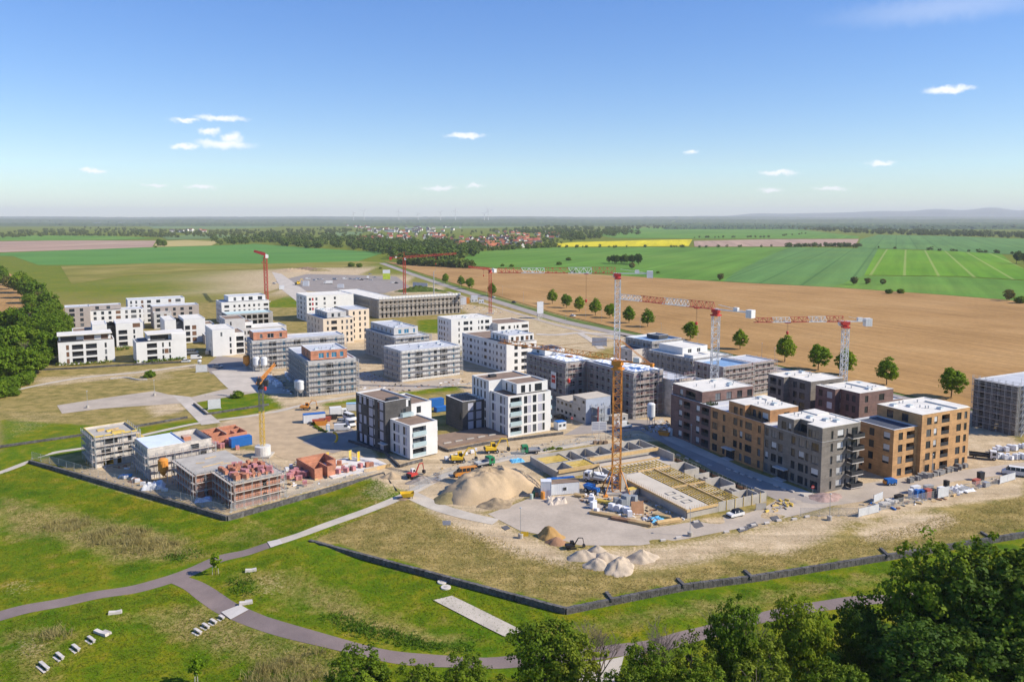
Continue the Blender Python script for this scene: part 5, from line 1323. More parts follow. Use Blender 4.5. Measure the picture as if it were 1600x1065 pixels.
crane('red crane seen end-on above the white block on the left', (-199, 640), 35.5, (-30, 66), 11, paint_red, [paint_red], paint_red, 2.4, 1.9, hook=(20, 6), mr=.2, jr=.18)
crane('red hammerhead crane with tie bars and long jib to the right, far back', (-95.7, 704), 30.2, (46, 8), 13, paint_red, [paint_red], paint_red, 2.0, 1.5, 'peak', 3.0, cw_mat=paint_red, hook=(28, 5), mr=.2, jr=.17)
crane('small red crane beside the country road behind the white blocks', (-15.5, 562), 29.0, (-17, 26), 7, paint_red, [paint_red], paint_red, 1.9, 1.4, hook=(9, 4), mr=.17, jr=.15)
o = crane('slim crane with yellow lower mast and grey upper mast on a white ballast drum', (-71.5, 222), 19.6, (-3.4, 25), 4, paint_yellow, [paint_orange], dark_metal, 1.1, .8, split_z=8.5, mast_mat2=M('grey_mast', (.14,.14,.15), .6), hook=(7, 3), mr=.075, cws=.3)
MB().lathe([(2.2,.5),(2.2,3.0),(1.9,3.05)], sides=20).build('ballast_drum', M('ribbed_white', (.6,.59,.56), .7, .15, 2.0), o)
# ------------------------------------------------------------------ trees
def leaf_mat(name, c1, c2, c3, trans=.3):
    m, t, b = new_mat(name)
    b.inputs['Roughness'].default_value = .7; b.inputs['Specular IOR Level'].default_value = .2
    geo = nd(t, 'ShaderNodeNewGeometry'); oi = nd(t, 'ShaderNodeObjectInfo')
    n = noise_node(t, .35, 3, geo.outputs['Position'], .6)
    r = ramp(t, n.outputs[0], [(.3, c1), (.5, c2), (.72, c3)])
    rr = ramp(t, oi.outputs['Random'], [(0, (.78,.86,.8,1)), (1, (1.25,1.12,1.1,1))])
    ri = ramp(t, geo.outputs['Random Per Island'], [(0, (.7,.72,.7,1)), (1, (1.28,1.25,1.2,1))])
    c = mixc(t, 1, mixc(t, 1, r.outputs[0], rr.outputs[0], 'MULTIPLY'), ri.outputs[0], 'MULTIPLY')
    t.links.new(c, b.inputs['Base Color'])
    tr = nd(t, 'ShaderNodeBsdfTranslucent'); t.links.new(c, tr.inputs['Color'])
    mx = nd(t, 'ShaderNodeMixShader'); mx.inputs[0].default_value = trans
    t.links.new(b.outputs[0], mx.inputs[1]); t.links.new(tr.outputs[0], mx.inputs[2])
    t.links.new(mx.outputs[0], t.nodes['Material Output'].inputs[0])
    return m
leaf_fg = leaf_mat('leaves_fresh', (.09,.155,.006,1), (.15,.225,.009,1), (.24,.295,.02,1), .42)
leaf_yel = leaf_mat('leaves_yellow_green', (.12,.175,.01,1), (.18,.235,.014,1), (.27,.30,.035,1), .4)
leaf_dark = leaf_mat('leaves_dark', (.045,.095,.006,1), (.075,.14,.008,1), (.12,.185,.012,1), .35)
leaf_row = leaf_mat('leaves_avenue', (.12,.215,.004,1), (.175,.285,.006,1), (.225,.33,.01,1), .45)
leaf_wood = leaf_mat('leaves_wood', (.085,.17,.006,1), (.135,.225,.009,1), (.20,.285,.018,1), .42)
leaf_olive = leaf_mat('leaves_olive', (.13,.135,.03,1), (.18,.18,.045,1), (.24,.23,.07,1), .4)
leaf_far = leaf_mat('leaves_far', (.06,.10,.015,1), (.09,.135,.024,1), (.15,.18,.045,1), .3)
bark = M('bark', (.09,.065,.045), .95, .25, 2.0, 8.0)
grey_bark = M('grey_bark', (.19,.15,.12), .95, .2, 2.0, 8.0)

def crown_quads(n_clump, per, leaf, rx, rz, zc, seed, clump=.27, hollow=.55):
    g = np.random.default_rng(seed)
    d = g.normal(size=(n_clump, 3)); d /= np.linalg.norm(d, axis=1)[:,None]
    lob = g.normal(size=(7, 3)); lob /= np.linalg.norm(lob, axis=1)[:,None]
    amp = 1+.26*np.clip(((d@lob.T)**3).sum(1), -1, 1.2)
    rad = g.uniform(hollow, 1, n_clump)**.7*amp
    C = d*rad[:,None]*np.array([rx, rx, rz])
    cr = clump*rx*g.uniform(.6, 1.25, n_clump)
    ld = g.normal(size=(n_clump, per, 3)); ld /= np.linalg.norm(ld, axis=2)[:,:,None]
    lr = g.uniform(.25, 1, (n_clump, per))**.5
    P = C[:,None,:]+ld*(lr*cr[:,None])[:,:,None]*np.array([1, 1, .75])
    out = P/np.array([rx, rx, rz]); out /= np.linalg.norm(out, axis=2)[:,:,None]+1e-6
    N = ld*.5+out*.5+g.normal(size=P.shape)*.45+np.array([0, 0, .25]); N /= np.linalg.norm(N, axis=2)[:,:,None]
    P = P.reshape(-1, 3); N = N.reshape(-1, 3)
    t = np.cross(N, g.normal(size=N.shape)); t /= np.linalg.norm(t, axis=1)[:,None]+1e-6
    b_ = np.cross(N, t); s = leaf*g.uniform(.55, 1.25, len(P))[:,None]
    v = np.stack([P+t*s, P+b_*s*.75, P-t*s, P-b_*s*.75], 1)
    v[:,:,2] += zc
    return v.reshape(-1, 3), C+np.array([0, 0, zc])

def quad_mesh(name, v, mat):
    me = bpy.data.meshes.new(name); n = len(v)
    me.vertices.add(n); me.vertices.foreach_set('co', v.astype(np.float32).ravel())
    me.loops.add(n); me.loops.foreach_set('vertex_index', np.arange(n, dtype=np.int32))
    me.polygons.add(n//4); me.polygons.foreach_set('loop_start', np.arange(0, n, 4, dtype=np.int32)); me.polygons.foreach_set('loop_total', np.full(n//4, 4, np.int32))
    me.materials.append(mat); me.update(calc_edges=True); me.validate()
    return me

def trunk_mesh(name, H, trunk_h, r, targets, mat, seed):
    k = random.Random(seed); m = MB()
    p = Vector((0,0,-.4)); top = Vector((k.uniform(-.3,.3), k.uniform(-.3,.3), H*.78)); n = 6; prev = p
    for i in range(1, n+1):
        q = p.lerp(top, i/n)+Vector((k.uniform(-.12,.12), k.uniform(-.12,.12), 0))*(i < n)
        m.bar(prev, q, r*(1-.8*(i-1)/n), r*(1-.8*i/n), 7, caps=False); prev = q
    for tg in targets:
        tg = Vector(tg); z0 = min(max(trunk_h, tg.z-(tg.xy.length)*.8), H*.7); a = p.lerp(top, (z0+.4)/(H*.78+.4))
        mid = a.lerp(tg, .5)+Vector((k.uniform(-.3,.3), k.uniform(-.3,.3), .25))
        rr = r*.34*(1-.5*z0/H)
        m.bar(a, mid, rr, rr*.65, 5, caps=False); m.bar(mid, tg, rr*.65, rr*.2, 5, caps=False)
    return m.mesh(name, mat)

_TP = {}
def tree_proto(key, H, rx, trunk_h, n_clump, per, leaf, mat, seed, barkm=None, limbs=14, clump=.27, hollow=.5, r=None):
    rz = (H-trunk_h)/2; zc = trunk_h+rz*.98
    v, C = crown_quads(n_clump, per, leaf, rx, rz, zc, seed, clump, hollow)
    idx = np.random.default_rng(seed).choice(len(C), min(limbs, len(C)), replace=False)
    _TP[key] = (quad_mesh('crown', v, mat), trunk_mesh('trunk', H, trunk_h, r or H*.02, [tuple(C[i]) for i in idx], barkm or bark, seed), H)
    return _TP[key]
def tree(key, name, label, x, y, scale=1.0, rz=None, group=None, z=None, mat=None, sxy=1.0):
    c, t, H = _TP[key]
    o = thing(name, label, 'tree' if 'bush' not in name and 'shrub' not in name else 'bush', (x, y, hz1(x, y)-.05 if z is None else z), rnd.uniform(0, 6.28) if rz is None else rz, group)
    o.scale = (scale*sxy, scale*sxy, scale)
    link('trunk', t, o); link('crown', c, o)
    return o
for i in range(3): tree_proto(('row', i), 11.6, 3.7+.2*i, 2.9, 190, 28, .33, leaf_row, 40+i, limbs=10, clump=.24, hollow=.4)
for i in range(3): tree_proto(('fg', i), 15, 5.2+.3*i, 3.0, 235, 46, .235, leaf_fg, 60+i, limbs=30, clump=.165, hollow=.28)
for i in range(2): tree_proto(('yel', i), 13, 4.6+.3*i, 2.5, 125, 40, .22, leaf_yel, 70+i, grey_bark, limbs=30, clump=.18, hollow=.3)
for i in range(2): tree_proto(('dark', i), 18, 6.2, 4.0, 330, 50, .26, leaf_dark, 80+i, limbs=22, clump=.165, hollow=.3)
for i in range(3): tree_proto(('wood', i), 15, 6.0+.4*i, 1.6, 190, 34, .5, leaf_wood, 90+i, limbs=8, clump=.24)
for i in range(2): tree_proto(('oliv', i), 10, 4.6, 1.2, 120, 30, .42, leaf_olive, 100+i, grey_bark, limbs=12, clump=.25)
for i in range(2): tree_proto(('bush', i), 6, 4.0, .3, 120, 30, .38, leaf_wood, 110+i, limbs=5, clump=.3)
tree_proto(('sap', 0), 4.2, .85, 1.6, 40, 18, .17, leaf_row, 120, limbs=6, clump=.4, r=.06)
tree_proto(('gbush', 0), 3, 2.6, .1, 90, 26, .3, leaf_wood, 130, limbs=3, clump=.3)

# avenue along the country road
AV = ((696,443,.95),(721,448,.95),(734,451.5,1),(769,462,1.0),(863,475,1.0),(885,481,.98),(905,487,1.02),(930,493,1.05),(953,497,.92),(983,505,1.0),(1012,511,1.0),(1078,532,1.0),(1156,546,.95),(1226,565,1.1),(1278,578,1.08),(1321,586,1.05),(1385,602,1.0),(1486,621,1.06))
AVL = ['leftmost small avenue tree far up the country road', 'left tree of the close pair far up the road', 'right tree of the close pair far up the road', 'avenue tree beside the small red crane mast', 'first of the four avenue trees left of the tall white mast', 'second of the four avenue trees left of the tall white mast',
       'third of the four avenue trees left of the tall white mast', 'fourth, tallest of the avenue trees left of the tall white mast', 'slender avenue tree touching the tall white mast on its left', 'avenue tree just right of the tall white mast', 'second avenue tree right of the tall white mast',
       'lone avenue tree left of the middle white crane mast', 'avenue tree right of the middle white crane mast', 'broad avenue tree below the short crane jib tip', 'avenue tree between the short crane jib tip and its mast', 'avenue tree partly behind the right white crane mast', 'avenue tree right of the right white crane mast', 'rightmost large avenue tree before the ploughed field']
for i, ((u, v, s), lab) in enumerate(zip(AV, AVL)):
    x, y = W(u, v); tree(('row', i % 3), 'avenue_tree', lab, x, y, s, group='avenue trees along the country road')

# foreground trees
FG = [('fg',0,572,1150,1006,1.0,'rounded green tree at the bottom edge left of the bare tree'), ('fg',1,732,1134,1018,.8,'green tree at the bottom edge between the rounded tree and the gravel'), ('fg',2,850,1105,958,1.0,'tall green tree beside the end of the gravel strip'),
      ('yel',0,900,1125,992,.95,'yellow-green tree crowding the bare tree from the left'), ('fg',1,1012,1145,1005,.75,'loose green tree right of the bare tree at the bottom'), ('yel',1,1078,1130,990,.75,'thin yellow-green tree left of the tall middle tree'), ('fg',0,1140,1118,932,.72,'tall middle tree over the path, left of a pair'),
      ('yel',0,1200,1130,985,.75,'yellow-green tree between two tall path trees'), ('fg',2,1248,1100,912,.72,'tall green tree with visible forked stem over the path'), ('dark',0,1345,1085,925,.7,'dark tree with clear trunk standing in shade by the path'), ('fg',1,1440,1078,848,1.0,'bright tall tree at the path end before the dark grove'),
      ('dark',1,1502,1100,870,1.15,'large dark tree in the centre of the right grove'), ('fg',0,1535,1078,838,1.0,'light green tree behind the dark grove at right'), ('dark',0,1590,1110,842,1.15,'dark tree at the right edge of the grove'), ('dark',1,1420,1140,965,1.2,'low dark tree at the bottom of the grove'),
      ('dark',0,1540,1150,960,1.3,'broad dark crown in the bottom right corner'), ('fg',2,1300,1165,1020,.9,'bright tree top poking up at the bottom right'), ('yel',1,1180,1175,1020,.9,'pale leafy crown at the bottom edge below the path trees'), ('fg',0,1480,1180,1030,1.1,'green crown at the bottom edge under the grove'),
      ('fg',1,660,1150,1035,.9,'low green crown at the bottom edge beside the rounded tree'), ('yel',0,980,1165,1040,.9,'pale crown at the bottom edge right of the gravel patch'), ('dark',0,1650,1085,835,1.0,'dark tree half cut by the right frame edge'), ('fg',2,1610,1150,935,1.1,'green crown at the right frame edge below the dark tree'), ('fg',1,1090,1180,1045,.9,'small green crown at the very bottom near the middle')]
def ht_at(u, v, vt):
    x, y = W(u, v, -1.0)
    return x, y, 69.0-((vt-HOR)/F_PX)*math.hypot(0, y)*1.0
for kind, i, u, v, vt, wx, lab in FG:
    x, y = W(u, v, -1.0)
    # height so that the crown reaches its surveyed top
    f = lambda Z: PP_Y-F_PX*(y*_s+(Z-CAM_H)*_c)/(y*_c-(Z-CAM_H)*_s)
    lo_, hi_ = -1.0, 60.0
    for _ in range(40):
        m_ = (lo_+hi_)/2
        if f(m_) > vt: lo_ = m_
        else: hi_ = m_
    Hh = lo_+1.0; s = Hh/(_TP[(kind, i)][2]*1.04)
    tree((kind, i), 'tree', lab, x, y, s, sxy=min(1.25, wx*max(.8, (1/s)**.4)))
def bare_tree(label, x, y, H, seed):
    k = random.Random(seed); o = thing('bare_tree', label, 'tree', (x, y, hz1(x, y)-.05))
    tr = MB(); br = MB()
    def grow(p, d, L, r, depth, m):
        q = p+d*L
        m.bar(p, q, r, r*.65, 5, caps=False)
        if depth == 0: return
        for _ in range(3 if depth > 1 else 4):
            nd_ = (d+Vector((k.uniform(-.75,.75), k.uniform(-.75,.75), k.uniform(-.05,.55)))).normalized()
            grow(p.lerp(q, k.uniform(.5, 1)), nd_, L*k.uniform(.55,.8), r*.55, depth-1, br)
    grow(Vector((0,0,-.3)), Vector((.05,.03,1)), H*.38, H*.016, 0, tr); 
    for _ in range(7): grow(Vector((0,0,H*k.uniform(.15,.36))), Vector((k.uniform(-.5,.5), k.uniform(-.5,.5), 1)).normalized(), H*.26, H*.009, 4, br)
    tr.build('trunk', grey_bark, o); br.build('crown', grey_bark, o)
for (u, v, vt, lab, sd) in ((935,1085,975,'leafless brown tree among the green trees at the bottom',1), (1148,1100,945,'half-bare grey tree between leafy trees over the path',2), (1545,1075,868,'bare grey twiggy tree inside the right grove',3), (1030,1120,980,'thin bare tree right of the gravel patch',4)):
    x, y = W(u, v, -1.0); Hh = 69-(vt-HOR)*y/F_PX*1.02
    bare_tree(lab, x, y, max(7, Hh), sd)
for (u, v, lab) in ((336.5,896.5,'young staked sapling at the fork of the path'), (308,1066,'young sapling standing alone near the bottom left edge')):
    x, y = W(u, v, -1.0); o = tree(('sap', 0), 'sapling', lab, x, y, 1.12)
    st = MB()
    for a in (.5, -.5): st.bar((a, .1, 0), (a*.9, .1, 1.5), .05)
    st.bar((-.5, .1, 1.4), (.5, .1, 1.4), .04); st.build('stake', slab_mat, o)

# wood and hedge on the left
LW = [(4,446,1.3,'wood'),(16,452,1.2,'oliv'),(28,458,1.2,'wood'),(40,466,1.2,'wood'),(52,474,1.25,'wood'),(62,482,1.2,'oliv'),(72,492,1.1,'wood'),(50,486,.9,'wood'),(-14,444,1.3,'wood'),(84,505,1.0,'wood'),(72,512,1.1,'wood'),(98,532,1.0,'wood'),(86,540,1.05,'wood'),(66,536,1.1,'wood'),(44,530,1.15,'wood'),(20,528,1.15,'wood'),(-4,528,1.15,'wood'),(92,560,.85,'wood'),
      (70,566,.95,'wood'),(48,560,1.05,'wood'),(26,562,1.05,'wood'),(2,566,1.1,'wood'),(-26,560,1.1,'wood'),(60,584,.8,'wood'),(36,590,.85,'wood'),(10,594,.95,'wood'),(-18,598,1.0,'wood'),(-48,590,1.1,'wood')]
for i, (u, v, s, kd) in enumerate(LW):
    x, y = W(u, v)
    lab = (['first','second','third','fourth','fifth','sixth','seventh','eighth','ninth','tenth','eleventh'][i]+' leafy tree from the left in the hedge row along the small ploughed field' if kd == 'wood' else ['far','near'][i > 3]+' olive-brown tree in the hedge row along the small ploughed field') if v < 495 else 'round green tree in the dense wood at the left edge'
    tree((kd, i % (3 if kd == 'wood' else 2)), 'wood_tree', lab, x, y, s, group='trees of the hedge row at left' if v < 495 and kd == 'wood' else ('olive trees of the hedge row' if v < 495 else 'trees of the dense wood at left'))
for i, (u, v, s) in enumerate(((34,602,.9),(12,610,1.0),(46,592,.7),(-10,622,1.1),(-30,612,1.2),(20,618,.6))):
    x, y = W(u, v); tree(('bush', i % 2), 'bush', ['first','second','third','fourth','fifth','sixth'][i]+' low yellow-green bush at the wood edge above the pale path', x, y, s, group='bushes at the wood edge')
x, y = W(28, 572); bare_tree('pale leafless tree at the edge of the left wood', x, y+8, 12, 8)

# single trees and bushes standing in the fields
for i, (u, v, s, kd, lab) in enumerate(((1126,438,.75,'oliv','lone olive-green tree at the field edge above the middle crane'), (1335,445,.8,'oliv','left one of three olive trees in the meadow at right'), (1356,444,.65,'oliv','middle one of three olive trees in the meadow at right'), (1380,445,.6,'oliv','right, smallest of three olive trees in the meadow'),
        (1389,459,.75,'bush','left one of two dark bushes below the olive trees'), (1407,458.5,.75,'bush','right one of two dark bushes below the olive trees'), (548,417,1.1,'bush','left part of the round bush pair beside the road end'), (562,417.5,1.0,'bush','right part of the round bush pair beside the road end'), (595,420,.8,'gbush','small bush at the start of the tilled field'),
        (874,414,1.5,'gbush','dark field bush left of the grove'), (888,407,1.6,'gbush','second dark field bush, further up the slope'), (896,427,1.3,'gbush','small bush beneath the crane jib'), (998,414,1.0,'dark','purple-dark tree at the right of the field grove'), (988,420,.8,'oliv','yellowish bush in front of the field grove'), (1028,427,.8,'gbush','small bush behind the counterweight'),
        (1577,470,.9,'oliv','grey-brown bush at the right field edge'), (1595,474,1.0,'bush','dark bush cut by the right field edge'), (1588,412,1.0,'dark','dark clump at the right end of the bright crop'), (1600,412,1.0,'dark','second dark clump at the right end of the bright crop'), (250,384,1.2,'wood','dark tree beside the straw field'), (257,385,1.0,'wood','second dark tree beside the straw field'), (243,387,.7,'bush','small bush left of the straw field trees'),
        (800,417,1.2,'gbush','pointed dark shrub at the tilled field rim'), (785,416,1.0,'gbush','low shrub at the tilled field rim'), (236,589,.9,'gbush','round bush beside the curved stone seat'), (372,621,.8,'gbush','round bush beside the small sandpit'))):
    x, y = W(u, v); tree((kd, i % 2 if (kd, i % 2) in _TP else 0), 'field_bush' if kd in ('bush', 'gbush') else 'field_tree', lab, x, y, s)
for i in range(9):
    x, y = W(952+i*4.6, 411+(i % 3)); tree(('dark', i % 2), 'grove_tree', 'dark tree of the small grove in the green field', x, y, .62+.1*(i % 3), group='trees of the field grove')

# ------------------------------------------------------------------ woods read as one mass
def lod_crown(seed, n=26, per=7, leaf=1.5):
    v, _ = crown_quads(n, per, leaf, 6.0, 6.0, 6.2, seed, .42, .55); return v
LOD = [lod_crown(s) for s in range(200, 206)]
LODF = [lod_crown(s, 12, 4, 2.6) for s in range(210, 216)]
def woods(label, poly, n, hr, mat, seed, far=False, line=False, cat='wood'):
    g = np.random.default_rng(seed); q = np.array(poly, float)
    out = []
    if line:
        segl = np.hypot(*np.diff(q, axis=0).T); cum = np.concatenate([[0], np.cumsum(segl)])
        t = np.sort(g.uniform(0, cum[-1], n)); uu = np.interp(t, cum, q[:,0]); vv = np.interp(t, cum, q[:,1])+g.normal(0, .3, n)
        uv = np.stack([uu, vv], 1)
    else:
        lo, hi = q.min(0), q.max(0); uv = g.uniform(lo, hi, (n*6, 2)); uv = uv[inside(uv, q)][:n]
    for u, v in uv:
        x, y = W(u, v); h = g.uniform(*hr)/12.0; k = (LODF if far else LOD)[g.integers(6)]
        a = g.uniform(0, 6.28); R2 = np.array([[math.cos(a), -math.sin(a)], [math.sin(a), math.cos(a)]])
        w = k.copy(); w[:,:2] = w[:,:2]@R2.T*h*g.uniform(.85, 1.25); w[:,2] *= h; w += (x, y, -.3); out.append(w)
    if out: tag(link('wood', quad_mesh('wood', np.vstack(out), mat)), label, cat, kind='stuff')
leaf_mid = leaf_mat('leaves_mid', (.07,.125,.012,1), (.11,.17,.02,1), (.19,.22,.045,1), .35)
woods('belt of dark trees behind the left green field', [(330,376),(420,366),(480,370),(560,368),(640,382),(690,392),(600,397),(560,391),(480,388),(400,380),(340,384)], 260, (10,16), leaf_mid, 1)
woods('park-like trees between the village and the tilled field', [(560,380),(640,378),(700,380),(760,390),(740,402),(690,414),(640,412),(600,402)], 170, (12,18), leaf_mid, 2)
woods('hedge of bushes at the rim of the tilled field', [(625,413),(680,416),(740,419)], 60, (7,12), leaf_mid, 3, line=True)
woods('trees among the village houses', [(560,368),(700,362),(880,360),(930,372),(860,384),(760,388),(640,384),(560,378)], 190, (7,12), leaf_mid, 4)
woods('wooded rise behind the village', [(760,362),(860,354),(960,356),(1000,366),(900,376),(840,366)], 260, (12,18), leaf_mid, 5)
woods('dark tree belts left of the village', [(0,364),(120,356),(330,362),(520,357),(600,360),(560,366),(330,372),(120,368),(0,372)], 420, (9,14), leaf_far, 6)
woods('hedgerow across the left plain', [(60,368),(180,368.5),(280,371)], 60, (6,10), leaf_far, 7, line=True)
woods('wood belt on the right beyond the crops', [(940,357),(1060,350),(1200,352),(1300,358),(1480,362),(1640,368),(1640,374),(1480,369),(1372,366),(1290,362),(1180,353),(1080,354),(960,361)], 560, (10,16), leaf_far, 8)
woods('scattered bushes along the field lane at right', [(1090,387),(1180,385.5),(1230,386),(1345,387),(1440,390),(1600,398)], 40, (4,7), leaf_far, 9, line=True)
woods('dark hedge on the bare field at right', [(1215,386.5),(1270,385),(1345,385.5)], 60, (6,10), leaf_far, 10, line=True)
woods('hedge along the upper green field', [(1080,372),(1100,371.5),(1200,371),(1262,365)], 30, (5,8), leaf_far, 11, line=True)
woods('trees along the rapeseed edge', [(860,387),(960,386.5),(1080,386)], 26, (4,7), leaf_far, 12, line=True)
woods('bushes at the lower village edge', [(700,391),(760,392),(830,388),(870,386)], 70, (7,12), leaf_mid, 13, line=True)

# wooded ridges towards the horizon: canopy sheets over low rises
canopy = leaf_mat('forest_canopy', (.032,.062,.014,1), (.052,.088,.02,1), (.085,.115,.032,1), 0.0)
def ridge(label, D0, D1, h0, h1, u0, u1, seed, name='forest', rough=6.0, step=None, mat=None, env=None):
    g = np.random.default_rng(seed); nx = 420; ny = 10
    us = np.linspace(u0, u1, nx); X = []
    ph = g.uniform(0, 6.28, 12); fr = g.uniform(.3, 3.2, 12)*2*np.pi/(u1-u0)*4
    prof = sum(np.sin(us*fr[k]+ph[k])/(1+k*.35) for k in range(12)); prof = (prof-prof.min())/(prof.max()-prof.min())
    base = h0+(h1-h0)*prof
    if env is not None: base = base*np.interp(us, *env)
    vs = []
    for j in range(ny):
        t = j/(ny-1); D = D0+(D1-D0)*t; shape = math.sin(math.pi*min(1, .08+t*.5))**.6 if j else 0
        x = (us-800)/F_PX*D
        z = base*shape+(g.normal(0, rough, nx)*.5+rough)*(1 if j else 0)-(2 if j == 0 else 0)
        vs.append(np.stack([x, np.full(nx, D)+g.normal(0, (D1-D0)*.012, nx), z], 1))
    V = np.vstack(vs); idx = np.arange(nx*ny).reshape(ny, nx)
    f = np.stack([idx[:-1,:-1], idx[:-1,1:], idx[1:,1:], idx[1:,:-1]], -1).reshape(-1, 4)
    me = bpy.data.meshes.new(name); me.from_pydata(V.tolist(), [], f.tolist()); me.materials.append(mat or canopy)
    o = link(name, me); tag(o, label, None, None, 'stuff' if name == 'forest' else 'structure')
ridge('long forest band across the far plain', 6200, 8600, 4, 12, -300, 1900, 1)
ridge('wooded rise in the right distance', 4600, 6000, 2, 8, 1040, 1900, 4)
ridge('second forest band before the horizon', 10500, 13500, 22, 42, -300, 1900, 2, rough=7)
ridge('forest on the horizon line', 17000, 22000, 70, 96, -300, 1900, 3, rough=6)
ridge('low blue hill on the right horizon', 26000, 33000, 340, 520, 1000, 2000, 5, 'hills', rough=4, env=([1000,1120,1300,1500,2000],[0,.35,.62,.9,1.0]))
ridge('faint hill on the left horizon', 25000, 31000, 40, 75, -300, 900, 6, 'hills', rough=4)

# ------------------------------------------------------------------ village
roof_mats = [M('roof_tile_orange', (.36,.12,.06), .85, .15, .1, randv=.2), M('roof_tile_red', (.28,.085,.055), .85, .15, .1, randv=.2), M('roof_tile_dark', (.10,.085,.08), .85, .15, .1, randv=.2)]
wall_mats = [M('house_white', (.62,.60,.56), .9, .06, .1, randv=.1), M('house_ochre', (.50,.38,.24), .9, .08, .1, randv=.1), M('house_brick', (.30,.14,.09), .9, .1, .1, randv=.1)]
_hm = {}
def house_mesh(w, d, h, rh, wm, rm, hip=False):
    key = (w, d, h, rh, wm.name, rm.name)
    if key not in _hm:
        a = MB(); a.box(-w/2, w/2, -d/2, d/2, 0, h); a.v += [(-w/2,-d/2,h),(-w/2,d/2,h),(-w/2,0,h+rh),(w/2,-d/2,h),(w/2,d/2,h),(w/2,0,h+rh)]; a.f += [(8,10,9),(11,12,13)]
        e = .6; r = MB()
        r.v = [(-w/2-e,-d/2-e,h-.3),(w/2+e,-d/2-e,h-.3),(w/2+e,0,h+rh+.25),(-w/2-e,0,h+rh+.25),(w/2+e,d/2+e,h-.3),(-w/2-e,d/2+e,h-.3)]; r.f = [(0,1,2,3),(2,4,5,3)]
        c = MB().box(w*.2, w*.2+.8, .3, 1.0, h+rh*.5, h+rh+1.1)
        wn = MB()
        for i in range(3):
            x = -w/2+w*(i+.5)/3; wn.box(x-.6, x+.6, -d/2-.05, -d/2-.01, 1.2, 2.6)
        _hm[key] = (a.mesh('wall', wm), r.mesh('roof', rm), c.mesh('chimney', wall_mats[2]), wn.mesh('window', glass))
    return _hm[key]
def house(u, v, w, d, h, rh, wm, rm, rz, label, group):
    x, y = W(u, v); a, r, c, wn = house_mesh(w, d, h, rh, wm, rm)
    o = thing('village_house', label, 'house', (x, y, 0), rz, group)
    link('wall', a, o); ro = link('roof', r, o); link('chimney', c, ro); 
    return o
g = random.Random(21)
VB = [([(690,374),(760,370),(850,372),(850,386),(760,389),(700,386)], 75, 'house with orange-red tiled roof in the near part of the village', 'near village houses'), ([(560,369),(690,366),(700,377),(560,379)], 60, 'small red-roofed house in the left rows of the village', 'left village houses'),
      ([(770,363),(870,361),(885,372),(800,376)], 34, 'red-roofed farm building on the village rise', 'upper village houses'), ([(570,356),(720,355),(720,363),(580,365)], 46, 'far pale house behind the village', 'far village houses'), ([(520,352),(600,352),(560,358)], 10, 'far house left of the village', 'scattered far houses'),
      ([(1540,346),(1610,346),(1610,356),(1550,356)], 26, 'small far house in the right-hand village', 'right-hand village houses'), ([(260,360),(330,359),(330,363),(270,364)], 10, 'tiny far house on the left plain', 'left plain houses')]
for poly, n, lab, grp in VB:
    q = np.array(poly, float); lo, hi = q.min(0), q.max(0); c = 0
    while c < n:
        u, v = g.uniform(lo[0], hi[0]), g.uniform(lo[1], hi[1])
        if not inside(np.array([[u, v]]), q)[0]: continue
        c += 1
        far = 'far' in grp or 'plain' in grp or 'right-hand' in grp
        wm = wall_mats[0] if far or g.random() < .55 else g.choice(wall_mats); rm = g.choice(roof_mats[:2]) if g.random() < (.85 if not far else .5) else roof_mats[2]
        w, d = g.choice(((13,9),(16,10),(11,9),(20,11)))
        if far: w, d = w*1.4, d*1.4
        h, rh = g.choice((4.2, 5.5)), g.choice((4.5, 5.5))
        house(u, v, w, d, h*(1.4 if far else 1.0), rh, wm, rm, g.choice((0, .4, 1.57, -.5, 2.0))+g.uniform(-.15,.15), lab, grp)
for i, (u, v, w, lab) in enumerate(((640,360,46,'long white far building at the left end of the village'), (612,363,30,'white far hall left of the village'), (1205,351,60,'long pale farm hall on the right plain'), (150,349,90,'pale industrial building far left on the plain'), (190,349,60,'second pale industrial building far left'), (1240,351.5,40,'small white farm hall on the right plain'))):
    x, y = W(u, v); o = thing('hall', lab, 'building', (x, y, 0)); MB().box(-w/2, w/2, -10, 10, 0, 9).build('wall', white_render, o); MB().profile([(-w/2-1,9),(w/2+1,9),(w/2,12),(-w/2,12)], -11, 11).build('roof', grey_roof, o)

# ------------------------------------------------------------------ wind turbines
def turbine(u, vb, vt, label, ph):
    D = 9300.0; x = (u-800)/F_PX*D; H = (vb-vt)/F_PX*D; z0 = CAM_H-(vb-HOR)/F_PX*D-20
    o = thing('wind_turbine', label, 'wind turbine', (x, D, z0))
    H += 20; MB().bar((0,0,0), (0,0,H), 3.6, 2.2, 10).build('tower', paint_white, o)
    MB().box(-2.5, 2.5, -6, 6, H-1, H+4).build('nacelle', paint_white, o)
    for k in range(3):
        a = ph+k*2.094; d = Vector((math.cos(a), 0, math.sin(a)))
        m = MB(); c = Vector((0,-7,H+1.5)); m.bar(c, c+d*12, 1.6, 3.0, 6); m.bar(c+d*12, c+d*H*.52, 3.0, .5, 6); m.build('blade', paint_white, o)
for i, (u, vt) in enumerate(((554,333),(570,330),(624,330),(654,334),(689,332),(712,329),(763,328),(757,334))):
    turbine(u, 341, vt, ['leftmost wind turbine on the horizon', 'second wind turbine from the left on the horizon', 'wind turbine above the red hammerhead crane', 'faint small wind turbine right of that above the red crane', 'wind turbine left of the middle one on the horizon', 'tall wind turbine in the middle of the row', 'rightmost tall wind turbine', 'small wind turbine tucked beside the rightmost'][i], i*.7)
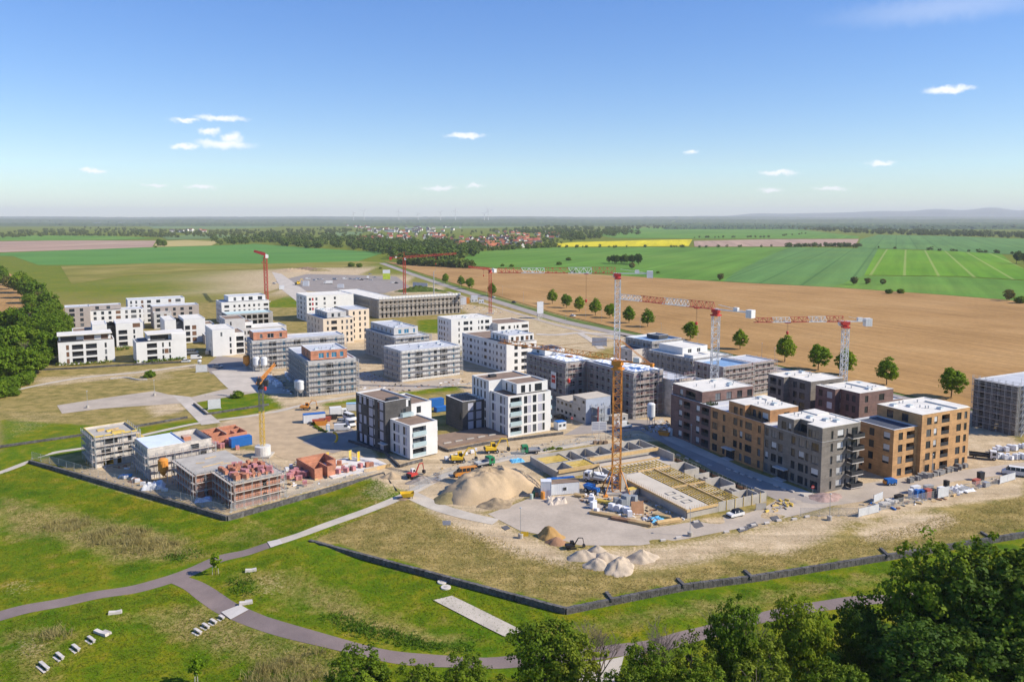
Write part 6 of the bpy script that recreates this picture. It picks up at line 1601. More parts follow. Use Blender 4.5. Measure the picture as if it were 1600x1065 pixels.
# ------------------------------------------------------------------ walls of stone baskets
def gabion_wall(label, pts, h, z0, thick=.7, n_len=2.0, name='gabion_wall'):
    t = thing(name, label, 'wall', (pts[0][0], pts[0][1], 0))
    o = Vector((pts[0][0], pts[0][1]))
    for i in range(len(pts)-1):
        a = Vector(pts[i]); b_ = Vector(pts[i+1]); d = b_-a; L = d.length; n = max(1, int(round(L/n_len))); ang = math.atan2(d.y, d.x)
        for k in range(n):
            p = a+d*((k+.5)/n)-o; l = L/n-.03
            key = (round(l, 2), round(h, 2), round(thick, 2))
            if key not in _gab:
                m = MB(); g = random.Random(int(l*100)); c = 4
                for q in range(c):
                    for s in range(3):
                        e = lambda: g.uniform(-.035, .035)
                        m.box(-l/2+l*q/c+.008, -l/2+l*(q+1)/c-.008, -thick/2+e(), thick/2+e(), h*s/3+.008, h*(s+1)/3-.004+(e() if s == 2 else 0))
                _gab[key] = m.mesh('gabion', gabion_mat)
            link('gabion', _gab[key], t, (p.x, p.y, z0+rnd.uniform(-.02,.02)), ang+rnd.uniform(-.008,.008))
    return t
_gab = {}
gabion_wall('dark stone-basket wall round the left building site', [tuple(p) for p in WALL1], 1.25, -1.12)
gabion_wall('long dark stone-basket wall below the dry grass plot', [tuple(p) for p in WALL2[:3]], 1.25, -1.12)
gabion_wall('dark stone-basket wall running right into the grove', [tuple(p) for p in WALL2[2:]], 1.35, -1.12)
for i, (u0, v0, u1, v1) in enumerate(((954.8,935.8,947,926),(1067,913.7,1058,904.5),(1172.5,900.6,1163,892),(1386,867,1376,857.5),(1546,840,1533,832))):
    gabion_wall(['short wall return at the first step of the stone-basket wall', 'short wall return at the second step of the stone-basket wall', 'short wall return at the third step of the stone-basket wall', 'short wall return near the grove on the stone-basket wall', 'short dark wall end beyond the bright grove tree'][i], [W(u0+(u0-u1)*.25, v0+(v0-v1)*.25), W(u1, v1)], .5, -.1, .6, 1.0)
for lab, pts, h in (('low stone wall above the green strip at the left edge', ((-20,702),(0,699),(113,683),(170,675),(220,666),(293,653)), .7), ('low stone wall round the small plot with the sandpit', ((303,632),(323,648),(420,633)), .7), ('low dark wall under the hedge of the leftmost white blocks', ((50,579),(120,576),(200,571),(289,566)), .8),
        ('stone edging in front of the black brick block', ((545,690),(602,708),(624,730),(660,720)), .7), ('stone wall of the brown court between black and white blocks', ((686,700),(700,706),(760,694),(800,688),(880,678)), .8)):
    gabion_wall(lab, [W(*p) for p in pts], h, 0.0, .5, 2.5, 'stone_wall')
ct = thing('courtyard', 'brown planted court deck between the black and white blocks', 'terrace', (*W(745, 686), 0), R(34))
MB().box(-14, 9, -3.5, 9, 0, .7).build('deck', brown_roof, ct)
for i in range(5): MB().box(-12+i*4, -9.5+i*4, -1, -.4, .71, .95).build('planter', concrete, ct)

# ------------------------------------------------------------------ vehicles
_vw = {}
def wheel_mesh(r, w):
    k = (r, w)
    if k not in _vw:
        m = MB()
        m.bar((0,-w/2,0), (0,w/2,0), r, sides=14); _vw[k] = (m.mesh('tyre', rubber), MB().bar((0,-w/2-.01,0), (0,w/2+.01,0), r*.55, sides=10).mesh('rim', paint_silver))
    return _vw[k]
def wheels(o, xs, ys, r=.33, w=.22):
    ty, ri = wheel_mesh(r, w)
    for x in xs:
        for y in ys:
            q = link('wheel', ty, o, (x, y, r)); link('rim', ri, q)
_vp = {}
def solid(prof, w, w_top=None, zt=None):
    """side outline swept across, narrowing above height zt"""
    m = MB(); n = len(prof)
    def yw(z): return w/2 if w_top is None or z <= zt else w/2-(w-w_top)/2*min(1, (z-zt)/.5)
    m.v = [(x, -yw(z), z) for x, z in prof]+[(x, yw(z), z) for x, z in prof]
    m.f = [tuple(range(n)), tuple(range(2*n-1, n-1, -1))]+[((i+1) % n, i, n+i, n+(i+1) % n) for i in range(n)]
    return m
CARS = {
 'hatch': dict(body=[(-2.0,.3),(2.0,.3),(2.05,.6),(1.95,.85),(1.05,.95),(-1.95,1.0),(-2.05,.6)], cab=[(1.0,.95),(.35,1.45),(-1.4,1.5),(-1.95,1.0)], w=1.75, wx=(1.25,-1.25)),
 'sedan': dict(body=[(-2.25,.3),(2.2,.3),(2.25,.62),(2.1,.84),(1.15,.93),(-1.6,.98),(-2.2,.95),(-2.3,.6)], cab=[(1.1,.93),(.4,1.42),(-.9,1.44),(-1.6,.97)], w=1.8, wx=(1.4,-1.35)),
 'van': dict(body=[(-2.5,.3),(2.4,.3),(2.45,.8),(2.2,1.05),(1.7,1.25),(-2.5,1.3)], cab=[(1.7,1.24),(1.05,2.0),(-2.42,2.05),(-2.5,1.29)], w=1.95, wx=(1.55,-1.5)),
 'bus': dict(body=[(-3.2,.35),(3.0,.35),(3.05,.9),(2.7,1.15),(2.2,1.4),(-3.2,1.4)], cab=[(2.2,1.39),(1.5,2.25),(-3.1,2.3),(-3.2,1.39)], w=2.05, wx=(2.1,-1.9)),
}
def vehicle(kind, paint, label, u, v, deg, cat=None, group=None, roof=None, z=0.0, world=None, cargo=True):
    x, y = W(u, v) if world is None else world
    D = CARS[kind]; key = (kind, paint.name, roof.name if roof else '')
    if key not in _vp:
        w = D['w']; c = D['cab']; zt = c[0][1]; zr = max(p[1] for p in c)
        body = solid(D['body'], w).mesh('body', paint)
        panel = kind in ('van',) and cargo
        cab = solid(c, w-.06, w-.45, zt).mesh('glasshouse', car_glass)
        rf = MB(); xs = [p[0] for p in c if p[1] > zr-.12]; x0, x1 = min(xs), max(xs)
        rf.box(x0-.04, x1+.02, -w/2+.2, w/2-.2, zr-.02, zr+.04)
        side = None
        if panel:
            s = MB()
            for sg in (-1, 1): s.box(-2.48, .55, sg*(w/2-.09)-.06, sg*(w/2-.09)+.06, zt-.02, zr)
            s.box(-2.54, -2.42, -w/2+.1, w/2-.1, zt, zr); side = s.mesh('side_panel', paint)
        else:
            s = MB(); 
            for px in ([-.35, .75] if kind != 'bus' else [-2.2,-1.1,0,1.1]):
                for sg in (-1, 1): s.box(px-.06, px+.06, sg*(w/2-.12)-.035, sg*(w/2-.12)+.06, zt, zr)
            side = s.mesh('pillar', paint)
        lt = MB(); xf = max(p[0] for p in D['body']); xb = min(p[0] for p in D['body'])
        hl = MB().box(xf-.1, xf+.015, -.14, .14, .62, .76).mesh('headlight', paint_white); tl = MB().box(xb-.015, xb+.1, -.11, .11, .7, .85).mesh('tail_light', paint_red)
        bp = MB().box(xf-.12, xf+.05, -w/2+.05, w/2-.05, .3, .5).mesh('bumper', rubber)
        _vp[key] = (body, cab, rf.mesh('roof', roof or paint), side, hl, tl, bp)
    body, cab, rf, side, hl, tl, bp = _vp[key]; w = D['w']
    o = thing({'hatch':'car','sedan':'car','van':'van','bus':'minibus'}[kind], label, cat or {'hatch':'car','sedan':'car','van':'van','bus':'van'}[kind], (x, y, z+.04), R(deg), group)
    link('body', body, o); gh = link('glasshouse', cab, o); link('roof', rf, o)
    if side: link('side_panel', side, gh)
    xf = max(p[0] for p in D['body']); 
    for sg in (-1, 1): link('headlight', hl, o, (0, sg*(w/2-.3), 0)); link('tail_light', tl, o, (0, sg*(w/2-.25), 0))
    link('bumper', bp, o)
    wheels(o, D['wx'], (-w/2+.12, w/2-.12), .36 if kind == 'bus' else .33)
    return o
def truck(label, u, v, deg, cab_m, bed_m, bed='flat', L=6.5, crane_arm=False, box_m=None):
    x, y = W(u, v); o = thing('truck', label, 'truck', (x, y, .04), R(deg))
    c = solid([(L/2-1.9,.6),(L/2,.6),(L/2+.05,1.3),(L/2-.25,2.5),(L/2-1.9,2.55)], 2.2).build('cab', cab_m, o)
    MB().box(L/2-.24, L/2+.0, -.95, .95, 1.45, 2.3).build('windscreen', car_glass, c)
    for sg in (-1, 1): MB().box(L/2-1.4, L/2-.5, sg*1.1-.02, sg*1.1+.02, 1.4, 2.2).build('side_window', car_glass, c)
    MB().box(-L/2, L/2-.3, -.5, .5, .5, .75).build('chassis', dark_metal, o)
    if bed == 'flat':
        q = MB().box(-L/2, L/2-2.0, -1.15, 1.15, .95, 1.1); q.box(-L/2, L/2-2.0, -1.15, -1.09, 1.1, 1.5); q.box(-L/2, L/2-2.0, 1.09, 1.15, 1.1, 1.5); q.box(-L/2, -L/2+.06, -1.09, 1.09, 1.1, 1.5); q.box(L/2-2.06, L/2-2.0, -1.09, 1.09, 1.1, 2.1); q.build('load_bed', bed_m, o)
    else:
        q = MB().box(-L/2, L/2-2.05, -1.2, 1.2, .9, 3.3); bx = q.build('box_body', bed_m, o); MB().box(-L/2-.03, -L/2-.005, -1.0, 1.0, 1.0, 3.1).build('rear_door', bed_m, bx)
    if crane_arm:
        m = MB(); m.bar((L/2-2.3,0,1.1), (L/2-2.4,0,3.4), .18); m.bar((L/2-2.4,0,3.4), (-L/2+1.5,.4,4.4), .16); m.bar((-L/2+1.5,.4,4.4), (-L/2+.6,.5,2.4), .12); m.build('loader_crane', dark_metal, o)
    wheels(o, (L/2-.9, -L/2+1.3), (-1.0, 1.0), .45, .3)
    return o
def excavator(label, u, v, deg, m, s=1.0, wheeled=True, cabm=None):
    x, y = W(u, v); o = thing('excavator', label, 'excavator', (x, y, .03), R(deg)); o.scale = (s, s, s)
    if wheeled:
        MB().box(-1.6, 1.6, -.6, .6, .6, .95).build('chassis', dark_metal, o); wheels(o, (-1.25, 1.25), (-1.0, 1.0), .52, .4)
    else:
        for sg in (-1, 1): MB().profile([(-1.5,.0),(1.5,0),(1.8,.3),(1.5,.62),(-1.5,.62),(-1.8,.3)], sg*.95-.25, sg*.95+.25).build('track', rubber, o)
    up = MB(); up.profile([(-2.1,1.0),(1.1,1.0),(1.1,1.5),(-.6,1.9),(-2.1,1.9),(-2.3,1.4)], -1.15, 1.15); u_ = up.build('upper_body', m, o)
    MB().box(-2.35, -2.0, -1.1, 1.1, .95, 1.75).build('counterweight', dark_metal, u_)
    c = solid([(-.3,1.4),(1.15,1.2),(1.25,1.9),(.95,2.85),(-.3,2.9)], .95).build('cab', cabm or m, o, (0,.6,0))
    MB().box(.0, .95, -.5, .5, 1.75, 2.6).build('cab_window', car_glass, c)
    b1 = MB(); b1.bar((1.0,-.3,1.6), (2.6,-.3,4.1), .26, .2); b1.bar((2.6,-.3,4.1), (4.3,-.3,3.9), .2, .16); b1.build('boom', m, o)
    MB().bar((4.3,-.3,3.9), (4.8,-.3,1.5), .17, .12).build('stick', m, o)
    MB().profile([(4.5,1.5),(5.2,1.4),(5.3,.6),(4.9,.25),(4.3,.5)], -.75, .15).build('bucket', dark_metal, o)
    return o

vehicle('hatch', paint_white, 'white hatchback with black roof driving on the paved road', 1149, 806, 208, roof=paint_black)
vehicle('bus', paint_white, 'white minibus at the right frame edge behind the fence', 1586, 742, 150)
truck('white-cabbed truck with dark flatbed beside wrapped pallets at right', 1536, 716, -25, paint_white, dark_metal, L=7.0)
vehicle('van', paint_white, 'white van parked at the foot of the silo near the office containers', 975, 668, 20)
vehicle('sedan', paint_black, 'black car in the shade beside the office containers', 876, 654, -35)
truck('white pickup truck with folded crane arm beside the orange crane', 929, 752, 150, paint_white, paint_silver, L=5.6, crane_arm=True)
truck('green pickup truck with silver flatbed on the sandy track', 829, 708, 190, paint_green, paint_silver, L=5.6)
truck('green truck with dark cover and silver bed behind the orange van', 757, 728, 35, paint_green, paint_silver, L=5.6)
vehicle('bus', paint_orange, 'orange crew van on the track beside the sand mound', 727, 743, 200)
excavator('yellow wheeled excavator with raised arm right of its twin', 769, 707, 15, paint_yellow, 1.0)
excavator('yellow wheeled excavator with arm stretched, on the green patch', 717, 722, 10, paint_yellow, 1.0)
excavator('small red and white tracked excavator at the rubble heap', 646, 746, 55, paint_red, .8, False, paint_white)
excavator('orange wheel loader beside the white sacks at the track', 478, 640, 0, paint_orange, .85)
for i, (u, v, d, kd, lab) in enumerate(((535,672,5,'van','nearest white van on the small yard by the black block'), (536,661,10,'hatch','silver-white car behind the nearest van'), (547,656,-50,'bus','white minibus at the back of the small yard'), (548,665,-60,'van','white van beside the corner of the black block'))):
    vehicle(kd, paint_white if i != 1 else paint_silver, lab, u, v, d)
truck('white box truck at the back of the small yard', 529, 650, 20, paint_white, paint_white, 'box', 6.0)
for i, (u, v, d, kd, pm, lab) in enumerate(((300,553,10,'bus',paint_silver,'silver van beside the low garage'), (328,553,80,'van',paint_silver,'dark silver van at the corner-loggia block'), (331,543,70,'sedan',paint_black,'black car behind the dark silver van'), (307,561,15,'van',paint_white,'white van at the roadside below the low garage'), (291,566,10,'hatch',paint_white,'white car at the end of the wall under the white block'), (340,574,-10,'sedan',paint_silver,'silver car alone on the asphalt turn'))):
    vehicle(kd, pm, lab, u, v, d)
k = random.Random(31)
for i, (x, y) in enumerate(((410,218),(440,212),(470,212),(590,212),(680,208),(730,208),(770,212),(800,210),(828,214),(910,216),(905,165),(1110,240),(1140,245),(50,248),(350,208),(950,195))):
    u, v = 420+x/5.714, 400+y/5.714
    vehicle(k.choice(('hatch','sedan','van')), k.choice((paint_white, paint_silver, paint_black, paint_white)), 'small parked car on the far asphalt yard', u, v, k.uniform(-30, 30), group='cars on the far yard')
truck('long white lorry on the far asphalt yard', 420+530/5.714, 400+250/5.714, 195, paint_white, paint_white, 'box', 9)
truck('white lorry at the right of the far parked cars', 420+885/5.714, 400+205/5.714, 100, paint_white, paint_white, 'box', 8)
excavator('yellow machine at the left of the far yard', 420+262/5.714, 400+258/5.714, 60, paint_yellow, 1.4)
for i, (u, v, pm, lab) in enumerate(((771,465.5,paint_silver,'silver car on the country road beside the small red crane'), (803,473.5,paint_black,'dark car on the country road before the white sign tower'), (895,494.5,paint_white,'white car on the country road among the avenue trees'))):
    vehicle('sedan', pm, lab, u, v, -55 if i else -60, z=.12)

# ------------------------------------------------------------------ containers, silos, site furniture
def container(label, u, v, deg, L, Wd, H, m, roof=None, windows=0, name='container', z=0.0, door=None, world=None):
    x, y = W(u, v) if world is None else world; o = thing(name, label, 'container', (x, y, z), R(deg))
    q = MB(); n = max(4, int(L/.45))
    q.box(-L/2+.05, L/2-.05, -Wd/2+.05, Wd/2-.05, .12, H-.05)
    for i in range(n):
        xx = -L/2+.15+(L-.3)*i/n
        for sg in (-1, 1): q.box(xx, xx+.5*L/n, sg*(Wd/2-.05)-.025, sg*(Wd/2-.05)+.025, .2, H-.15)
    q.build('shell', m, o)
    f = MB()
    for sx in (-1, 1):
        for sy in (-1, 1): f.box(sx*L/2-.09*(sx > 0)-.0*(sx < 0), sx*L/2+.09*(sx < 0), sy*Wd/2-.09*(sy > 0), sy*Wd/2+.09*(sy < 0), 0, H)
    f.build('corner_post', m, o)
    MB().box(-L/2-.02, L/2+.02, -Wd/2-.02, Wd/2+.02, H, H+.1).build('roof', roof or m, o)
    for i in range(windows): 
        w_ = MB().box(-.5, .5, -.03, .0, 0, .9).build('window', frame_white, o, (-L/2+L*(i+.5)/windows, -Wd/2-.002, 1.1)); MB().box(-.43, .43, -.05, -.031, .06, .84).build('pane', glass, w_)
    if door: MB().box(-.4, .4, -.04, .0, .15, 2.1).build('door', door, o, (L*.3, -Wd/2-.002, 0))
    return o
of = thing('site_office', 'stacked grey site office containers three high with blue-shaded end', 'office', (24.4, 257.3, 0), R(31))
cm_l = M('office_grey', (.44,.42,.40), .7, .08, .6, randv=.08); cm_b = M('office_bluegrey', (.36,.40,.48), .6, .08, .6)
for lv in range(3):
    for j in range(7 if lv < 2 else 3):
        q = MB().box(.04, 10.2, j*2.5+.03, j*2.5+2.47, lv*2.8+.02, lv*2.8+2.76).build('container_unit', cm_l, of)
        if (j+lv) % 2 == 0 or j > 2:
            w_ = MB().box(-.02, .04, -.55, .55, 0, .95).build('window', frame_dark, q, (.0, j*2.5+1.25, lv*2.8+1.1)); MB().box(-.035, -.021, -.48, .48, .07, .88).build('pane', glass, w_)
MB().box(.0, 10.24, -.06, -.0, .02, 8.4).build('end_cladding', cm_b, of); MB().box(-.05, 10.3, -.1, 7.5, 8.41, 8.55).build('roof', M('dusty_roof', (.50,.44,.36), .9, .12, .4), of); MB().box(-.05, 10.3, 7.52, 17.6, 5.62, 5.76).build('roof', M('dusty_roof', (.5,.44,.36)), of)
st_ = thing('access_stairs', 'steel stair scaffold with red side in front of the office containers', 'stairs', of.location[:], R(31))
m = MB()
for x in (2.2, 4.6, 7.0):
    for y in (-4.2, -.5): m.bar((x, y, 0), (x, y, 6.6), .13)
for z in (2.8, 5.6): m.box(2.1, 7.1, -4.3, -.4, z, z+.12)
m.bar((2.2,-4.2,.1), (4.6,-4.2,2.8), .07); m.bar((4.6,-4.2,2.8), (2.2,-4.2,5.6), .07); m.bar((4.6,-4.2,5.6), (7,-4.2,6.5), .07)
m.build('frame', paint_silver, st_)
for z in (0, 2.8): 
    q = MB()
    for s in range(11): q.box(2.6+s*.36, 2.95+s*.36, -2.2, -1.2, z+s*.26, z+s*.26+.06)
    q.build('stair_flight', galv, st_)
MB().box(2.05, 2.12, -4.25, -3.7, .3, 6.4).build('red_mesh', paint_red, st_)
container('small grey office container with two windows beside the white van', 966, 660, 31, 6.2, 2.5, 2.7, cm_l, M('dusty_roof', (.5,.44,.36)), 2)
bb_ = thing('billboard', 'large white site billboard with grey grid on posts behind the pit', 'billboard', (*W(936, 683), 0), R(8))
MB().box(-2.4, 2.4, -.06, .06, 2.2, 5.0).build('panel', paint_white, bb_)
for i in range(5): MB().box(-2.2, -.15, -.085, -.065, 2.5+i*.48, 2.8+i*.48).build('notice', panel_grey, bb_); MB().box(.15, 2.2, -.085, -.065, 2.5+i*.48, 2.8+i*.48).build('notice', panel_grey, bb_)
for x in (-2.2, 0, 2.2): MB().bar((x, 0, 0), (x, 0, 5.0), .08).build('post', galv, bb_)
for i, u in enumerate((930, 938, 946)):
    o = thing('counterweight_block', ['dark block at the left foot of the billboard', 'dark block at the middle foot of the billboard', 'dark block at the right foot of the billboard'][i], 'block', (*W(u, 693), 0), .3); MB().box(-.6, .6, -.5, .5, 0, .9).build('block', brown_soil, o); MB().bar((0,0,.9), (0,0,2.3), .05).build('rod', rust_soil, o)
cw_ = M('container_white', (.66,.67,.68), .5, .06, .8); 
o = container('tall white sanitary container at the corner of the sand mound', 853, 775, 0, 2.6, 2.4, 4.0, cw_, cw_, 0, 'sanitary_container', door=panel_grey)
container('long white site container beside the sanitary container', 880, 770, 14, 7.6, 2.5, 3.0, cw_, brown_roof, 1)
o = thing('roof_sheet', 'bright blue sheet leaning on the roof of the long white container', 'sheet', (*W(878, 768), 3.25), R(14)); MB().profile([(-3.6,.0),(3.6,0),(3.5,.12),(-3.5,.12)], .2, 1.6).build('sheet', paint_blue, o); MB().box(-3.4, 3.4, 1.1, 1.2, -.12, .0).build('batten', wood_new, o)
container('blue shipping container beside the pink brick pallets', 376, 696, 38, 6.2, 2.5, 2.7, paint_blue)
container('white container with blue roof at the sandy yard', 491, 659, 22, 7.2, 2.5, 2.9, cw_, paint_blue)
container('small white container with blue-grey roof behind the vans', 549, 641, 10, 3.4, 2.4, 2.6, cw_, paint_bluewhite)
container('upper blue container behind the black block', 682, 634, 33, 5.0, 2.4, 2.7, paint_blue); container('lower blue skip container behind the black block', 689, 642, 33, 4.5, 2.2, 1.6, paint_blue)
container('white hut with blue roof beside the white glass-balcony block', 875, 670, 31, 3.2, 2.6, 2.6, cw_, paint_blue, 2)
container('small white container left on the far yard', 420+115/5.714, 400+298/5.714, 20, 4.6, 2.6, 3.6, cw_); container('white double-stacked container on the far yard', 420+332/5.714, 400+268/5.714, 5, 6, 3, 4.8, cw_); container('low white container at the front of the far yard', 420+642/5.714, 400+284/5.714, 5, 6.2, 2.6, 3.4, cw_)
for i, (u, v, m_, L, H, lab) in enumerate(((710,468,paint_green,3.5,3.2,'green container on the roadside depot'), (710,474,paint_blue,4,3,'blue container on the roadside depot'), (722.6,476,cw_,6,5.2,'tall white container block on the roadside depot'), (731,474,paint_orange,2.6,4.6,'orange container on the roadside depot'), (741,472,cw_,5.5,5.2,'white windowed cabin on the roadside depot'), (752,474,cw_,4,3,'small white cabin beside the small red crane'))):
    container(lab, u, v, 10, L, 2.6, H, m_, None, 2 if i > 3 else 0)
def silo(label, u, v, m, H=7.0, r=1.25):
    x, y = W(u, v); o = thing('silo', label, 'silo', (x, y, 0), rnd.uniform(0, 1))
    MB().lathe([(.2,1.5),(r,3.0),(r,H-.4),(r*.6,H),(.2,H+.05)], sides=16).build('tank', m, o)
    f = MB()
    for a in range(4):
        t = a*1.571+.785; f.bar((r*math.cos(t), r*math.sin(t), 0), (r*math.cos(t), r*math.sin(t), 3.2), .08)
    f.build('leg_frame', galv, o)
for u, v, m_, H, r, lab in ((256,752,paint_orange,6.2,1.25,'orange mortar silo in front of the foil-roofed shell'), (401,580,cw_,6.5,1.4,'left one of the two white silos near the orange tank'), (413,580,cw_,6.5,1.4,'right one of the two white silos near the orange tank'), (465,617,cw_,6.0,1.2,'rear white silo at the brick-penthouse shell'), (470,620,cw_,6.5,1.35,'front white silo at the brick-penthouse shell'), (1017,664,cw_,7.5,1.3,'white silo on legs beside the foil-roofed shell'), (386,577,paint_orange,6.5,1.6,'fat orange tank at the scaffold corner on the left'), (312,574,cw_,3.5,1.0,'small white tank at the roadside left')):
    silo(lab, u, v, m_, H, r)
def toilet(label, u, v, m):
    x, y = W(u, v); o = thing('portable_toilet', label, 'toilet', (x, y, 0), .3); MB().box(-.55, .55, -.55, .55, .05, 2.1).build('cabin', m, o); MB().profile([(-.6,2.1),(.6,2.1),(.4,2.35),(-.4,2.35)], -.6, .6).build('roof', cw_, o); MB().box(-.4, .4, -.58, -.551, .15, 1.95).build('door', cw_, o)
toilet('pale portable toilet at the edge of the sandy yard', 512.5, 674, paint_bluewhite); toilet('white portable toilet at the end of the red-brown block', 1048, 680, cw_)
def barrel(label, u, v, m, h=1.2, r=.42):
    x, y = W(u, v); o = thing('barrel', label, 'barrel', (x, y, 0)); MB().lathe([(r,.0),(r*1.04,.1),(r,.2),(r,h*.6),(r*1.04,h*.62),(r,h*.7),(r,h-.05),(r*.9,h)], sides=14).build('drum', m, o); MB().lathe([(r*.85,h),(r*.85,h+.04)], sides=12).build('lid', m, o)
barrel('pale green barrel at the corner of the sand mound', 830.5, 779, M('pale_green', (.42,.5,.44), .6)); barrel('dark green barrel behind the pale one', 835, 775, paint_green); barrel('orange-brown barrel left of the orange drum', 838.5, 776, rust_soil); barrel('bright orange drum beside the sanitary container', 848, 779, paint_orange, 1.8, .5); barrel('white barrel beside the crane foot', 932, 772, cw_)
# big sand mound and heaps
def heap(name, label, u, v, rx, ry, h, mat, rz=0.0, seed=1, n=26, sharp=1.2, cat='heap', lump=.09):
    x, y = W(u, v); g = np.random.default_rng(seed); ph = g.uniform(0, 6.28, 8); vs = []; fs = []
    na, nr = n*2, n//2
    for j in range(nr+1):
        t = j/nr
        for i in range(na):
            a = 2*math.pi*i/na; rr = 1+.12*math.sin(2*a+ph[0])+.08*math.sin(3*a+ph[1])+.05*math.sin(7*a+ph[2])
            px, py = rx*rr*t*math.cos(a), ry*rr*t*math.sin(a)
            z = h*(1-t**sharp)**1.0+ (h*lump*(math.sin(px*1.3+ph[3])+math.sin(py*1.7+ph[4])+.6*math.sin(px*3.1+py*2.3+ph[5]))+g.normal(0, .015*h))*(t < 1)*(1-t**4)
            vs.append((px, py, max(z, -.05) if t < 1 else -.1))
    for j in range(nr):
        for i in range(na):
            i2 = (i+1) % na; fs.append((j*na+i, j*na+i2, (j+1)*na+i2, (j+1)*na+i))
    me = bpy.data.meshes.new(name); me.from_pydata(vs, [], fs); me.materials.append(mat); me.polygons.foreach_set('use_smooth', [True]*len(fs))
    o = link(name, me, None, (x, y, .0), rz); tag(o, label, cat); return o
heap('sand_mound', 'large sand mound between the track and the paved lot', 765, 766, 12.5, 8.5, 5.6, sand_mat, R(18), 3, 44, 2.2, lump=.04)
heap('soil_heap', 'grassy brown shoulder of the sand mound at its left', 718, 775, 7.0, 5.0, 2.3, M('weedy_soil', (.27,.215,.10), .95, .3, .5, 4.0, bump=.6), R(20), 4, 26)
heap('soil_heap', 'dark clumpy toe of the sand mound at its right foot', 775, 789, 5.0, 2.6, 1.6, M('clumpy_soil', (.32,.24,.15), .95, .3, .7, 4.0, bump=.6), R(10), 5, 26)
heap('sand_heap', 'ochre sand cone on the paved lot', 860, 839, 3.1, 2.4, 2.4, ochre_mat, 0, 6, 20); heap('sand_heap', 'red-brown low heap in front of the ochre cone', 869, 848, 2.6, 1.7, 1.2, rust_soil, 0, 7, 18)
for i, (u, v, rx, ry, h, rz, lab) in enumerate(((913,871,3.4,2.4,1.7,0,'leftmost gravel heap on the dry grass'), (932,864,3.0,2.2,1.7,.2,'rear gravel heap on the dry grass'), (946,873,2.9,2.1,1.6,0,'middle gravel heap on the dry grass'), (932,884,3.2,2.3,1.7,0,'front round gravel heap on the dry grass'), (968,887,2.6,5.2,1.9,-.5,'long gravel heap lying lengthwise'), (1004,873,3.3,2.3,1.8,.2,'rightmost gravel heap on the dry grass'))):
    heap('gravel_heap', lab, u, v, rx, ry, h, gravel_mat, rz, 20+i, 20)
heap('rubble_heap', 'reddish rubble heap at the corner of the grey-brown block', 1290, 777, 5, 3, 1.1, M('red_rubble', (.38,.26,.22), .95, .3, 1.0, 5.0, bump=.6), .2, 31); heap('rubble_heap', 'grey rubble heap beside the small red excavator', 660, 752, 4, 2.6, 1.6, M('grey_rubble', (.30,.25,.21), .95, .35, 1.2, 5.0, bump=.7), .2, 32); heap('soil_heap', 'sandy heap at the end of the left site wall', 612, 745, 3, 2.2, 1.4, sand_mat, 0, 33)
for i, (u, v, rx, ry, h) in enumerate(((455,424,30,12,4),(478,422,24,10,4),(500,423,16,9,3))): heap('soil_heap', ['far sandy heap left on the open land', 'far sandy heap with dark top on the open land', 'far green-brown heap on the open land'][i], u, v, rx, ry, h, [sand_mat, brown_soil, M('weedy_soil', (.27,.215,.1))][i], 0, 40+i)
heap('soil_heap', 'green overgrown heap behind the long grey shell', 655, 455, 22, 10, 5, leaf_far, 0, 44)
# dump skip, loader, clutter
o = thing('dump_skip', 'yellow tipping skip on the path junction', 'skip', (*W(638, 778), 0), .2)
q = MB(); q.v = [(-1.3,-.7,.5),(1.1,-.7,.5),(1.1,.7,.5),(-1.3,.7,.5),(-1.9,-1,1.5),(1.4,-1,1.5),(1.4,1,1.5),(-1.9,1,1.5)]; q.f = [(0,3,2,1),(0,1,5,4),(1,2,6,5),(2,3,7,6),(3,0,4,7)]; q.build('tub', paint_yellow, o); q = MB(); q.bar((-1,-.6,.0), (-1,-.6,.55), .1); q.bar((.9,-.6,0), (.9,-.6,.55), .1); q.bar((-1,.6,0), (-1,.6,.55), .1); q.bar((.9,.6,0), (.9,.6,.55), .1); q.build('foot', dark_metal, o)
heap('soil_heap', 'brown spill beside the yellow skip', 629, 779, 1.8, 1.3, .5, brown_soil, 0, 50, 12)
excavator('black compact machine lying low beside the ochre cone', 893, 857, 15, paint_black, .55, False)
def pallets(u0, v0, u1, v1, n, m, label, group, sz=(1.1,.9,1.1), seed=1, name='wrapped_pallet'):
    k = random.Random(seed)
    me = {}
    for i in range(n):
        t = i/max(1, n-1); u = u0+(u1-u0)*t+k.uniform(-3, 3); v = v0+(v1-v0)*t+k.uniform(-2, 2)
        x, y = W(u, v); o = thing(name, label, 'pallet', (x, y, 0), k.uniform(0, 3), group)
        if not me:
            b1 = MB(); 
            for yy in (-.45, 0, .45): b1.box(-.6, .6, yy-.06, yy+.06, 0, .12)
            me['p'] = b1.mesh('pallet', wood_new); b2 = MB(); w, d, h = sz
            b2.v = [(-w/2,-d/2,.13),(w/2,-d/2,.13),(w/2,d/2,.13),(-w/2,d/2,.13),(-w/2*.96,-d/2*.95,.13+h),(w/2*.95,-d/2*.96,.13+h*.97),(w/2*.97,d/2*.94,.13+h),(-w/2*.94,d/2*.97,.13+h*1.03)]; b2.f = [(0,3,2,1),(4,5,6,7),(0,1,5,4),(1,2,6,5),(2,3,7,6),(3,0,4,7)]; me['b'] = b2.mesh('load', m)
        link('pallet', me['p'], o); link('load', me['b'], o, (0,0,0)); o.scale = (k.uniform(.9,1.3),)*3
pallets(1548, 716, 1600, 716, 14, pallet_white, 'white wrapped pallet beside the truck at the right edge', 'white pallets at the right edge', seed=2); pallets(1555, 706, 1600, 700, 12, pallet_white, 'white wrapped pallet stacked by the shaded shell', 'white pallets by the shaded shell', seed=3)
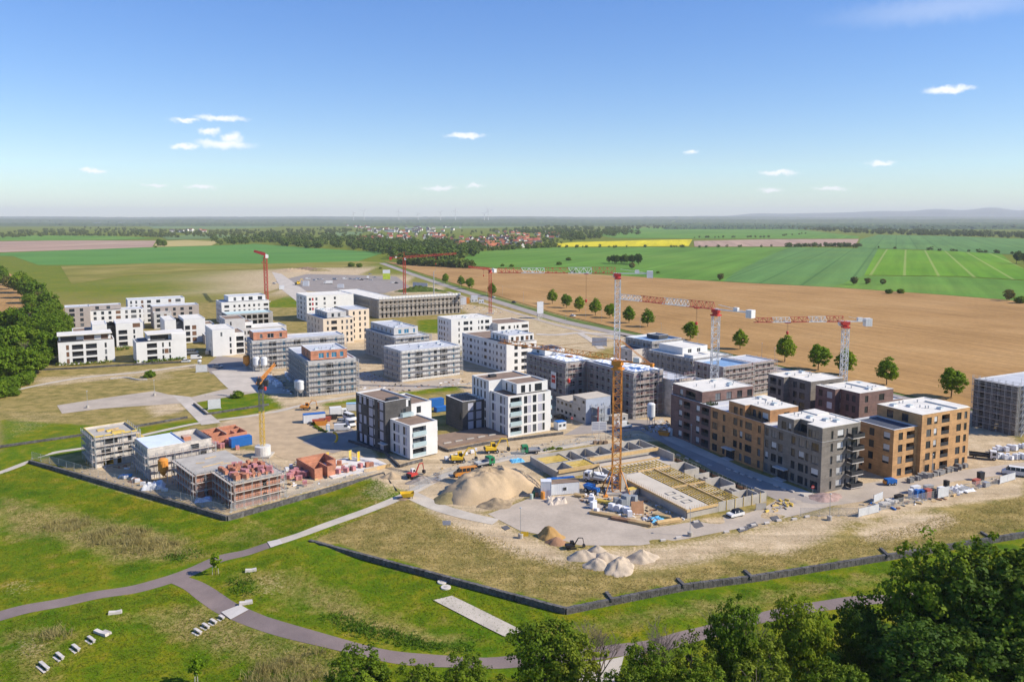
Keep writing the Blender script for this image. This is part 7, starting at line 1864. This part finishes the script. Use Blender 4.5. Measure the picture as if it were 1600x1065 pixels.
pallets(926, 780, 930, 800, 5, pallet_white, 'white big bag left of the crane material', 'white bags left of the crane material', seed=4); pallets(955, 795, 985, 805, 9, pallet_white, 'white wrapped pallet in front of the orange crane', 'white pallets in front of the crane', seed=5)
pallets(418, 590, 438, 606, 16, pallet_white, 'white wrapped bag heap beside the silo pair', 'white bags near the silos', (1.4,1.2,1.2), 6); pallets(448, 586, 456, 596, 8, pallet_white, 'white bag beside the brick-penthouse shell', 'white bags at the scaffold foot', (1.4,1.2,1.2), 7)
pallets(1424, 752, 1510, 730, 22, M('grey_paver', (.21,.205,.2), .85, .15, 1.5, randv=.15), 'pallet of dark grey paving stones along the tan brick block', 'paving pallets along the tan block', (1.2,1.0,.9), 8, 'paving_pallet')
pallets(1380, 790, 1402, 782, 10, M('pale_paver', (.5,.47,.43), .85, .12, 1.5, randv=.15), 'pallet of pale slabs behind the white hoarding', 'pale slab pallets behind the hoarding', (1.4,1.1,.5), 9, 'slab_pallet')
pallets(963, 790, 986, 790, 4, M('grey_tank', (.25,.27,.29), .6, .15, 1.0), 'grey stacked crate in front of the orange crane', 'grey crates at the crane', (1.6,1.4,1.9), 10, 'crate')
pallets(930, 745, 955, 752, 5, pallet_white, 'white board stack along the basement wall', 'white boards at the basement wall', (2.2,1.0,1.2), 11)
pallets(190, 745, 262, 768, 9, pallet_white, 'loose white building material inside the left wall', 'loose material inside the left wall', (1.0,.8,.6), 12); pallets(450, 735, 470, 722, 4, pallet_white, 'white sack beside the roofless brick rooms', 'sacks at the brick rooms', (.9,.8,.7), 13); pallets(700, 718, 745, 705, 7, pallet_white, 'pale stone block at the court wall', 'pale blocks at the court wall', (1.0,.8,.7), 14)
k = random.Random(77)
for i, (u, v, L, m_, lab) in enumerate(((945,806,7,wood_new,'long pale timber bundle at the lot edge'), (975,814,6,rust_soil,'rust-brown pipe bundle right of the timber bundle'), (1000,819,5,wood_new,'short timber bundle near the blue tarpaulin'), (1045,816,6,wood_new,'timber bundle at the corner of the basement'), (945,786,5,wood_yellow,'yellow girder bundle beside the white bags'), (1035,808,4,wood_new,'loose boards beside the basement wall'), (905,776,2.4,wood_new,'small plank stack beside the long container'))):
    x, y = W(u, v); o = thing('timber_bundle', lab, 'timber', (x, y, 0), R(-28) if i < 3 else R(20 if i == 3 else -30))
    for j in range(5):
        for q in range(3): MB().bar((-L/2+k.uniform(-.3,.3), -.5+j*.25, .15+q*.22), (L/2+k.uniform(-.3,.3), -.5+j*.25, .15+q*.22), .12, sides=6).build('beam', m_, o)
o = thing('formwork_panel', 'large brown formwork panel leaning upright beside the crane material', 'panel', (*W(997, 803), 0), .2); q = MB(); q.v = [(-1.5,0,0),(1.5,.1,0),(1.7,1.2,2.6),(-1.4,1.1,2.7),(-1.5,.12,0),(1.5,.22,0),(1.7,1.32,2.6),(-1.4,1.22,2.7)]; q.f = [(0,1,2,3),(7,6,5,4),(0,4,5,1),(1,5,6,2),(2,6,7,3),(3,7,4,0)]; q.build('board', rust_soil, o)
def tarp(label, u, v, m_, s=1.0, seed=1, h=.6):
    x, y = W(u, v); g = np.random.default_rng(seed); n = 9; z = g.uniform(.1, h, (n, n)); z[0,:] = z[-1,:] = z[:,0] = z[:,-1] = 0; m = MB()
    P = [[((i-4)*.45*s+g.uniform(-.1,.1), (j-4)*.35*s+g.uniform(-.1,.1), z[j,i]) for i in range(n)] for j in range(n)]
    for j in range(n-1):
        for i in range(n-1): m.quad(P[j][i], P[j][i+1], P[j+1][i+1], P[j+1][i])
    o = m.build('tarpaulin', m_, None, (x, y, .02), .3); tag(o, label, 'tarpaulin')
tarp('light blue tarpaulin crumpled at the lot edge', 1026, 812, tarp_blue, 1.0, 1); tarp('pale canvas heap beside the long white container', 869, 784, M('canvas', (.58,.49,.40), .8, .15, 1.0), 1.3, 2, 1.5); tarp('blue sheeting over material beside the green pickup', 808, 720, tarp_blue, 1.1, 3); tarp('white foil heap inside the left wall', 240, 761, pallet_white, 1.5, 4, 1.4); tarp('blue sheeting in the grass between the left shells', 196, 743, tarp_blue, .9, 5, .3); tarp('bluish foil inside the wall corner', 318, 781, M('pale_blue_foil', (.68,.74,.86)), 1.1, 6, .5); tarp('white foil spread beside the right hoarding', 1500, 764, pallet_white, 1.6, 7, .8)
heap('rust_pile', 'rusty orange formwork pile inside the left wall', 212, 752, 2.2, 1.5, 1.2, rust_soil, 0, 60, 12)
o = thing('tractor', 'blue dumper with large tyres beside the white pickup', 'dumper', (*W(924, 769), .03), 2.4)
q = MB(); q.v = [(-.3,-.9,.9),(1.5,-.9,.9),(1.5,.9,.9),(-.3,.9,.9),(-.7,-1.1,1.9),(1.9,-1.1,1.9),(1.9,1.1,1.9),(-.7,1.1,1.9)]; q.f = [(0,3,2,1),(4,5,6,7),(0,1,5,4),(1,2,6,5),(2,3,7,6),(3,0,4,7)]; q.build('hopper', paint_blue, o); MB().box(-2.2, -.5, -.6, .6, .6, 1.5).build('engine', paint_blue, o); q = MB(); q.bar((-.9,-.5,1.5), (-.9,-.5,2.6), .05); q.bar((-.9,.5,1.5), (-.9,.5,2.6), .05); q.bar((-.9,-.5,2.6), (-.9,.5,2.6), .05); q.build('roll_bar', dark_metal, o); wheels(o, (-1.5, 1.0), (-.9, .9), .6, .45)
o = thing('machine', 'blue machine on wheels at the corner of the tan block', 'machine', (*W(1391, 757), .03), .2); MB().profile([(-1.4,.5),(1.4,.5),(1.4,1.5),(.6,1.7),(-1.4,1.6)], -.8, .8).build('body', paint_blue, o); MB().box(-1.9, -1.41, -.5, .5, .5, 1.2).build('engine', paint_orange, o); wheels(o, (-.8, .8), (-.75, .75), .4, .25)
o = thing('waste_skip', 'orange-red skip at the end of the red-brown block', 'skip', (*W(1038, 680), 0), R(-30)); q = MB(); q.v = [(-1.4,-.8,.1),(1.4,-.8,.1),(1.4,.8,.1),(-1.4,.8,.1),(-1.9,-1,1.4),(1.9,-1,1.4),(1.9,1,1.4),(-1.9,1,1.4)]; q.f = [(0,3,2,1),(0,1,5,4),(1,2,6,5),(2,3,7,6),(3,0,4,7)]; q.build('tub', paint_orange, o); MB().box(-1.7, 1.7, -.85, .85, .9, 1.1).build('contents', rust_soil, o)
for i, (u, v, m_, lab) in enumerate(((498,662,paint_brick_red,'brick-red skip beside the blue-roofed container'), (508,658,paint_brick_red,'second brick-red skip behind the first'), (518,655,dark_metal,'dark metal skip behind the red skips'), (502,664,paint_orange,'orange-red small skip in front of the red skips'))):
    o = thing('waste_skip', lab, 'skip', (*W(u, v), 0), R(15)); q = MB(); s = .8; q.v = [(-1.6,-.8,.1),(1.6,-.8,.1),(1.6,.8,.1),(-1.6,.8,.1),(-2.1,-1,1.5),(2.1,-1,1.5),(2.1,1,1.5),(-2.1,1,1.5)]; q.f = [(0,3,2,1),(0,1,5,4),(1,2,6,5),(2,3,7,6),(3,0,4,7)]; q.build('tub', m_, o); MB().box(-1.8, 1.8, -.85, .85, .8, 1.0).build('contents', brown_soil, o)
# debris cluster by the right hoarding
for i, (u, v, dx, h, m_, lab) in enumerate(((1404,783,2.2,1.6,paint_black,'black covered container left of the waste row'), (1424,777,1.2,2.0,cw_,'white cabinet at the left of the waste row'), (1432,778,1.2,2.1,paint_blue,'dark blue upright bin in the waste row'), (1441,778,1.2,2.1,paint_blue,'second dark blue bin in the waste row'), (1449,778,1.7,2.3,paint_brick_red,'salmon-red cabinet in the waste row'), (1457,776,1.2,2.0,dark_metal,'dark bin right of the salmon cabinet'), (1470,773,1.8,2.0,cw_,'white board cabinet in the waste row'), (1478,769,.9,3.0,paint_black,'tall dark blue slab sticking up behind the hoarding'),
        (1430,770,2.6,1.8,cw_,'white container top behind the blue bins'), (1450,768,2.4,1.7,galv,'grey crate behind the salmon cabinet'), (1525,758,2.0,1.6,paint_brick_red,'reddish machine at the right of the waste row'), (1532,750,1.6,2.2,dark_metal,'dark grey machine behind the reddish one'), (1540,760,1.6,1.2,paint_silver,'silver box beside the reddish machine'), (1505,765,3,.6,galv,'low grey metal stack on the waste row'), (1515,762,2.4,.7,wood_new,'pale timber stack on the waste row'))):
    x, y = W(u, v); o = thing('waste_bin', lab, 'bin', (x, y, 0), R(24+k.uniform(-8, 8)))
    q = MB(); q.v = [(-dx/2*.92,-.5,.05),(dx/2*.92,-.5,.05),(dx/2*.92,.5,.05),(-dx/2*.92,.5,.05),(-dx/2,-.55,h),(dx/2,-.55,h),(dx/2,.55,h),(-dx/2,.55,h)]; q.f = [(0,3,2,1),(4,5,6,7),(0,1,5,4),(1,2,6,5),(2,3,7,6),(3,0,4,7)]; q.build('body', m_, o); MB().box(-dx/2-.04, dx/2+.04, -.6, .6, h, h+.08).build('lid', m_, o)
def hoarding(label, u0, v0, u1, v1, n=2, h=2.0, m_=None):
    a, b_ = Vector(W(u0, v0)), Vector(W(u1, v1)); d = b_-a; L = d.length/n; ang = math.atan2(d.y, d.x); o = thing('hoarding', label, 'fence', (a.x, a.y, 0), ang)
    for i in range(n): MB().box(i*L+.05, (i+1)*L-.03, -.03, .03, .15, h).build('panel', m_ or M('hoarding_white', (.55,.56,.57), .6, .08, 1.0), o)
    for i in range(n+1): MB().bar((i*L, .08, 0), (i*L, .08, h+.2), .04).build('post', galv, o); MB().box(i*L-.3, i*L+.3, -.1, .35, 0, .14).build('foot', concrete, o)
hoarding('white double hoarding panel at the edge of the dry grass', 1341, 808, 1373, 800); hoarding('white single hoarding panel beyond the double one', 1365, 786, 1379, 780, 1); hoarding('white hoarding in front of the waste row', 1465, 779, 1482, 775, 1, 2.6); hoarding('white hoarding pair near the minibus', 1562, 756, 1586, 749)
hoarding('grey concrete slab leaning at the basement corner', 1181, 797, 1197, 796, 1, 1.7, concrete); hoarding('large white picture boards on the dry plot behind the roadside shells', 925, 540, 948, 541, 4, 4.5); hoarding('long pale fence boards by the country road far back', 645, 450, 668, 452, 4, 6)
o = thing('sign_tower', 'white lattice advertising tower beside the country road', 'sign', (*W(843, 497), 0), .3)
q = MB(); lattice(q, (0,0,0), (0,0,11), 2.6, 2.6, .12); q.build('frame', paint_white, o); MB().box(-2.2, 2.2, -1.6, -1.4, 3.5, 11.5).build('board', cw_, o); MB().box(1.45, 1.6, -1.3, 2.4, 3.5, 11.5).build('board', cw_, o)
o = thing('sign_board', 'tall lime-green and white advertising board far back by the road', 'sign', (*W(604, 437), 0), .2); MB().box(-4, 4, -.4, .4, .5, 7).build('lower_board', M('lime', (.45,.55,.05), .6), o); MB().box(-4, 4, -.4, .4, 7.02, 11).build('upper_board', cw_, o); MB().bar((-3,0,0), (-3,0,1), .3).build('post', galv, o); MB().bar((3,0,0), (3,0,1), .3).build('post', galv, o)
o = thing('utility_mast', 'grey mast with cross arms behind the long grey shell', 'mast', (*W(678, 459), 0)); q = MB(); q.bar((0,0,0), (0,0,20), .5, .3, 8); q.build('pole', galv, o); MB().bar((-3,0,17), (3,0,17), .15).build('cross_arm', galv, o); MB().bar((-.2,0,18), (2.6,0,24), .12).build('antenna', galv, o)
# lamp posts and signs
def lamp(label, u, v, h=5.0, foot=True, arm=False):
    x, y = W(u, v); o = thing('street_lamp', label, 'lamp', (x, y, float(top_z([(x, y)])[0])), rnd.uniform(0, 3)); MB().bar((0,0,0), (0,0,h), .07, .045, 8).build('pole', galv, o); MB().lathe([(.1,h),(.28,h+.1),(.28,h+.16),(.08,h+.3)], sides=10).build('lamp_head', galv, o)
    if foot: MB().lathe([(.55,0),(.55,.9),(.5,1.0)], sides=12).build('foot_drum', concrete, o)
for u, v, h, f, lab in ((813.5,840,6.5,True,'lamp post in a concrete drum beside the yellow sign'), (1078,837,6.0,True,'lamp post in a concrete drum at the road edge below the basement'), (1296,812,6.0,True,'lamp post with grey box at the grassy road corner'), (137,637,6.0,True,'lamp post at the left of the grey lot'), (241.5,618,6.0,True,'lamp post at the right of the grey lot'), (1079.5,700,7.0,False,'lamp post on the street before the red-brown block'), (1456,742,5.5,False,'lamp post in front of the tan brick block'), (884,512,8,False,'lamp post on the green triangle by the country road')):
    lamp(lab, u, v, h, f)
for i, (u, v) in enumerate(((700,449),(720,455),(760,470),(785,462),(818,472),(850,483),(915,498),(940,503),(1000,519),(1033,527),(1090,545),(1190,562),(1210,570))): lamp(['first','second','third','fourth','fifth','sixth','seventh','eighth','ninth','tenth','eleventh','twelfth','thirteenth'][i]+' slim lamp post from the left along the country road', u, v, 8, False); 
for o in [o for o in COL.objects if str(o.get('label')).endswith('slim lamp post from the left along the country road')]: o['group'] = 'lamp posts along the country road'
def sign(label, u, v, m_, kind='round', h=2.4, word=False):
    x, y = W(u, v); o = thing('road_sign', label, 'sign', (x, y, float(top_z([(x, y)])[0])), 0); MB().bar((0,0,0), (0,0,h), .04, sides=6).build('post', galv, o)
    if kind == 'round': MB().bar((0,-.06,h), (0,-.03,h), .42, sides=16).build('disc', m_, o); MB().box(-.28, .28, -.075, -.061, h-.06, h+.06).build('bar', paint_white, o)
    else: MB().box(-.9, .9, -.05, .0, h-1.0, h).build('plate', m_, o)
sign('red no-entry sign at the corner of the grey-brown block', 1269.5, 775, paint_red); sign('small red sign beside the office containers', 893.6, 664, paint_red); sign('yellow notice plate beside the lamp drum on the lot', 819, 840, paint_yellow, 'plate', 1.4); sign('small grey notice sign on the dry grass plot', 698, 826, panel_grey, 'plate', 2.0)
# stone benches and seats
def bench(label, u, v, deg, L=2.7):
    x, y = W(u, v, -1.0); o = thing('stone_bench', label, 'bench', (x, y, hz1(x, y)), R(deg)); q = MB(); q.profile([(-L/2,.36),(L/2,.36),(L/2,.50),(L*.2,.47),(-L*.1,.53),(-L/2,.5)], -.24, .24); q.build('seat', slab_mat, o)
    for sx in (-1, 1): MB().box(sx*L*.36-.18, sx*L*.36+.18, -.18, .18, -.1, .36).build('support', concrete, o)
    MB().box(-L/2+.2, L/2, -.75, -.35, -.03, .06).build('footing', slab_mat, o)
BL = ['nearest pale stone bench in the lower left row', 'second pale stone bench in the lower left row', 'third pale stone bench in the lower left row', 'last pale stone bench in the lower left row', 'nearest bench of the row below the path slab', 'second bench of the row below the path slab', 'third bench of the row below the path slab', 'last bench of the row, closest to the path slab']
for (u, v, L), lab in zip(((69.5,1044,3.0),(94,1029.5,2.3),(119,1016.5,2.3),(143,1003,2.2),(309,982,2.0),(321.5,973.5,1.9),(333.5,966.5,1.7),(346,960,1.3)), BL): bench(lab, u, v, -38, L)
for u, v, s, lab in ((158,993,1.5,'pale V-shaped stone slab at the end of the lower left bench row'), (392,894.5,1.1,'single stone block in the grass right of the fork'), (180,960,1.1,'single grey stone block in the grass below the path'), (384,940,1.2,'broken stone edge beside the path slab')):
    x, y = W(u, v, -1.0); o = thing('stone_block', lab, 'stone', (x, y, hz1(x, y)), R(-25 if s > 1.3 else 20)); MB().profile([(-s,.0),(s,.0),(s*.95,.5),(.1,.42),(-s*.9,.55)], -.35, .35).build('block', slab_mat, o)
    if s > 1.15: MB().profile([(-.2,.0),(s,.0),(s*.9,.35),(-.1,.4)], .4, .9).build('second_block', concrete, o)
for u, v, lab in ((691,909.5,'upper concrete manhole ring by the stone-basket wall'), (696.5,918,'lower concrete manhole ring at the gravel strip'), (998,1030,'manhole ring in the grass beside the gravel patch')):
    x, y = W(u, v, -1.0); o = thing('manhole', lab, 'manhole', (x, y, hz1(x, y))); MB().lathe([(.95,-.2),(.95,.22),(.9,.26)], sides=20).build('ring', slab_mat, o); MB().lathe([(.38,.262),(.38,.30)], sides=14).build('cover', concrete, o)
o = thing('curved_bench', 'curved pale stone seat wall in the dry grass at left', 'seat', (*W(190, 592), 0)); 
for i in range(14):
    a = R(200-i*17); MB().box(-.6, .6, -.25, .25, 0, .5).build('block', slab_mat, o, (i*1.15-4, 2.2*math.sin(i*.42), 0), .3*math.cos(i*.42))
o = thing('sandpit_kerb', 'pale stone kerb of the small sandpit plot', 'seat', (*W(345, 618), 0))
for i in range(9): MB().box(-.6, .6, -.25, .25, 0, .5).build('block', slab_mat, o, (i*1.2-5, .9*math.sin(i*.6), 0), .2*math.cos(i*.6))
hoarding('white picture board on posts at the plot with the sandpit', 325, 640, 345, 638, 1, 3.6); hoarding('white picture board on posts by the road fork at left', 306, 582, 324, 581, 1, 3.4)
ORD = ['first','second','third','fourth','fifth','sixth','seventh','eighth','ninth','tenth','eleventh','twelfth','thirteenth','fourteenth']
pz_ = thing('pipe_bend', 'yellow bent pipe standing at the corner of the black block yard', 'pipe', (*W(521, 692), 0), .4)
q = MB()
for i in range(8): q.bar((1.2*math.cos(i*.35-1.2), 0, 1.7+1.6*math.sin(i*.35-1.2)), (1.2*math.cos((i+1)*.35-1.2), 0, 1.7+1.6*math.sin((i+1)*.35-1.2)), .35, sides=8)
q.build('pipe', paint_yellow, pz_); MB().box(-.2, 1.2, -.5, .5, 0, .25).build('foot', concrete, pz_)
# white kerb stones along the street and lot
KS = [(1044,706),(1060,712),(1073,717),(1090,722),(1109,728),(1138,734),(1150,738),(1160,742),(1172,746),(1186,751),(1212,760),(1224,765),(1237,768),(1254,774),(1086,689),(1097,692),(1110,700)]
for i, (u, v) in enumerate(KS):
    x, y = W(u, v); o = thing('kerb_stone', (ORD[i]+' small white kerb stone counted along the near side of the paved strip' if i < 14 else ORD[i-14]+' white kerb stone on the far side of the street strip'), 'stone', (x, y, .1), R(-63), 'white kerb stones of the street'); MB().box(-.7, .7, -.22, .22, 0, .32).build('stone', slab_mat, o)
for i, (u, v) in enumerate(((1036,845),(1060,841),(1087,816),(1135,832),(1159,827),(1177,821),(1198,818),(1217,814),(1241,812),(1261,808))):
    x, y = W(u, v); o = thing('kerb_stone', ORD[i]+' white block from the left along the lower edge of the paved lot', 'stone', (x, y, .05), R(15), 'white blocks of the lot edge'); MB().box(-.6, .6, -.25, .25, 0, .38).build('stone', slab_mat, o)
# site fence: light mesh panels on feet
fence_mesh, _t, _b = new_mat('fence_mesh'); _b.inputs['Base Color'].default_value = (.42,.43,.44,1); _b.inputs['Alpha'].default_value = .16
def mesh_fence(label, pts, z=0.0):
    o0 = W(*pts[0]); o = thing('site_fence', label, 'fence', (o0[0], o0[1], z))
    for i in range(len(pts)-1):
        a = Vector(W(*pts[i])); b_ = Vector(W(*pts[i+1])); d = b_-a; n = max(1, int(d.length/3.5)); L = d.length/n; ang = math.atan2(d.y, d.x)
        for q in range(n):
            p = a+d*(q/n)-Vector(o0); key = ('fence', round(L, 2))
            if key not in _gab:
                m1 = MB().box(.06, L-.06, -.01, .01, .15, 1.95).mesh('mesh_panel', fence_mesh); m2 = MB(); m2.bar((.04,0,0), (.04,0,2.0), .03); m2.bar((.04,0,1.97), (L-.04,0,1.97), .02); m2.bar((.04,0,.15), (L-.04,0,.15), .02); m2.box(-.3, .3, -.12, .12, 0, .13)
                _gab[key] = (m1, m2.mesh('panel_frame', galv))
            f = link('panel_frame', _gab[key][1], o, (p.x, p.y, 0), ang); link('mesh_panel', _gab[key][0], f)
mesh_fence('mesh fence inside the left stone-basket wall', ((50,716),(92,727),(250,772),(352,801))); mesh_fence('mesh fence inside the right arm of the left wall', ((360,800),(470,770),(590,737))); mesh_fence('mesh fence along the dry grass at right', ((1250,806),(1340,806),(1375,797),(1480,774),(1562,755))); mesh_fence('mesh fence behind the basement pit', ((830,706),(900,694),(985,680))); mesh_fence('mesh fence round the sand mound', ((640,770),(700,742),(760,722),(820,712)))

# ------------------------------------------------------------------ grass and reeds
def tufts(name, label, polys, n, hr, wd, mat, seed, blades=4, lean=.3, clump=0):
    g = np.random.default_rng(seed); out = []
    per = [int(n*w) for _, w in polys]
    for (poly, _), m in zip(polys, per):
        q = pts_px(*poly); lo, hi = q.min(0), q.max(0); P = g.uniform(lo, hi, (m*3, 2)); P = P[inside(P, q)][:m]
        if clump:
            C = P[:max(3, len(P)//clump)]; P = C[g.integers(0, len(C), len(P))]+g.normal(0, 1.0, P.shape)
        P = P+g.normal(0, .25, P.shape)
        for rp, rw in RIB: P = P[seg_dist(P, rp) > rw+.2] if len(P) else P
        z = top_z(P)
        for _b in range(blades):
            a = g.uniform(0, 6.28, len(P)); h = g.uniform(*hr, len(P)); dx = np.cos(a)*wd; dy = np.sin(a)*wd; lx = g.normal(0, lean, len(P))*h; ly = g.normal(0, lean, len(P))*h
            ox, oy = g.normal(0, .12, len(P)), g.normal(0, .12, len(P)); b0 = np.stack([P[:,0]+ox-dx, P[:,1]+oy-dy, z-.03], 1); b1 = np.stack([P[:,0]+ox+dx, P[:,1]+oy+dy, z-.03], 1)
            t1 = np.stack([P[:,0]+ox+lx+dx*.3, P[:,1]+oy+ly+dy*.3, z+h], 1); t0 = np.stack([P[:,0]+ox+lx-dx*.3, P[:,1]+oy+ly-dy*.3, z+h], 1)
            out.append(np.stack([b0, b1, t1, t0], 1).reshape(-1, 3))
    tag(link(name, quad_mesh(name, np.vstack(out), mat)), label, 'grass', kind='stuff')
straw_leaf = leaf_mat('straw_reed', (.34,.26,.09,1), (.46,.36,.15,1), (.58,.46,.22,1), .45); grass_leaf = leaf_mat('grass_blades', (.10,.15,.006,1), (.15,.20,.01,1), (.22,.23,.02,1), .45); dry_leaf = leaf_mat('dry_blades', (.27,.23,.06,1), (.36,.29,.09,1), (.46,.36,.15,1), .45); lush_leaf = leaf_mat('lush_blades', (.05,.12,.005,1), (.075,.16,.008,1), (.11,.19,.01,1), .45)
tufts('reeds', 'straw-coloured reed clumps in the meadow hollows', [(((55,808),(110,798),(135,815),(90,825)),.14), (((135,830),(200,815),(280,838),(290,856),(190,858),(150,845)),.5), (((390,1035),(500,1000),(500,1065),(380,1065)),.3), (((60,985),(90,975),(95,990)),.05)], 1700, (.4,1.2), .05, straw_leaf, 1, 4, .4, 16)
tufts('grass', 'green grass tufts over the foreground meadow', [(((0,730),(46,725),(355,812),(590,748),(620,775),(470,838),(430,842),(330,862),(0,945)),.42), (((0,968),(270,905),(340,935),(660,1030),(660,1065),(0,1065)),.33), (((310,905),(345,880),(480,850),(884,956),(1430,872),(1420,915),(1000,990),(700,1008),(480,975)),.25)], 42000, (.10,.26), .08, grass_leaf, 2, 1, 1.6)
tufts('grass', 'dry grass tufts over the plot behind the stone-basket wall', [(((490,838),(620,780),(700,815),(860,872),(1000,905),(1300,850),(1600,775),(1600,828),(1386,862),(955,930),(884,944)),1.0)], 22000, (.12,.28), .08, dry_leaf, 3, 1, 1.6)
tufts('plants', 'dark lush plants in the hollow above the path', [(((500,945),(560,955),(700,1000),(735,985),(740,1003),(640,1005),(540,975)),.8), (((360,905),(385,893),(390,910),(370,925)),.1), (((255,858),(300,848),(320,852),(280,868)),.1)], 1500, (.15,.5), .12, lush_leaf, 4, 2, 1.0, 12)

# ------------------------------------------------------------------ hedges and loose building material
def hedge(label, pts, h, w, mat):
    g = np.random.default_rng(int(pts[0][0])); out = []
    for i in range(len(pts)-1):
        a, b_ = np.array(W(*pts[i])), np.array(W(*pts[i+1])); n = max(2, int(np.hypot(*(b_-a))/.9))
        for k_ in range(n):
            v, _ = crown_quads(6, 14, .22, w*.6, h*.5, h*.5, int(g.integers(1e6)), .5, .3); p = a+(b_-a)*(k_/n)+g.normal(0, .12, 2); v[:,2] *= g.uniform(.8, 1.2); out.append(v+np.array([p[0], p[1], 0]))
    o = thing('hedge', label, 'hedge', (0, 0, 0)); link('foliage', quad_mesh('foliage', np.vstack(out), mat), o)
hedge('clipped green hedge below the leftmost white block', ((90,572),(130,570),(178,566)), 1.6, 1.4, leaf_yel)
hedge('green hedge below the white block with the blank end wall', ((213,567),(250,565),(290,561)), 1.4, 1.3, leaf_wood)
hedge('green shrubs between the two left white blocks', ((182,548),(205,545)), 2.2, 2.2, leaf_wood)
hedge('weedy green rim behind the basement walls', ((852,704),(880,700)), .7, 1.2, leaf_yel)
hedge('low weeds along the sandy track below the small yard', ((486,660),(500,672),(512,676)), .6, 1.2, leaf_yel)
def debris(label, polys, n, mats, seed, smax=1.6):
    g = random.Random(seed); P = []
    for poly in polys:
        q = pts_px(*poly); lo, hi = q.min(0), q.max(0); t = np.random.default_rng(seed).uniform(lo, hi, (n*4, 2)); P += list(t[inside(t, q)][:n])
    ms = [MB() for _ in mats]
    for x, y in P:
        m = g.choice(ms); k0 = len(m.v); a = g.uniform(0, 6.28); l, w, h = g.uniform(.3, smax), g.uniform(.12, .5), g.uniform(.06, .45)
        m.box(-l/2, l/2, -w/2, w/2, 0, h); C, S = math.cos(a), math.sin(a)
        for i in range(k0, len(m.v)):
            vx, vy, vz = m.v[i]; m.v[i] = (x+vx*C-vy*S, y+vx*S+vy*C, vz+.02)
    for m, mt in zip(ms, mats):
        if m.v: tag(m.build('debris', mt), label, 'debris', kind='stuff')
MX = [wood_new, pallet_white, rust_soil, raw_concrete, dark_metal]
debris('loose boards and offcuts scattered over the left site', [((120,728),(230,735),(350,790),(440,770),(590,735),(560,722),(440,740),(330,735),(230,725))], 260, MX, 1)
debris('loose boards and offcuts round the orange crane and basement', [((900,780),(1010,822),(1070,812),(990,770),(950,745),(930,750))], 170, MX, 2)
debris('loose material at the corner of the basement', [((1190,795),(1225,778),(1240,790),(1200,805))], 40, [wood_new, raw_concrete, wood_yellow], 3)
debris('loose material on the yard by the right hoarding', [((1330,790),(1480,768),(1560,745),(1560,752),(1480,780),(1380,800))], 170, MX+[paint_blue], 4)
debris('loose material round the scaffolded shells in the middle', [((560,570),(600,590),(640,605),(730,590),(735,600),(640,612),(560,608),(500,615),(480,612)), ((420,580),(450,600),(460,618),(440,610))], 130, MX, 5)
debris('loose material behind the office containers', [((1000,668),(1045,655),(1050,675),(1010,676)), ((700,470),(770,480),(800,492),(760,488),(700,482))], 80, MX, 6)
debris('stones and offcuts along the track by the excavators', [((630,745),(760,712),(860,690),(1000,676),(1000,684),(860,700),(760,724),(640,760))], 130, [raw_concrete, brown_soil, wood_new], 7, .8)

# ------------------------------------------------------------------ air
hz_m = bpy.data.materials.new('haze'); hz_m.use_nodes = True; _t = hz_m.node_tree; _t.nodes.clear()
_o = _t.nodes.new('ShaderNodeOutputMaterial'); _v = _t.nodes.new('ShaderNodeVolumePrincipled'); _v.inputs['Color'].default_value = (.97,.985,1.0,1); _v.inputs['Density'].default_value = HAZE; _v.inputs['Anisotropy'].default_value = 0.0
_t.links.new(_v.outputs[0], _o.inputs['Volume'])
tag(MB().box(-40000, 40000, -3000, 38000, -4, 480).build('haze', hz_m), 'pale summer haze over the plain', 'haze', kind='stuff')
